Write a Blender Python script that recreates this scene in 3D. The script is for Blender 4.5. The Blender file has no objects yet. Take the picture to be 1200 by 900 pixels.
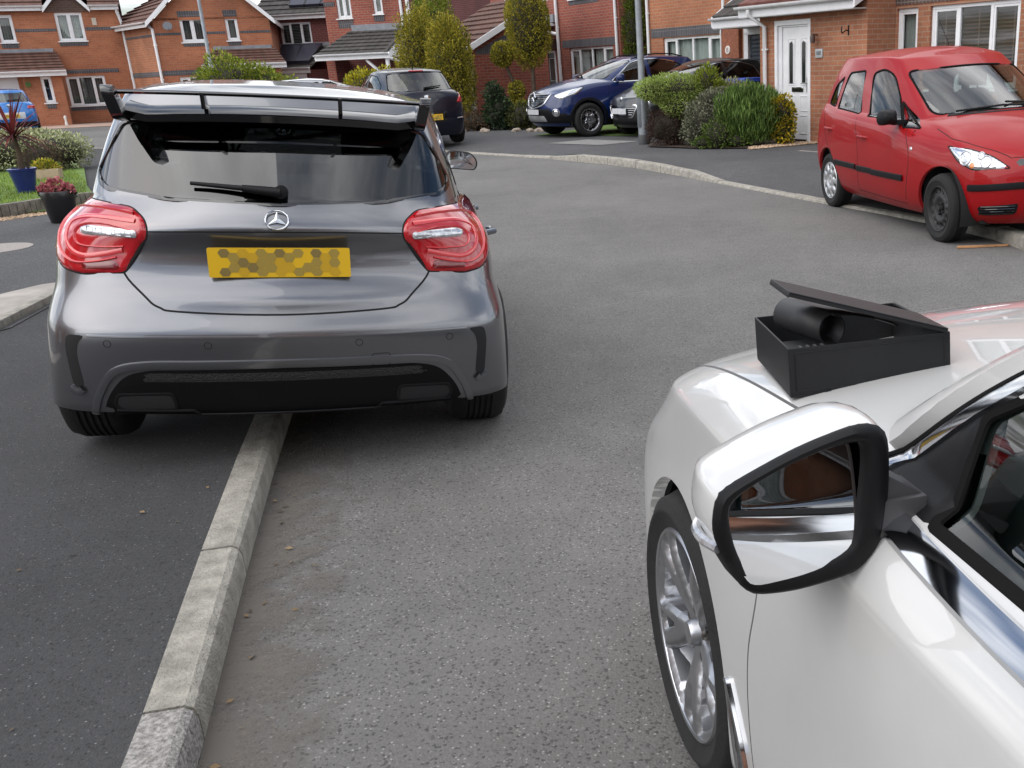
import bpy, bmesh, math, random
import numpy as np
from math import radians as R_, sin, cos, pi, atan2, sqrt
from mathutils import Vector, Matrix
from mathutils.bvhtree import BVHTree

SC = bpy.context.scene
COL = SC.collection

# ------------------------------------------------------------------ camera
CF, CP, CR, CH = 1200.0, R_(19.9), R_(2.33), 1.508      # focal length (px of a 1200 wide photo), pitch, roll, eye height
CX, CY = 796.0, 507.0                                   # principal point of the cropped photograph
cam_d = bpy.data.cameras.new('camera')
cam_o = bpy.data.objects.new('camera', cam_d)
COL.objects.link(cam_o)
_d = Vector((0, cos(CP), -sin(CP))); _u = Vector((0, sin(CP), cos(CP))); _r = Vector((1, 0, 0))
_ri = _r * cos(CR) - _u * sin(CR); _ui = _r * sin(CR) + _u * cos(CR)
cam_o.matrix_world = Matrix(((_ri.x, _ui.x, -_d.x, 0), (_ri.y, _ui.y, -_d.y, 0), (_ri.z, _ui.z, -_d.z, CH), (0, 0, 0, 1)))
cam_d.sensor_fit = 'HORIZONTAL'; cam_d.sensor_width = 36.0
cam_d.lens = CF / 1200 * 36
cam_d.shift_x = (600 - CX) / 1200; cam_d.shift_y = (CY - 450) / 1200
cam_d.clip_start = 0.02; cam_d.clip_end = 2000
SC.camera = cam_o

# ------------------------------------------------------------------ world: daylight sky with broken cloud
SUN_EL, SUN_AZ = R_(50), R_(240)        # azimuth from +Y clockwise
W = bpy.data.worlds.new('World'); SC.world = W; W.use_nodes = True
nt = W.node_tree; nt.nodes.clear()
def wn(t, **k):
    n = nt.nodes.new(t)
    for a, b in k.items(): setattr(n, a, b)
    return n
out = wn('ShaderNodeOutputWorld'); bg = wn('ShaderNodeBackground')
sky = wn('ShaderNodeTexSky', sky_type='NISHITA', sun_disc=False, sun_elevation=SUN_EL, sun_rotation=SUN_AZ)
sky.air_density = 1.0; sky.dust_density = 1.5; sky.ozone_density = 1.0
tc = wn('ShaderNodeTexCoord'); sep = wn('ShaderNodeSeparateXYZ')
nt.links.new(tc.outputs['Generated'], sep.inputs[0])
den = wn('ShaderNodeMath', operation='ADD'); den.inputs[1].default_value = 0.12
nt.links.new(sep.outputs['Z'], den.inputs[0])
mx = wn('ShaderNodeMath', operation='MAXIMUM'); mx.inputs[1].default_value = 0.06
nt.links.new(den.outputs[0], mx.inputs[0])
dv = wn('ShaderNodeVectorMath', operation='DIVIDE'); comb = wn('ShaderNodeCombineXYZ')
for i in range(3): nt.links.new(mx.outputs[0], comb.inputs[i])
nt.links.new(tc.outputs['Generated'], dv.inputs[0]); nt.links.new(comb.outputs[0], dv.inputs[1])
nz = wn('ShaderNodeTexNoise'); nz.inputs['Scale'].default_value = 0.95; nz.inputs['Detail'].default_value = 9; nz.inputs['Roughness'].default_value = 0.56
nt.links.new(dv.outputs[0], nz.inputs['Vector'])
cr = wn('ShaderNodeValToRGB'); cr.color_ramp.elements[0].position = 0.40; cr.color_ramp.elements[1].position = 0.56
nt.links.new(nz.outputs['Fac'], cr.inputs[0])
nz2 = wn('ShaderNodeTexNoise'); nz2.inputs['Scale'].default_value = 1.9; nz2.inputs['Detail'].default_value = 6
nt.links.new(dv.outputs[0], nz2.inputs['Vector'])
cr2 = wn('ShaderNodeValToRGB')
cr2.color_ramp.elements[0].position = 0.35; cr2.color_ramp.elements[0].color = (6.0, 6.2, 6.6, 1)
cr2.color_ramp.elements[1].position = 0.66; cr2.color_ramp.elements[1].color = (14.0, 14.1, 14.3, 1)
nt.links.new(nz2.outputs['Fac'], cr2.inputs[0])
mixc = wn('ShaderNodeMix', data_type='RGBA')
nt.links.new(cr.outputs[0], mixc.inputs['Factor']); nt.links.new(sky.outputs[0], mixc.inputs['A']); nt.links.new(cr2.outputs[0], mixc.inputs['B'])
nt.links.new(mixc.outputs['Result'], bg.inputs['Color'])
bg.inputs['Strength'].default_value = 0.12
nt.links.new(bg.outputs[0], out.inputs[0])
# ------------------------------------------------------------------ sun through thin cloud
sl = bpy.data.lights.new('sun', 'SUN'); sl.energy = 1.5; sl.angle = R_(80); sl.color = (1, 0.965, 0.92)
so = bpy.data.objects.new('sun', sl); COL.objects.link(so)
sd = Vector((sin(SUN_AZ) * cos(SUN_EL), cos(SUN_AZ) * cos(SUN_EL), sin(SUN_EL)))
so.rotation_euler = sd.to_track_quat('Z', 'Y').to_euler(); so.location = (0, 0, 30)
# ------------------------------------------------------------------ exposure
SC.view_settings.view_transform = 'Standard'; SC.view_settings.look = 'None'
SC.view_settings.exposure = 0.50; SC.view_settings.gamma = 1.0; SC.view_settings.use_curve_mapping = False
SC.cycles.max_bounces = 8; SC.cycles.transparent_max_bounces = 12; SC.cycles.glossy_bounces = 5
# ================================================================== helpers
rnd = random.Random(7)
NPR = np.random.default_rng(5)
MATS = {}
def nodes_of(m):
    m.use_nodes = True
    return m.node_tree, m.node_tree.nodes['Principled BSDF']
def mat(name, col, rough=0.5, metal=0.0, coat=0.0, spec=0.5, var=0.0, vscale=8.0, bump=0.0, bscale=60.0, coat_r=0.03, var2=None, island=0.0):
    """principled material with a procedural tone variation and bump"""
    if name in MATS: return MATS[name]
    m = bpy.data.materials.new(name); t, b = nodes_of(m)
    b.inputs['Base Color'].default_value = (*col, 1); b.inputs['Roughness'].default_value = rough
    b.inputs['Metallic'].default_value = metal; b.inputs['Coat Weight'].default_value = coat
    b.inputs['Coat Roughness'].default_value = coat_r; b.inputs['Specular IOR Level'].default_value = spec
    N = t.nodes.new; L = t.links.new
    tcn = N('ShaderNodeTexCoord')
    src = None
    if var > 0 or var2:
        nzn = N('ShaderNodeTexNoise'); nzn.inputs['Scale'].default_value = vscale; nzn.inputs['Detail'].default_value = 6; nzn.inputs['Roughness'].default_value = 0.62
        L(tcn.outputs['Object'], nzn.inputs['Vector'])
        r = N('ShaderNodeValToRGB'); e = r.color_ramp.elements
        c2 = var2 if var2 else tuple(c * (1 + var) for c in col)
        e[0].position = 0.32; e[1].position = 0.68
        e[0].color = (*[c * (1 - var) for c in col], 1); e[1].color = (*c2, 1)
        L(nzn.outputs['Fac'], r.inputs[0]); src = r.outputs[0]
        rr = N('ShaderNodeMapRange'); rr.inputs['To Min'].default_value = max(0.0, rough - 0.12 * var); rr.inputs['To Max'].default_value = min(1, rough + 0.25 * var)
        L(nzn.outputs['Fac'], rr.inputs['Value']); L(rr.outputs[0], b.inputs['Roughness'])
    if island > 0:
        g = N('ShaderNodeNewGeometry'); hs = N('ShaderNodeHueSaturation')
        mr = N('ShaderNodeMapRange'); mr.inputs['To Min'].default_value = 1 - island; mr.inputs['To Max'].default_value = 1 + island
        L(g.outputs['Random Per Island'], mr.inputs['Value']); L(mr.outputs[0], hs.inputs['Value'])
        if src: L(src, hs.inputs['Color'])
        else: hs.inputs['Color'].default_value = (*col, 1)
        src = hs.outputs[0]
    if src: L(src, b.inputs['Base Color'])
    if bump > 0:
        n2 = N('ShaderNodeTexNoise'); n2.inputs['Scale'].default_value = bscale; n2.inputs['Detail'].default_value = 5
        L(tcn.outputs['Object'], n2.inputs['Vector'])
        bp = N('ShaderNodeBump'); bp.inputs['Strength'].default_value = bump; bp.inputs['Distance'].default_value = 0.01
        L(n2.outputs['Fac'], bp.inputs['Height']); L(bp.outputs[0], b.inputs['Normal'])
    MATS[name] = m
    return m
def glass_mat(name, tint=(0.75, 0.8, 0.78), f0=0.06, rough=0.0, dust=0.0):
    """thin pane: tinted see-through plus mirror reflection growing towards grazing angles"""
    if name in MATS: return MATS[name]
    m = bpy.data.materials.new(name); m.use_nodes = True; t = m.node_tree; t.nodes.clear()
    N = t.nodes.new; L = t.links.new
    o = N('ShaderNodeOutputMaterial'); mx_ = N('ShaderNodeMixShader'); tr = N('ShaderNodeBsdfTransparent'); gl = N('ShaderNodeBsdfGlossy')
    tr.inputs['Color'].default_value = (*tint, 1); gl.inputs['Roughness'].default_value = rough
    lw = N('ShaderNodeLayerWeight'); lw.inputs['Blend'].default_value = 0.5
    pw = N('ShaderNodeMath'); pw.operation = 'POWER'; pw.inputs[1].default_value = 3.4
    L(lw.outputs['Facing'], pw.inputs[0])
    mr = N('ShaderNodeMapRange'); mr.inputs['To Min'].default_value = f0; mr.inputs['To Max'].default_value = 0.95
    L(pw.outputs[0], mr.inputs['Value'])
    L(mr.outputs[0], mx_.inputs['Fac']); L(tr.outputs[0], mx_.inputs[1]); L(gl.outputs[0], mx_.inputs[2])
    last = mx_.outputs[0]
    if dust:
        df = N('ShaderNodeBsdfDiffuse'); df.inputs['Color'].default_value = (0.5, 0.5, 0.48, 1)
        m2 = N('ShaderNodeMixShader'); nzn = N('ShaderNodeTexNoise'); nzn.inputs['Scale'].default_value = 5
        tcn = N('ShaderNodeTexCoord'); L(tcn.outputs['Object'], nzn.inputs['Vector'])
        ml = N('ShaderNodeMath'); ml.operation = 'MULTIPLY'; ml.inputs[1].default_value = dust
        L(nzn.outputs['Fac'], ml.inputs[0]); L(ml.outputs[0], m2.inputs['Fac']); L(last, m2.inputs[1]); L(df.outputs[0], m2.inputs[2]); last = m2.outputs[0]
    L(last, o.inputs[0]); MATS[name] = m
    return m

def link(name, me, parent=None):
    o = bpy.data.objects.new(name, me); COL.objects.link(o)
    if parent is not None: o.parent = parent
    return o
def mesh_obj(name, V, F, mats, parent=None, mi=None, smooth=True, angle=None, normals=None, uv=None):
    me = bpy.data.meshes.new(name)
    me.from_pydata([tuple(map(float, v)) for v in V], [], [tuple(map(int, f)) for f in F])
    for m in (mats if isinstance(mats, (list, tuple)) else [mats]): me.materials.append(m)
    if mi is not None and len(mi): me.polygons.foreach_set('material_index', np.asarray(mi, dtype=np.int32))
    if smooth:
        me.polygons.foreach_set('use_smooth', [True] * len(me.polygons))
        if angle: me.set_sharp_from_angle(angle=R_(angle))
    if uv is not None:
        ul = me.uv_layers.new(name='UVMap'); idx = np.empty(len(me.loops), dtype=np.int32); me.loops.foreach_get('vertex_index', idx)
        ul.data.foreach_set('uv', np.asarray(uv, dtype=np.float32)[idx].ravel())
    me.update()
    if normals is not None: me.normals_split_custom_set_from_vertices([tuple(map(float, n)) for n in normals])
    return link(name, me, parent)
class MB:
    """collects shapes into one mesh"""
    def __init__(s): s.v = []; s.f = []; s.m = []; s.uv = []
    def add(s, V, F, mi=0, uv=None):
        k = len(s.v); s.v += [tuple(v) for v in V]; s.f += [tuple(i + k for i in f) for f in F]; s.m += [mi] * len(F)
        s.uv += [tuple(q) for q in uv] if uv is not None else [(v[0] + v[1], v[2]) for v in V]
    def box(s, c, sz, M=None, mi=0):
        x, y, z = (q / 2 for q in sz)
        V = [Vector((a, b, d)) for a in (-x, x) for b in (-y, y) for d in (-z, z)]
        if M is not None: V = [M @ v for v in V]
        V = [v + Vector(c) for v in V]
        s.add(V, [(0, 1, 3, 2), (4, 6, 7, 5), (0, 4, 5, 1), (2, 3, 7, 6), (0, 2, 6, 4), (1, 5, 7, 3)], mi)
    def box2(s, a, b, mi=0):
        s.box([(p + q) / 2 for p, q in zip(a, b)], [abs(q - p) for p, q in zip(a, b)], None, mi)
    def prism(s, poly, d, fn, mi=0):
        """polygon (2D) extruded by d; fn(u, v, w) -> 3D"""
        n = len(poly); V = [fn(u, v, 0) for u, v in poly] + [fn(u, v, d) for u, v in poly]
        s.add(V, [tuple(range(n))[::-1], tuple(range(n, 2 * n))] + [(i, (i + 1) % n, n + (i + 1) % n, n + i) for i in range(n)], mi)
    def tube(s, pts, r, n=8, mi=0, cap=True, closed=False):
        pts = [Vector(p) for p in pts]; rs = r if isinstance(r, (list, tuple)) else [r] * len(pts)
        V = []; F = []; prev = None; m = len(pts)
        for i, p in enumerate(pts):
            a = pts[i - 1] if (i > 0 or closed) else p; b = pts[(i + 1) % m] if (i < m - 1 or closed) else p
            t = (b - a).normalized()
            if prev is None: u = t.orthogonal().normalized()
            else:
                u = prev - t * prev.dot(t); u = u.normalized() if u.length > 1e-6 else t.orthogonal().normalized()
            prev = u; w = t.cross(u)
            V += [p + (u * cos(2 * pi * k / n) + w * sin(2 * pi * k / n)) * rs[i] for k in range(n)]
        for i in range(m if closed else m - 1):
            j = (i + 1) % m
            F += [(i * n + k, i * n + (k + 1) % n, j * n + (k + 1) % n, j * n + k) for k in range(n)]
        if cap and not closed: F += [tuple(range(n))[::-1], tuple((m - 1) * n + k for k in range(n))]
        s.add(V, F, mi)
    def lathe(s, prof, n=32, fn=lambda x, y, z: (x, y, z), mi=0):
        """profile [(r, h)] turned about the local z axis; fn maps (x, y, z)"""
        V = []; F = []; m = len(prof)
        for r, h in prof: V += [fn(r * cos(2 * pi * k / n), r * sin(2 * pi * k / n), h) for k in range(n)]
        for i in range(m - 1): F += [(i * n + k, i * n + (k + 1) % n, (i + 1) * n + (k + 1) % n, (i + 1) * n + k) for k in range(n)]
        s.add(V, F, mi)
    def build(s, name, mats, parent=None, smooth=False, angle=35, bevel=0.0, seg=2, uv=False):
        V, F, mi = s.v, s.f, s.m
        if bevel > 0:
            me0 = bpy.data.meshes.new('tmp'); me0.from_pydata([tuple(v) for v in V], [], F)
            me0.polygons.foreach_set('material_index', np.asarray(mi, dtype=np.int32))
            b = bmesh.new(); b.from_mesh(me0); bpy.data.meshes.remove(me0)
            bmesh.ops.recalc_face_normals(b, faces=b.faces)
            es = [e for e in b.edges if len(e.link_faces) == 2 and e.calc_face_angle(0) > 0.5]
            bmesh.ops.bevel(b, geom=es, offset=bevel, segments=seg, profile=0.6, affect='EDGES', clamp_overlap=True)
            me = bpy.data.meshes.new(name); b.to_mesh(me); b.free()
            for m in (mats if isinstance(mats, (list, tuple)) else [mats]): me.materials.append(m)
            me.polygons.foreach_set('use_smooth', [True] * len(me.polygons)); me.set_sharp_from_angle(angle=R_(angle)); me.update()
            return link(name, me, parent)
        o = mesh_obj(name, V, F, mats, parent, mi, smooth=True, angle=angle, uv=s.uv if uv else None)
        b = bmesh.new(); b.from_mesh(o.data); bmesh.ops.recalc_face_normals(b, faces=b.faces); b.to_mesh(o.data); b.free()
        return o
def thing(name, label, cat, loc=(0, 0, 0), rz=0.0, group=None):
    o = bpy.data.objects.new(name, None); COL.objects.link(o); o.empty_display_size = 0.2
    o.location = loc; o.rotation_euler = (0, 0, rz); o['label'] = label; o['category'] = cat
    if group: o['group'] = group
    return o
def tag(o, label, cat, group=None):
    o['label'] = label; o['category'] = cat
    if group: o['group'] = group
    return o
def setting(o, kind='structure'):
    o['kind'] = kind
    return o
# ---- 2D polygons
def rp(pts, r=0.03, n=5):
    """polygon with rounded corners; a point may carry its own radius"""
    P = [np.array(p[:2], float) for p in pts]; out_ = []; m = len(P)
    for i in range(m):
        a, b, c = P[i - 1], P[i], P[(i + 1) % m]; rr = pts[i][2] if len(pts[i]) > 2 else r
        u = a - b; v = c - b; lu, lv = np.linalg.norm(u), np.linalg.norm(v); u /= lu; v /= lv
        q = min(rr, lu * 0.48, lv * 0.48)
        if q < 1e-4: out_.append(tuple(b)); continue
        for k in range(n + 1):
            t = k / n; out_.append(tuple((b + u * q) * (1 - t) ** 2 + b * 2 * t * (1 - t) + (b + v * q) * t * t))
    return out_
def spl(pts, n=8, closed=False):
    """Catmull-Rom through points of any dimension"""
    P = [np.array(p, float) for p in pts]; m = len(P); out_ = []
    for i in range(m if closed else m - 1):
        p1, p2 = P[i], P[(i + 1) % m]
        p0 = P[i - 1] if (i > 0 or closed) else 2 * p1 - p2
        p3 = P[(i + 2) % m] if (i + 2 < m or closed) else 2 * p2 - p1
        for k in range(n):
            t = k / n
            out_.append(tuple(0.5 * (2 * p1 + (p2 - p0) * t + (2 * p0 - 5 * p1 + 4 * p2 - p3) * t * t + (3 * p1 - p0 - 3 * p2 + p3) * t ** 3)))
    if not closed: out_.append(tuple(P[-1]))
    return out_
def circ(u, v, r, n=40, r2=None):
    return [(u + r * cos(2 * pi * k / n), v + (r2 or r) * sin(2 * pi * k / n)) for k in range(n)]
def pip(poly, pts):
    P = np.asarray(poly, float); x, y = pts[:, 0], pts[:, 1]; c = np.zeros(len(pts), bool)
    for i in range(len(P)):
        x1, y1 = P[i - 1]; x2, y2 = P[i]
        k = (y1 > y) != (y2 > y)
        if y1 != y2: c ^= k & (x < (x2 - x1) * (y - y1) / (y2 - y1) + x1)
    return c
def snap(poly, pts):
    """nearest points on the polygon's outline"""
    A = np.asarray(poly, float); B = np.roll(A, -1, 0); D = B - A; L2 = (D ** 2).sum(1) + 1e-12
    q = pts[:, None, :] - A[None]; t = np.clip((q * D[None]).sum(2) / L2, 0, 1)
    C = A[None] + D[None] * t[..., None]; d = ((C - pts[:, None, :]) ** 2).sum(2); k = d.argmin(1)
    return C[np.arange(len(pts)), k], np.sqrt(d.min(1))
def fill(poly, d):
    """regular grid of quads inside a polygon with its rim snapped to the outline -> V2, F, rim loop mask"""
    P = np.asarray(poly); lo = P.min(0) - d; hi = P.max(0) + d
    nx, ny = int((hi[0] - lo[0]) / d) + 2, int((hi[1] - lo[1]) / d) + 2
    X, Y = np.meshgrid(lo[0] + np.arange(nx) * d, lo[1] + np.arange(ny) * d, indexing='ij'); V = np.stack([X.ravel(), Y.ravel()], 1)
    I = np.arange(nx * ny).reshape(nx, ny); F = np.stack([I[:-1, :-1], I[1:, :-1], I[1:, 1:], I[:-1, 1:]], -1).reshape(-1, 4)
    ins = pip(poly, V[F].mean(1)); return _rim(poly, V, F, ins)
def _rim(poly, V, F, ins):
    nin = np.bincount(F[ins].ravel(), minlength=len(V)); nout = np.bincount(F[~ins].ravel(), minlength=len(V))
    rim = (nin > 0) & (nout > 0); V = V.copy(); V[rim], _ = snap(poly, V[rim])
    F = F[ins]; used = np.unique(F); mp = -np.ones(len(V), int); mp[used] = np.arange(len(used))
    return V[used], mp[F], rim[used]
def rim_edges(F):
    """directed boundary edges of a face set"""
    E = {}
    for f in F:
        for i in range(len(f)):
            a, b = f[i], f[(i + 1) % len(f)]
            if a == b: continue
            if (b, a) in E: del E[(b, a)]
            else: E[(a, b)] = 1
    return list(E)
# ================================================================== car builder: a B-spline shell, cut and dressed
def zat(z, x):
    if callable(z): return z(x)
    if isinstance(z, (int, float)): return np.full(np.shape(x), float(z))
    a = sorted(z); return np.interp(x, [p[0] for p in a], [p[1] for p in a])
def ring(xf, xr, W, z, bf=0.12, br=0.10, cf=0.22, cr=0.2, tf=0.90, tr=0.93, zf=0.0, zr=0.0, shf=.97, shr=.97):
    """half contour of the body from the front centre to the rear centre: nose xf, tail xr, half width W, heights z,
    bow of nose and tail in plan, corner lengths, taper of the half width, crown of nose and tail"""
    Wf, Wr = W * tf, W * tr
    xa, xb = xf - bf - cf, xr + br + cr
    pts = []
    for q in (0, .42, .76): pts.append((xf - bf * q * q, Wf * q, zf * (1 - q * q)))
    pts.append((xf - bf - .06 * cf, Wf * shf, 0))
    L = xa - xb
    for t in (0, .1, .22, .35, .5, .65, .78, .9, 1):
        x = xa - L * t
        kf = max(0, 1 - t / .42); kr = max(0, (t - .55) / .45)
        w = W * (1 - (1 - tf) * kf ** 2.2 - (1 - tr) * kr ** 2.2)
        pts.append((x, w, 0))
    pts.append((xr + br + .06 * cr, Wr * shr, 0))
    for q in (.76, .42, 0): pts.append((xr + br * q * q, Wr * q, zr * (1 - q * q)))
    P = np.array(pts); P[:, 2] += zat(z, P[:, 0]); return P
def bspline(P, axis, cnt=None, res=0.03):
    """uniform cubic B-spline along one axis of a control array"""
    P = np.moveaxis(P, axis, 0); n = P.shape[0] - 3; rows = []
    for i in range(n):
        a, b, c, d = P[i], P[i + 1], P[i + 2], P[i + 3]
        def ev(t): return ((1 - t) ** 3 * a + (3 * t ** 3 - 6 * t * t + 4) * b + (-3 * t ** 3 + 3 * t * t + 3 * t + 1) * c + t ** 3 * d) / 6
        l = np.linalg.norm((ev(1.0) - ev(0.0)).reshape(-1, 3), axis=1).max(); k = int(max(1, min(40, math.ceil(l / res))))
        rows += [ev(j / k) for j in range(k)]
    rows.append(ev(1.0))
    return np.moveaxis(np.array(rows), 0, axis)
def shell(rings, res=0.03):
    """rings: list of (control row, multiplicity) from the sill to the roof spine"""
    R = []
    for r in rings: R += [r[0]] * r[1] if isinstance(r, tuple) else [r]
    fl = np.array([1, -1, 1])
    sp = R[-1].copy(); sp[:, 1] = 0
    R = [R[0], R[0]] + R[:-1] + [sp, R[-2] * fl]
    P = np.array(R); P = np.concatenate([P[:, 1:2] * fl, P, P[:, -2:-1] * fl], 1)
    S = bspline(bspline(P, 0, res=res), 1, res=res)
    S[:, 0, 1] = 0; S[:, -1, 1] = 0; S[-1, :, 1] = 0
    m, n, _ = S.shape
    I = np.arange(m * n).reshape(m, n); F = np.stack([I[:-1, :-1], I[:-1, 1:], I[1:, 1:], I[1:, :-1]], -1).reshape(-1, 4)
    V = S.reshape(-1, 3); V2 = np.concatenate([V, V * fl]); F2 = np.concatenate([F, F[:, ::-1] + len(V)])
    key = np.round(V2, 5); _, idx, inv = np.unique(key, axis=0, return_index=True, return_inverse=True); inv = inv.ravel()
    V3 = V2[idx]; F3 = inv[F2]
    nd = np.array([len(set(f)) for f in F3]); F3 = F3[nd >= 3]
    N = vnorm(V3, F3)
    c = V3[F3].mean(1)
    return V3, F3, N
def vnorm(V, F):
    d1 = V[F[:, 2]] - V[F[:, 0]]; d2 = V[F[:, 3]] - V[F[:, 1]]; fn = np.cross(d1, d2)
    N = np.zeros_like(V)
    for k in range(4): np.add.at(N, F[:, k], fn)
    return N / (np.linalg.norm(N, axis=1, keepdims=True) + 1e-12)
AX = {'L': ((0, 2), 1, 1), 'R': ((0, 2), 1, -1), 'F': ((1, 2), 0, 1), 'B': ((1, 2), 0, -1), 'T': ((0, 1), 2, 1)}
Q = sqrt(.5)
AXV = {'FR': (Vector((Q, Q, 0)), Vector((Q, -Q, 0))), 'FL': (Vector((-Q, Q, 0)), Vector((Q, Q, 0))), 'BR': (Vector((Q, -Q, 0)), Vector((-Q, -Q, 0)))}
def fr(*pts): return [((x + y) * Q, z) + tuple(r) for x, y, z, *r in pts]       # 3D points seen from the front right corner
def br_(*pts): return [((x - y) * Q, z) + tuple(r) for x, y, z, *r in pts]      # ... and from the rear right corner
class Car:
    def __init__(s, name, label, rings, res, pose, group=None, cat='car'):
        s.root = thing(name, label, cat, group=group)
        X, Y, Z, h, roll, sc = pose
        f = Vector((-sin(h), cos(h), 0)); l = Vector((-cos(h), -sin(h), 0)); u = Vector((0, 0, 1))
        l2 = l * cos(roll) + u * sin(roll); u2 = -l * sin(roll) + u * cos(roll)
        s.root.matrix_world = Matrix(((f.x * sc, l2.x * sc, u2.x * sc, X), (f.y * sc, l2.y * sc, u2.y * sc, Y), (f.z * sc, l2.z * sc, u2.z * sc, Z), (0, 0, 0, 1)))
        s.V, s.F, s.N = shell(rings, res); s.res = res
        if np.mean((s.N * (s.V - s.V.mean(0))).sum(1)) < 0: s.F = s.F[:, ::-1]; s.N = -s.N
        s.bvh = BVHTree.FromPolygons([tuple(v) for v in s.V], [tuple(dict.fromkeys(int(i) for i in f)) for f in s.F])
        s.V0, s.F0, s.N0 = s.V.copy(), s.F.copy(), s.N.copy()
        s.G = np.zeros(len(s.F), int)
    def hit(s, ax, u, v, near=None):
        if ax in AXV:
            U, D = AXV[ax]; o = U * u + Vector((0, 0, v)) + D * 6
            p, n, fi, _ = s.bvh.ray_cast(o, -D, 20)
            if p is None: p, n, fi, _ = s.bvh.find_nearest(U * u + Vector((0, 0, v)) + D * 1.2)
        else:
            (i, j), k, sg = AX[ax]
            o = [0, 0, 0]; o[i] = u; o[j] = v; d = [0, 0, 0]
            if near is None: o[k] = 6 * sg
            else: o[k] = near + .12 * sg
            d[k] = -sg
            p, n, fi, _ = s.bvh.ray_cast(Vector(o), Vector(d), 0.4 if near is not None else 20)
            if p is None or (near is None and p[k] * sg < -0.3 and ax in 'LR'):
                o[k] = near if near is not None else (s.V0[:, k].max() if sg > 0 else s.V0[:, k].min())
                p, n, fi, _ = s.bvh.find_nearest(Vector(o))
        f = s.F0[fi]; c = s.V0[f]; w = 1 / (np.linalg.norm(c - np.array(p), axis=1) + 1e-4); nn = (s.N0[f] * w[:, None]).sum(0); nn /= np.linalg.norm(nn)
        return np.array(p), nn
    def cut(s, gid, ax, poly, test=None):
        """faces of the shell inside a polygon (seen along an axis) become group gid; the rim is snapped to the outline"""
        (i, j), k, sg = AX[ax]
        C = s.V[s.F].mean(1); FN = s.N[s.F].mean(1)
        ok = (FN[:, k] * sg > 0.05) & (C[:, k] * sg > (0.25 if ax in 'LR' else -9)) & (s.G == 0)
        if test is not None: ok &= test(C)
        ins = ok & pip(poly, C[:, [i, j]])
        nin = np.bincount(s.F[ins].ravel(), minlength=len(s.V)); nout = np.bincount(s.F[~ins].ravel(), minlength=len(s.V))
        rim = np.where((nin > 0) & (nout > 0))[0]
        if len(rim):
            q, _ = snap(poly, s.V[rim][:, [i, j]])
            for r, (a, b) in zip(rim, q):
                p, n = s.hit(ax, a, b, near=s.V[r, k]); s.V[r] = p; s.N[r] = n
        s.G[ins] = gid
        return ins
    def part(s, name, gid, mats, parent=None, off=0.0, lip=0.0, flip=False):
        F = s.F[s.G == gid]
        if len(F) == 0: return None
        us = np.unique(F); mp = -np.ones(len(s.V), int); mp[us] = np.arange(len(us))
        V = s.V[us] + s.N[us] * off; N = s.N[us]; F = mp[F]
        FF = [tuple(dict.fromkeys(f)) for f in F.tolist()]; FF = [f for f in FF if len(f) > 2]
        if lip > 0:
            E = rim_edges(FF); vs = sorted({a for e in E for a in e}); k = {v: len(V) + q for q, v in enumerate(vs)}
            V = np.concatenate([V, V[vs] - N[vs] * lip]); N = np.concatenate([N, N[vs]])
            lf = [(b, a, k[a], k[b]) for a, b in E]
            return mesh_obj(name, V, FF + lf, mats, parent or s.root, smooth=True, normals=N)
        return mesh_obj(name, V, FF, mats, parent or s.root, smooth=True, normals=N)
    def proj(s, ax, pts, hint=None):
        r = [s.hit(ax, u, v) for u, v in pts]
        return np.array([q[0] for q in r]), np.array([q[1] for q in r])
    def patch(s, name, ax, poly, mat_, h=0.006, d=0.02, bev=None, parent=None, mirror=False, base=0.0, skirt=0.012, label=None):
        """a panel lying on the body: outline seen along ax, standing h proud with a rounded rim"""
        V2, F, rim = fill(poly, d)
        if len(F) == 0: return None
        P, N = s.proj(ax, V2); bev = bev or max(h * 1.2, 0.002)
        _, dist = snap(poly, V2); o = base + h * np.sqrt(np.clip(1 - (1 - np.clip(dist / bev, 0, 1)) ** 2, 0, 1))
        if d > bev: o = np.where(rim, base, base + h)
        V = P + N * o[:, None]
        FF = [tuple(dict.fromkeys(f)) for f in F.tolist()]; FF = [f for f in FF if len(f) > 2]
        if ax in AXV: D = AXV[ax][1]
        else: D = Vector((0, 0, 0)); D[AX[ax][1]] = AX[ax][2]
        fn = np.cross(V[F[:, 2]] - V[F[:, 0]], V[F[:, 3]] - V[F[:, 1]]).sum(0)
        if fn @ np.array(D) < 0: FF = [f[::-1] for f in FF]
        E = rim_edges(FF); vs = sorted({a for e in E for a in e}); kk = {v: len(V) + q for q, v in enumerate(vs)}
        V = np.concatenate([V, V[vs] - N[vs] * (skirt + h)])
        FF = FF + [(b, a, kk[a], kk[b]) for a, b in E]
        return s._pair(name, V, FF, mat_, parent, mirror, label)
    def _pair(s, name, V, FF, mat_, parent, mirror, label=None, angle=50):
        pa, pb = parent if isinstance(parent, (list, tuple)) else (parent, parent)
        o = mesh_obj(name, V, FF, mat_, pa or s.root, smooth=True, angle=angle)
        if label: o['label'] = label
        if mirror:
            o2 = mesh_obj(name, np.asarray(V) * np.array([1, -1, 1]), [f[::-1] for f in FF], mat_, pb or s.root, smooth=True, angle=angle)
            return o, o2
        return o
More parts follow.
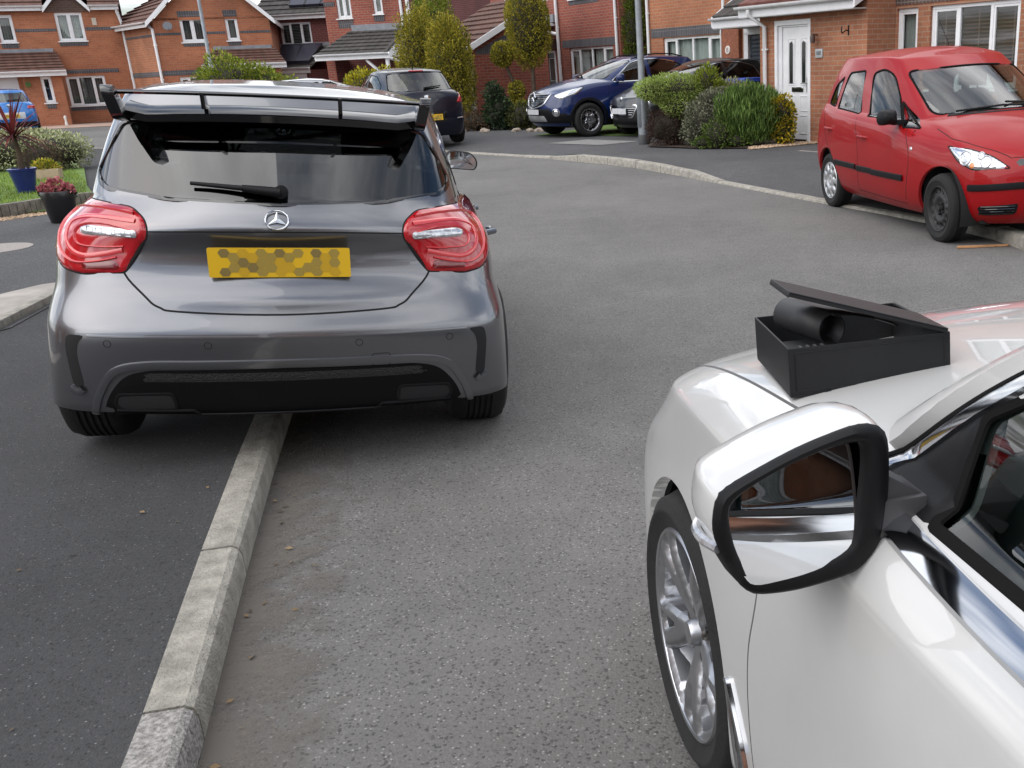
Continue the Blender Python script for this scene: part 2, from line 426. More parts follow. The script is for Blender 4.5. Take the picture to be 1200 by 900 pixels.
    def ribbon(s, name, ax, path, w, h, mat_, closed=False, parent=None, mirror=False, base=-0.002, mb=None):
        """a strip along a line drawn on the body"""
        P, N = s.proj(ax, path); m = len(P); V = []; F = []
        for i in range(m):
            a = P[i - 1] if (i > 0 or closed) else P[i]; b = P[(i + 1) % m] if (i < m - 1 or closed) else P[i]
            t = b - a; t = t / (np.linalg.norm(t) + 1e-9); sd_ = np.cross(N[i], t)
            wi = (w[i] if isinstance(w, (list, tuple)) else w) / 2
            for q, hh in ((-1, base), (-.8, h * .8), (0, h), (.8, h * .8), (1, base)): V.append(P[i] + sd_ * q * wi + N[i] * hh)
        for i in range(m if closed else m - 1):
            j = (i + 1) % m
            F += [(i * 5 + k, i * 5 + k + 1, j * 5 + k + 1, j * 5 + k) for k in range(4)]
        if mb is not None:
            mb.add(V, F)
            if mirror: mb.add([(v[0], -v[1], v[2]) for v in V], [f[::-1] for f in F])
            return None
        return s._pair(name, np.array(V), F, mat_, parent, mirror)
def loc_mesh(car, name, mb, mats, parent=None, mirror=False, **k):
    o = mb.build(name, mats, parent or car.root, **k)
    if not mirror: return o
    m2 = MB(); m2.v = [(v[0], -v[1], v[2]) for v in mb.v]; m2.f = [tuple(f)[::-1] for f in mb.f]; m2.m = mb.m; m2.uv = mb.uv
    return o, m2.build(name, mats, car.root if parent is None else (parent[1] if isinstance(parent, (list, tuple)) else parent), **k)
def dome(mb, poly, fn, depth, n=7, power=2.0, mi=0, shrink=0.0):
    """rounded solid: flat face on a 2D outline, domed away by depth; fn(u, v, w) -> 3D"""
    P = np.asarray(poly); c = P.mean(0); m = len(P); V = []; F = []
    for k in range(n):
        a = k / n; sc = (1 - a ** power) ** (1 / power) * (1 - shrink) + shrink * (1 - a)
        V += [fn(*(c + (p - c) * sc), depth * a) for p in P]
    V.append(fn(c[0], c[1], depth))
    for k in range(n - 1): F += [(k * m + i, k * m + (i + 1) % m, (k + 1) * m + (i + 1) % m, (k + 1) * m + i) for i in range(m)]
    F += [((n - 1) * m + i, (n - 1) * m + (i + 1) % m, n * m) for i in range(m)]
    F.append(tuple(range(m))[::-1]); mb.add(V, F, mi)
# ---- wheels: disc with holes
def disc_with_holes(R, holes, prof, d=0.012, thick=0.03):
    """face of a rim: polygon disc of radius R, holes cut out, dished by prof(r) along the axle -> V, F (axis = local z outward)"""
    k = int(2 * R / d) + 3; g = -R - d + np.arange(k) * d
    X, Y = np.meshgrid(g, g, indexing='ij'); V = np.stack([X.ravel(), Y.ravel()], 1)
    I = np.arange(k * k).reshape(k, k); F = np.stack([I[:-1, :-1], I[1:, :-1], I[1:, 1:], I[:-1, 1:]], -1).reshape(-1, 4)
    C = V[F].mean(1); ins = np.hypot(C[:, 0], C[:, 1]) < R; ci = circ(0, 0, R, 90)
    nin = np.bincount(F[ins].ravel(), minlength=len(V)); nout = np.bincount(F[~ins].ravel(), minlength=len(V)); rim = (nin > 0) & (nout > 0)
    V[rim], _ = snap(ci, V[rim]); F = F[ins]
    for h in holes:
        C = V[F].mean(1); i2 = pip(h, C)
        if not i2.any(): continue
        nin = np.bincount(F[i2].ravel(), minlength=len(V)); nout = np.bincount(F[~i2].ravel(), minlength=len(V)); rim = (nin > 0) & (nout > 0)
        V[rim], _ = snap(h, V[rim]); F = F[~i2]
    us = np.unique(F); mp = -np.ones(len(V), int); mp[us] = np.arange(len(us)); V = V[us]; F = mp[F]
    r = np.hypot(V[:, 0], V[:, 1])
    dist = np.full(len(V), 9.0)
    for h in holes: _, dd = snap(h, V); dist = np.minimum(dist, dd)
    z = np.array([prof(q) for q in r]) - 0.012 * np.clip(1 - dist / 0.014, 0, 1) ** 2
    V3 = np.column_stack([V, z]); FF = [tuple(dict.fromkeys(f)) for f in F.tolist()]; FF = [f for f in FF if len(f) > 2]
    E = rim_edges(FF); vs = sorted({a for e in E for a in e}); kk = {v: len(V3) + q for q, v in enumerate(vs)}
    low = V3[vs].copy(); low[:, 2] -= thick
    return np.concatenate([V3, low]), FF + [(b, a, kk[a], kk[b]) for a, b in E]
def wheel(car, x, y, R, w, Rr, style, mt, label=None, steer=0.0, z=None):
    """tyre of radius R and width w whose outer side wall is at |y|; rim face radius Rr"""
    sg = 1 if y > 0 else -1; z = R if z is None else z
    st = Matrix.Rotation(steer, 3, 'Z')
    def fn(a, b, c):                       # local disc plane (a, b), c outward along the axle
        v = st @ Vector((a * sg, sg * c, b)); return (x + v.x, y + v.y, z + v.z)
    tb = MB(); q = R - Rr
    prof = [(Rr - .012, -w + .005), (Rr, -w), (Rr + q * .5, -w - .012), (R - q * .22, -w + .004), (R - .012, -w + .022), (R - .002, -w + .045)]
    for k in range(1, 6):
        c0 = -w + .045 + (w - .09) * k / 6
        prof += [(R - .001, c0 - .006), (R - .008, c0 - .004), (R - .008, c0 + .004), (R - .001, c0 + .006)]
    prof += [(R - .002, -.045), (R - .012, -.022), (R - q * .18, -.006), (R - q * .30, -.002), (Rr + q * .52, .008), (Rr + q * .45, .009), (Rr + q * .40, .006), (Rr + .014, -.002), (Rr + .004, -.006), (Rr - .008, -.010), (Rr - .02, -.03)]
    tb.lathe(prof, 64, fn)
    rb = MB(); rb.lathe([(Rr - .001, -.006), (Rr + .003, -.012), (Rr - .004, -.002), (Rr - .010, -.004), (Rr - .016, -.02), (Rr - .03, -.06), (Rr - .045, -w * .8)], 64, fn, mi=0)
    holes, pf = [], None
    if style == 'steel':
        for k in range(14):
            a = 2 * pi * k / 14; c, s_ = cos(a), sin(a); rr = Rr * .74
            holes.append([(c * (rr + u) - s_ * v, s_ * (rr + u) + c * v) for u, v in circ(0, 0, .017, 14, .011)])
        pf = lambda r: -.035 + .018 * math.exp(-((r - Rr * .55) / .03) ** 2) - .02 * max(0, 1 - r / (Rr * .45)) + .02 * max(0, (r - Rr * .86) / (Rr * .14))
        rb2 = disc_with_holes(Rr - .012, holes, pf, .009, .006)
    elif style == 'cover':
        for k in range(9):
            a = 2 * pi * k / 9; c, s_ = cos(a), sin(a)
            holes.append([(c * u - s_ * v, s_ * u + c * v) for u, v in rp([(Rr * .60, -.013), (Rr * .84, -.028), (Rr * .84, .028), (Rr * .60, .013)], .01)])
        pf = lambda r: .004 - .03 * (r / Rr - .55) ** 2 * 2.2 - .012 * math.exp(-((r - Rr * .32) / .012) ** 2)
        rb2 = disc_with_holes(Rr - .006, holes, pf, .009, .012)
    elif style == 'flower':
        for k in range(5):
            a = 2 * pi * k / 5 + pi / 2; c, s_ = cos(a), sin(a)
            holes.append([(c * u - s_ * v, s_ * u + c * v) for u, v in rp([(Rr * .40, -.022), (Rr * .62, -.075), (Rr * .86, -.06), (Rr * .86, .06), (Rr * .62, .075), (Rr * .40, .022)], .03)])
            a += pi / 5; c, s_ = cos(a), sin(a)
            holes.append([(c * u - s_ * v, s_ * u + c * v) for u, v in rp([(Rr * .52, -.004), (Rr * .86, -.05), (Rr * .90, .0), (Rr * .86, .05), (Rr * .52, .004)], .01)])
        pf = lambda r: -.012 - .02 * max(0, 1 - r / (Rr * .5))
        rb2 = disc_with_holes(Rr - .006, holes, pf, .008, .03)
    else:                                   # 'spoke5': five swept twin spokes
        for k in range(5):
            a = 2 * pi * k / 5 + .25
            def pol(r, t): return (r * cos(a + t), r * sin(a + t))
            holes.append(spl([pol(Rr * .27, -.24), pol(Rr * .45, -.30), pol(Rr * .68, -.33), pol(Rr * .86, -.36), pol(Rr * .905, -.28), pol(Rr * .905, .26), pol(Rr * .86, .33), pol(Rr * .68, .29), pol(Rr * .45, .24), pol(Rr * .27, .18), pol(Rr * .24, -.03)], 5, True))
            holes.append(spl([pol(Rr * .58, .64), pol(Rr * .72, .585), pol(Rr * .87, .56), pol(Rr * .90, .64), pol(Rr * .87, .72), pol(Rr * .72, .69)], 4, True))
        pf = lambda r: -.006 - .035 * max(0, 1 - r / (Rr * .75)) ** 1.2 - .01 * math.exp(-(r / .03) ** 2)
        rb2 = disc_with_holes(Rr - .008, holes, pf, .0085, .045)
    V, F = rb2; rb.add([fn(*v) for v in V], F, 0)
    if style == 'steel':
        for k in range(4):
            a = 2 * pi * k / 4 + .4
            rb.lathe([(0, .004), (.010, .002), (.011, -.03)], 8, lambda p, q2, h, a=a: fn(.05 * cos(a) + p, .05 * sin(a) + q2, h - .02), mi=1)
        rb.lathe([(0, .0), (.026, -.004), (.03, -.04)], 20, fn, mi=1)
    elif style in ('spoke5', 'flower'):
        rb.lathe([(0, -.012), (.026, -.014), (.030, -.022), (.030, -.06)], 24, fn, mi=0)
        for k in range(5):
            a = 2 * pi * k / 5 + .25
            rb.lathe([(0, -.03), (.010, -.032), (.011, -.06)], 8, lambda p, q2, h, a=a: fn(.055 * cos(a) + p, .055 * sin(a) + q2, h), mi=2)
    # brake disc and dark backing behind the openings
    bk = MB(); bk.lathe([(0, -.085), (Rr * .72, -.085), (Rr * .72, -.105), (0, -.105)], 40, fn, 0); bk.lathe([(.0, -w + .03), (Rr - .02, -w + .03)], 40, fn, 1)
    o = rb.build('wheel', mt, car.root, smooth=True, angle=38)
    if label: o['label'] = label
    tb.build('tyre', M_TYRE, o, smooth=True, angle=60)
    bk.build('brake_disc', [M_DISC, M_BLACK], o, smooth=True, angle=40)
    return o
def arch(car, x, z, r, gid=90):
    """wheel opening on both sides with a turned-in lip, and a closed dark well behind it"""
    p = circ(x, z, r, 64)
    for a in 'LR': car.cut(gid, a, p, test=lambda C: C[:, 2] < z + r + .05)
def underbody(car, L0, L1, Wd, zb, wells, top=0.5):
    mb = MB(); mb.box2((L1, -Wd, zb), (L0, Wd, zb + .12))
    for (x, z, r, wi) in wells:
        for sg in (1, -1):
            fn = lambda a, b, c, sg=sg: (x + a, sg * c, z + b)
            n = 30; V = []; F = []; aa = [-.35 + (pi + .7) * k / (n - 1) for k in range(n)]
            for rr, c in ((r + .012, wi - .03), (r + .015, wi - .3), (0.0, wi - .3)):
                V += [fn(rr * cos(a_), rr * sin(a_), c) for a_ in aa]
            for i in range(2): F += [(i * n + k, i * n + k + 1, (i + 1) * n + k + 1, (i + 1) * n + k) for k in range(n - 1)]
            mb.add(V, F)
    return mb.build('underbody', M_BLACK, car.root)
def seats(car, xs, y, zb=.55, hz=.62, m=None, lean=.28, rear=False):
    for x in xs:
        for yy in ((y, -y)):
            mb = MB(); fn = lambda u, v, w: (x - .05 - w * lean * .0 - (v) * lean + w, yy + u, zb + v)
            dome(mb, rp([(-.23, 0), (.23, 0), (.24, .35), (.19, hz - .04), (.12, hz), (-.12, hz), (-.19, hz - .04), (-.24, .35)], .06), lambda u, v, w: (x - v * lean + w, yy + u, zb + v), .09, 4)
            dome(mb, rp([(-.23, 0), (.23, 0), (.24, .35), (.19, hz - .04), (.12, hz), (-.12, hz), (-.19, hz - .04), (-.24, .35)], .06), lambda u, v, w: (x - v * lean - w, yy + u, zb + v), .07, 4)
            dome(mb, rp([(-.13, hz + .05), (.13, hz + .05), (.12, hz + .23), (-.12, hz + .23)], .05), lambda u, v, w: (x - v * lean + w, yy + u, zb + v), .06, 4)
            dome(mb, rp([(-.13, hz + .05), (.13, hz + .05), (.12, hz + .23), (-.12, hz + .23)], .05), lambda u, v, w: (x - v * lean - w, yy + u, zb + v), .05, 4)
            mb.tube([(x - (hz - .03) * lean, yy + .06, zb + hz - .03), (x - (hz + .08) * lean, yy + .06, zb + hz + .08)], .008, 6)
            mb.tube([(x - (hz - .03) * lean, yy - .06, zb + hz - .03), (x - (hz + .08) * lean, yy - .06, zb + hz + .08)], .008, 6)
            mb.box((x + .25, yy, zb - .02), (.5, .46, .14))
            mb.build('seat', m or M_SEAT, car.root, smooth=True, angle=50)
def cabin(car, x0, x1, Wc, zf, dash_x, dash_z, m=None):
    """dark floor and side linings plus a dashboard and a steering wheel (right-hand drive)"""
    mb = MB(); mb.box2((x0, -Wc, zf), (x1, Wc, zf + .03)); mb.build('floor_lining', M_BLACK, car.root)
    d = MB(); P = spl([(dash_x - .42, dash_z - .32), (dash_x - .40, dash_z - .10), (dash_x - .30, dash_z), (dash_x - .05, dash_z + .01), (dash_x + .06, dash_z - .02), (dash_x + .07, dash_z - .32)], 5)
    d.prism(P, 2 * Wc - .16, lambda u, v, w: (u, -Wc + .08 + w, v)); d.build('dashboard', m or M_DASH, car.root, smooth=True, angle=60)
    s = MB(); c = Vector((dash_x - .50, -.36, dash_z - .06)); t = Matrix.Rotation(R_(-22), 3, 'Y')
    s.tube([c + t @ Vector((0, .18 * cos(a), .18 * sin(a))) for a in np.linspace(0, 2 * pi, 32, endpoint=False)], .014, 8, closed=True)
    for a in (0, pi, -pi / 2): s.tube([c + Vector((.03, 0, 0)), c + t @ Vector((0, .18 * cos(a), .18 * sin(a)))], .015, 6)
    s.lathe([(0, -.02), (.06, -.01), (.07, .03)], 16, lambda a, b, h: tuple(c + Vector((h + .02, a, b))))
    s.tube([c, c + Vector((.25, 0, -.08))], .03, 8)
    s.build('steering_wheel', M_BLACK, car.root, smooth=True)
def number_plate(car, x, y, z, w, h, m, nrm, parent=None, dots=None, tilt=0.0, label=None):
    """plate with rounded corners; nrm = +1 faces forward, -1 faces back"""
    mb = MB(); P = rp([(-w / 2, -h / 2), (w / 2, -h / 2), (w / 2, h / 2), (-w / 2, h / 2)], .008)
    mb.prism(P, .006, lambda u, v, d: (x + nrm * d + v * tilt * nrm, y + u, z + v))
    mats_ = [m]
    if dots:
        mats_ += dots
        rr = random.Random(3); s = h * .33
        for i in range(-7, 8):
            for j in (-1, 0, 1):
                u, v = i * s * .88, j * s * 1.02 + (s * .51 if i % 2 else 0)
                if abs(u) > w * .44 or abs(v) > h * .42: continue
                k = rr.choice([0, 1, 1, 2, 2, 3])
                if k == 0: continue
                hx = [(u + s * .57 * cos(q), v + s * .57 * sin(q)) for q in np.linspace(0, 2 * pi, 6, endpoint=False)]
                hx = [(a, max(-h / 2 + .004, min(h / 2 - .004, b))) for a, b in hx]
                mb.prism(hx, .0006, lambda a, b, d: (x + nrm * (.0062 + d) + b * tilt * nrm, y + a, z + b), k)
    o = mb.build('number_plate', mats_, parent or car.root)
    if label: o['label'] = label
    return o

def dress(c, paint_, wf, wr, arches, windows, windscreen=None, rear=None, doors=(), seams=(), style='spoke5', wmats=None, glass=None, trim=None, trim_w=.02,
          seat=(-.05, -.9), seat_y=.34, seat_z=.5, dash=(.8, .92), handles=(), ext=None, roof_glass=None, seal_h=.004):
    """cuts and fits what every car has; arches = [(x, z, r, well half width, wheel R, wheel width, outer y, rim R, style)]"""
    for (x, z, r, *_) in arches: arch(c, x, z, r)
    if rear: c.cut(10, 'B', rear, lambda C: C[:, 0] < 0)
    if windscreen: c.cut(11, 'F', windscreen, lambda C: C[:, 0] > -.3)
    for q, w_ in enumerate(windows):
        c.cut(20 + q, 'L', w_); c.cut(30 + q, 'R', w_)
    for q, d_ in enumerate(doors):
        c.cut(40 + q, 'L', d_); c.cut(50 + q, 'R', d_)
    c.part('body', 0, paint_, lip=.03)
    for q in range(len(doors)):
        c.part('door', 40 + q, paint_, lip=.01); c.part('door', 50 + q, paint_, lip=.01)
    if rear: c.part('rear_window', 10, glass[1], off=-.004)
    if windscreen: c.part('windscreen', 11, glass[0], off=-.004)
    for q in range(len(windows)):
        for g in (20, 30): c.part('side_window', g + q, glass[2] if len(glass) > 2 and q > 0 else glass[1], off=-.004)
    if rear: c.ribbon('window_seal', 'B', rear, .022, seal_h, M_RUBB, closed=True)
    if windscreen: c.ribbon('window_seal', 'F', windscreen, .022, seal_h, M_RUBB, closed=True)
    for w_ in windows: c.ribbon('window_seal', 'L', w_, trim_w, seal_h, M_RUBB, closed=True, mirror=True)
    for p in seams: c.ribbon('panel_seam', 'L', p, .008, .0012, M_SEAM, mirror=True)
    xs = sorted(a[0] for a in arches)
    for (x, z, r, wi, wR, ww, oy, rR, st, lab) in arches:
        for sg in (1, -1):
            wheel(c, x, sg * oy, wR, ww, rR, st, wmats[st], label=lab)
    underbody(c, xs[1] + .40, xs[0] - .35, seat_y + .25, .2, [(x, z, r, wi) for (x, z, r, wi, *_) in arches])
    seats(c, [seat[0]], seat_y, seat_z); seats(c, [seat[1]], seat_y, seat_z, .56)
    cabin(c, dash[0] + .3, xs[0] - .3, seat_y + .3, .40, dash[0], dash[1])
    for x, z in handles:
        for sg in (1, -1):
            p, n = c.hit('L', x, z); e = MB(); e.tube([(x + .09, sg * (p[1] - .012), z), (x + .06, sg * (p[1] + .03), z + .008), (x - .06, sg * (p[1] + .03), z + .01), (x - .09, sg * (p[1] - .012), z + .008)], .013, 8); e.build('door_handle', paint_, c.root, smooth=True)
def side_mirror(c, x, z, y0, y1, h, m, m_back=None, depth=.14):
    """pair of door mirrors: flat glass facing back, domed housing facing forward"""
    for sg in (1, -1):
        e = MB(); o_ = rp([(y0, z - h * .45, .03), (y1 - .02, z - h * .5, .04), (y1, z, .05), (y1 - .03, z + h * .5, .05), (y0 + .01, z + h * .5, .04)], .03)
        dome(e, o_, lambda u, v, w: (x + w, sg * u, v), depth, 8, 2.3); e.box((x + .04, sg * (y0 - .02), z - h * .35), (.06, .14, .04))
        mo = e.build('door_mirror', m, c.root, smooth=True, angle=50); cc = np.mean(o_, 0)
        g = MB(); g.prism([tuple(cc + (np.array(p_) - cc) * .88) for p_ in o_], .004, lambda u, v, w: (x - .001 - w, sg * u, v)); g.build('mirror_glass', M_MIRR, mo)
def front_wiper(c, pts):
    q = [c.hit('F', y, z) for y, z in pts]; q = [Vector(a) + Vector(b) * .018 for a, b in q]
    mb = MB(); mb.tube(q, .009, 6); mb.lathe([(0, .02), (.02, .01), (.02, -.02)], 10, lambda a, b, h: (q[0].x + a, q[0].y + b, q[0].z + h)); mb.build('wiper', M_PLAST, c.root, smooth=True)
def _wm(): return {'spoke5': [M_ALLOY, M_BLACK, M_DISC], 'steel': [M_STEEL, M_STEEL, M_STEEL], 'cover': [M_COVER, M_BLACK, M_DISC], 'flower': [mat('diamond_cut_alloy', (.42, .42, .44), .25, .9), M_BLACK, M_DISC]}
# ================================================================== car materials
M_TYRE = mat('tyre_rubber', (0.011, 0.011, 0.011), .85, var=.35, vscale=9, bump=.25, bscale=90)
M_BLACK = mat('black_underside', (0.008, 0.008, 0.009), .8)
M_PLAST = mat('black_plastic', (0.008, 0.008, 0.009), .50, spec=.18, var=.15, vscale=20, bump=.08, bscale=400)
M_GLOSSB = mat('gloss_black', (0.006, 0.006, 0.007), .08, coat=.6)
M_RUBB = mat('black_rubber', (.006, .006, .006), .8, spec=.1)
M_SEAM = mat('panel_gap', (0.004, 0.004, 0.004), .9)
M_DISC = mat('brake_disc', (0.20, 0.18, 0.17), .4, 1.0, var=.2, vscale=30)
M_CHROME = mat('chrome', (0.52, 0.53, 0.55), .09, 1.0)
M_ALLOY = mat('alloy_silver', (0.46, 0.47, 0.49), .36, 1.0, var=.10, vscale=14)
M_STEEL = mat('bare_steel_wheel', (0.022, 0.022, 0.023), .55, var=.5, vscale=12)
M_COVER = mat('wheel_cover_silver', (0.50, 0.51, 0.52), .38, .7, var=.2, vscale=9)
M_SEAT = mat('seat_cloth', (0.022, 0.022, 0.024), .9, var=.2, vscale=30)
M_DASH = mat('dashboard_plastic', (0.045, 0.055, 0.055), .65, bump=.15, bscale=500)
M_RED = mat('lamp_red', (0.42, 0.006, 0.012), .12, coat=1.0, var=.12, vscale=4)
M_REDD = mat('lamp_dark_red', (0.16, 0.003, 0.006), .12, coat=1.0)
M_REDL = mat('lamp_bright_red', (0.62, 0.05, 0.055), .15, coat=1.0)
M_CLEAR = mat('lamp_clear', (0.55, 0.56, 0.58), .15, .55, coat=1.0, var=.35, vscale=38)
M_LENS = mat('lamp_reflector', (0.75, 0.76, 0.78), .12, .9, coat=1.0)
M_AMBER = mat('lamp_amber', (0.65, 0.22, 0.06), .2, coat=1.0)
M_GDARK = glass_mat('privacy_glass', (0.055, 0.06, 0.065), .10)
M_GCAR = glass_mat('car_glass', (0.42, 0.48, 0.46), .075)
M_GCLR = glass_mat('windscreen_glass', (0.62, 0.68, 0.66), .14)
M_GSIDE = glass_mat('tinted_side_glass', (0.33, 0.39, 0.375), .06)
M_MIRR = mat('mirror_glass', (0.82, 0.84, 0.86), .01, 1.0)
M_YPL = mat('yellow_plate', (0.72, 0.44, 0.015), .35, coat=.3)
M_YP1 = mat('plate_ochre', (0.55, 0.33, 0.02), .4); M_YP2 = mat('plate_olive', (0.34, 0.24, 0.05), .4); M_YP3 = mat('plate_brown', (0.22, 0.16, 0.05), .4)
M_WPL = mat('white_plate', (0.55, 0.56, 0.58), .35, coat=.3, var=.15, vscale=20)
def paint(name, col, metal=0.0, rough=.35, coat=1.0, flake=0.0, spec=.5):
    m = mat(name, col, rough, metal, coat, spec, var=.05, vscale=2.2, coat_r=.025)
    if flake and 'flk' not in m:
        m['flk'] = 1; t, b = nodes_of(m); N = t.nodes.new; L = t.links.new
        vn = N('ShaderNodeTexVoronoi'); vn.inputs['Scale'].default_value = 900; tcn = N('ShaderNodeTexCoord'); L(tcn.outputs['Object'], vn.inputs['Vector'])
        bp = N('ShaderNodeBump'); bp.inputs['Strength'].default_value = flake; bp.inputs['Distance'].default_value = .001
        L(vn.outputs['Color'], bp.inputs['Height']); L(bp.outputs[0], b.inputs['Normal'])
    return m
P_GREY = paint('mountain_grey_paint', (0.165, 0.168, 0.180), .82, .28, 1.0, .025)
P_WHITE = paint('white_paint', (0.55, 0.55, 0.54), 0, .34, 1.0)
P_RED = paint('red_paint', (0.28, 0.002, 0.004), 0, .42, .35, spec=.2)
P_NAVY = paint('navy_paint', (0.003, 0.016, 0.085), 0, .3, .8, spec=.3)
P_DARKB = paint('dark_blue_paint', (0.004, 0.005, 0.014), .0, .3, .5, spec=.3)
P_BLK = paint('black_paint', (0.007, 0.007, 0.008), .0, .3, .6)
P_BRIGHTB = paint('bright_blue_paint', (0.01, 0.16, 0.50), .2, .3, 1.0)
P_SILV = paint('silver_paint', (0.45, 0.46, 0.48), .6, .3, 1.0)
POSE_GREY = (-2.064, 5.659, .055, .2814, .088, .984)
POSE_RED = (2.7226, 10.0127, 0.0, 3.358, .02, .989)
POSE_WHITE = (1.196, .911, 0, .262, 0, 1)
BOX = ((.194, 1.673, .957), (.476, 1.701, .969), (.159, 1.989, .938))
POSE_CROSS = (-.9804, 23.6722, .105, 2.157, 0, .984)
POSE_BLACK = (.6586, 22.6523, .105, 2.187, 0, .995)
POSE_DARK = (-5.66, 23.0, .10, .50, 0, 1.02)
POSE_BRIGHT = (-23.2, 38.12, .03, .581, 0, .98)
POSE_SILVER = (-8.85, 28.5, .03, -1.2, 0, .99)
POSE_FARBLK = (-12.95, 28.6, .03, .42, 0, 1.0)
# ================================================================== houses
def brick_mat(name, c1, c2, mortar=(.30, .27, .24), scale=1.0, soldier=False):
    if name in MATS: return MATS[name]
    m = bpy.data.materials.new(name); t, b = nodes_of(m); N = t.nodes.new; L = t.links.new
    uv = N('ShaderNodeUVMap'); br = N('ShaderNodeTexBrick')
    src = uv.outputs[0]
    if soldier:
        mp = N('ShaderNodeMapping'); mp.inputs['Rotation'].default_value = (0, 0, pi / 2); L(src, mp.inputs[0]); src = mp.outputs[0]; br.offset = 0.0
    L(src, br.inputs['Vector']); br.inputs['Scale'].default_value = scale
    br.inputs['Brick Width'].default_value = .225; br.inputs['Row Height'].default_value = .075; br.inputs['Mortar Size'].default_value = .008; br.inputs['Mortar Smooth'].default_value = .2
    br.inputs['Bias'].default_value = -.1
    br.inputs['Color1'].default_value = (*c1, 1); br.inputs['Color2'].default_value = (*c2, 1); br.inputs['Mortar'].default_value = (*mortar, 1)
    nz_ = N('ShaderNodeTexNoise'); nz_.inputs['Scale'].default_value = .9; nz_.inputs['Detail'].default_value = 7; L(uv.outputs[0], nz_.inputs['Vector'])
    mr = N('ShaderNodeMapRange'); mr.inputs['From Min'].default_value = .3; mr.inputs['From Max'].default_value = .7; mr.inputs['To Min'].default_value = .72; mr.inputs['To Max'].default_value = 1.15; L(nz_.outputs['Fac'], mr.inputs['Value'])
    n3 = N('ShaderNodeTexNoise'); n3.inputs['Scale'].default_value = 14; n3.inputs['Detail'].default_value = 4; L(uv.outputs[0], n3.inputs['Vector'])
    mr3 = N('ShaderNodeMapRange'); mr3.inputs['To Min'].default_value = .8; mr3.inputs['To Max'].default_value = 1.2; L(n3.outputs['Fac'], mr3.inputs['Value'])
    mm = N('ShaderNodeMath'); mm.operation = 'MULTIPLY'; L(mr.outputs[0], mm.inputs[0]); L(mr3.outputs[0], mm.inputs[1])
    hs = N('ShaderNodeHueSaturation'); L(mm.outputs[0], hs.inputs['Value']); L(br.outputs['Color'], hs.inputs['Color']); L(hs.outputs[0], b.inputs['Base Color'])
    bp = N('ShaderNodeBump'); bp.inputs['Strength'].default_value = .5; bp.inputs['Distance'].default_value = .006; bp.invert = True; L(br.outputs['Fac'], bp.inputs['Height']); L(bp.outputs[0], b.inputs['Normal'])
    b.inputs['Roughness'].default_value = .88; MATS[name] = m
    return m
B_ORANGE = brick_mat('brick_orange', (.40, .138, .064), (.33, .106, .05), (.32, .18, .115))
B_ORANGE2 = brick_mat('brick_orange_warm', (.39, .145, .068), (.32, .115, .055), (.34, .215, .145))
B_RED = brick_mat('brick_red', (.31, .078, .046), (.23, .056, .038), (.28, .18, .145))
B_DRED = brick_mat('brick_dark_and_shaded_red', (.17, .040, .034), (.13, .032, .03), (.18, .11, .10))  # dark brick, also used as the shaded version of the red brick
B_TAN = brick_mat('brick_tan', (.36, .145, .075), (.29, .11, .058), (.34, .22, .15))
B_BLUE = brick_mat('brick_blue_soldier', (.085, .080, .088), (.06, .058, .065), (.16, .15, .15), soldier=True)
M_UPVC = mat('white_upvc', (.74, .74, .75), .35, var=.06, vscale=6)
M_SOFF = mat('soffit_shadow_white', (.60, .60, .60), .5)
M_LEAD = mat('lead_flashing', (.20, .21, .23), .55, var=.25, vscale=5)
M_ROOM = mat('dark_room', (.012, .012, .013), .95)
M_SLAT = mat('blind_slat', (.30, .30, .29), .7); M_SLATG = mat('blind_slat_grey', (.16, .16, .165), .7); M_VOILE = mat('net_curtain', (.42, .45, .43), .8, var=.12, vscale=9)
M_WOODB = mat('wooden_blind', (.10, .055, .035), .6)
M_WGL = glass_mat('window_glass', (.80, .84, .83), .07)
def tile_mat(name, col):
    if name in MATS: return MATS[name]
    m = mat(name, col, .8, var=.30, vscale=3.0); t, b = nodes_of(m); N = t.nodes.new; L = t.links.new
    uv = N('ShaderNodeUVMap'); wv = N('ShaderNodeTexWave'); wv.wave_type = 'BANDS'; wv.bands_direction = 'X'; wv.inputs['Scale'].default_value = 1.05
    L(uv.outputs[0], wv.inputs['Vector']); bp = N('ShaderNodeBump'); bp.inputs['Strength'].default_value = .9; bp.inputs['Distance'].default_value = .03
    L(wv.outputs['Fac'], bp.inputs['Height']); L(bp.outputs[0], b.inputs['Normal'])
    return m
T_BROWN = tile_mat('roof_tile_brown', (.105, .050, .036)); T_DARK = tile_mat('roof_tile_dark', (.055, .050, .046)); T_RED = tile_mat('roof_tile_red', (.15, .055, .042))
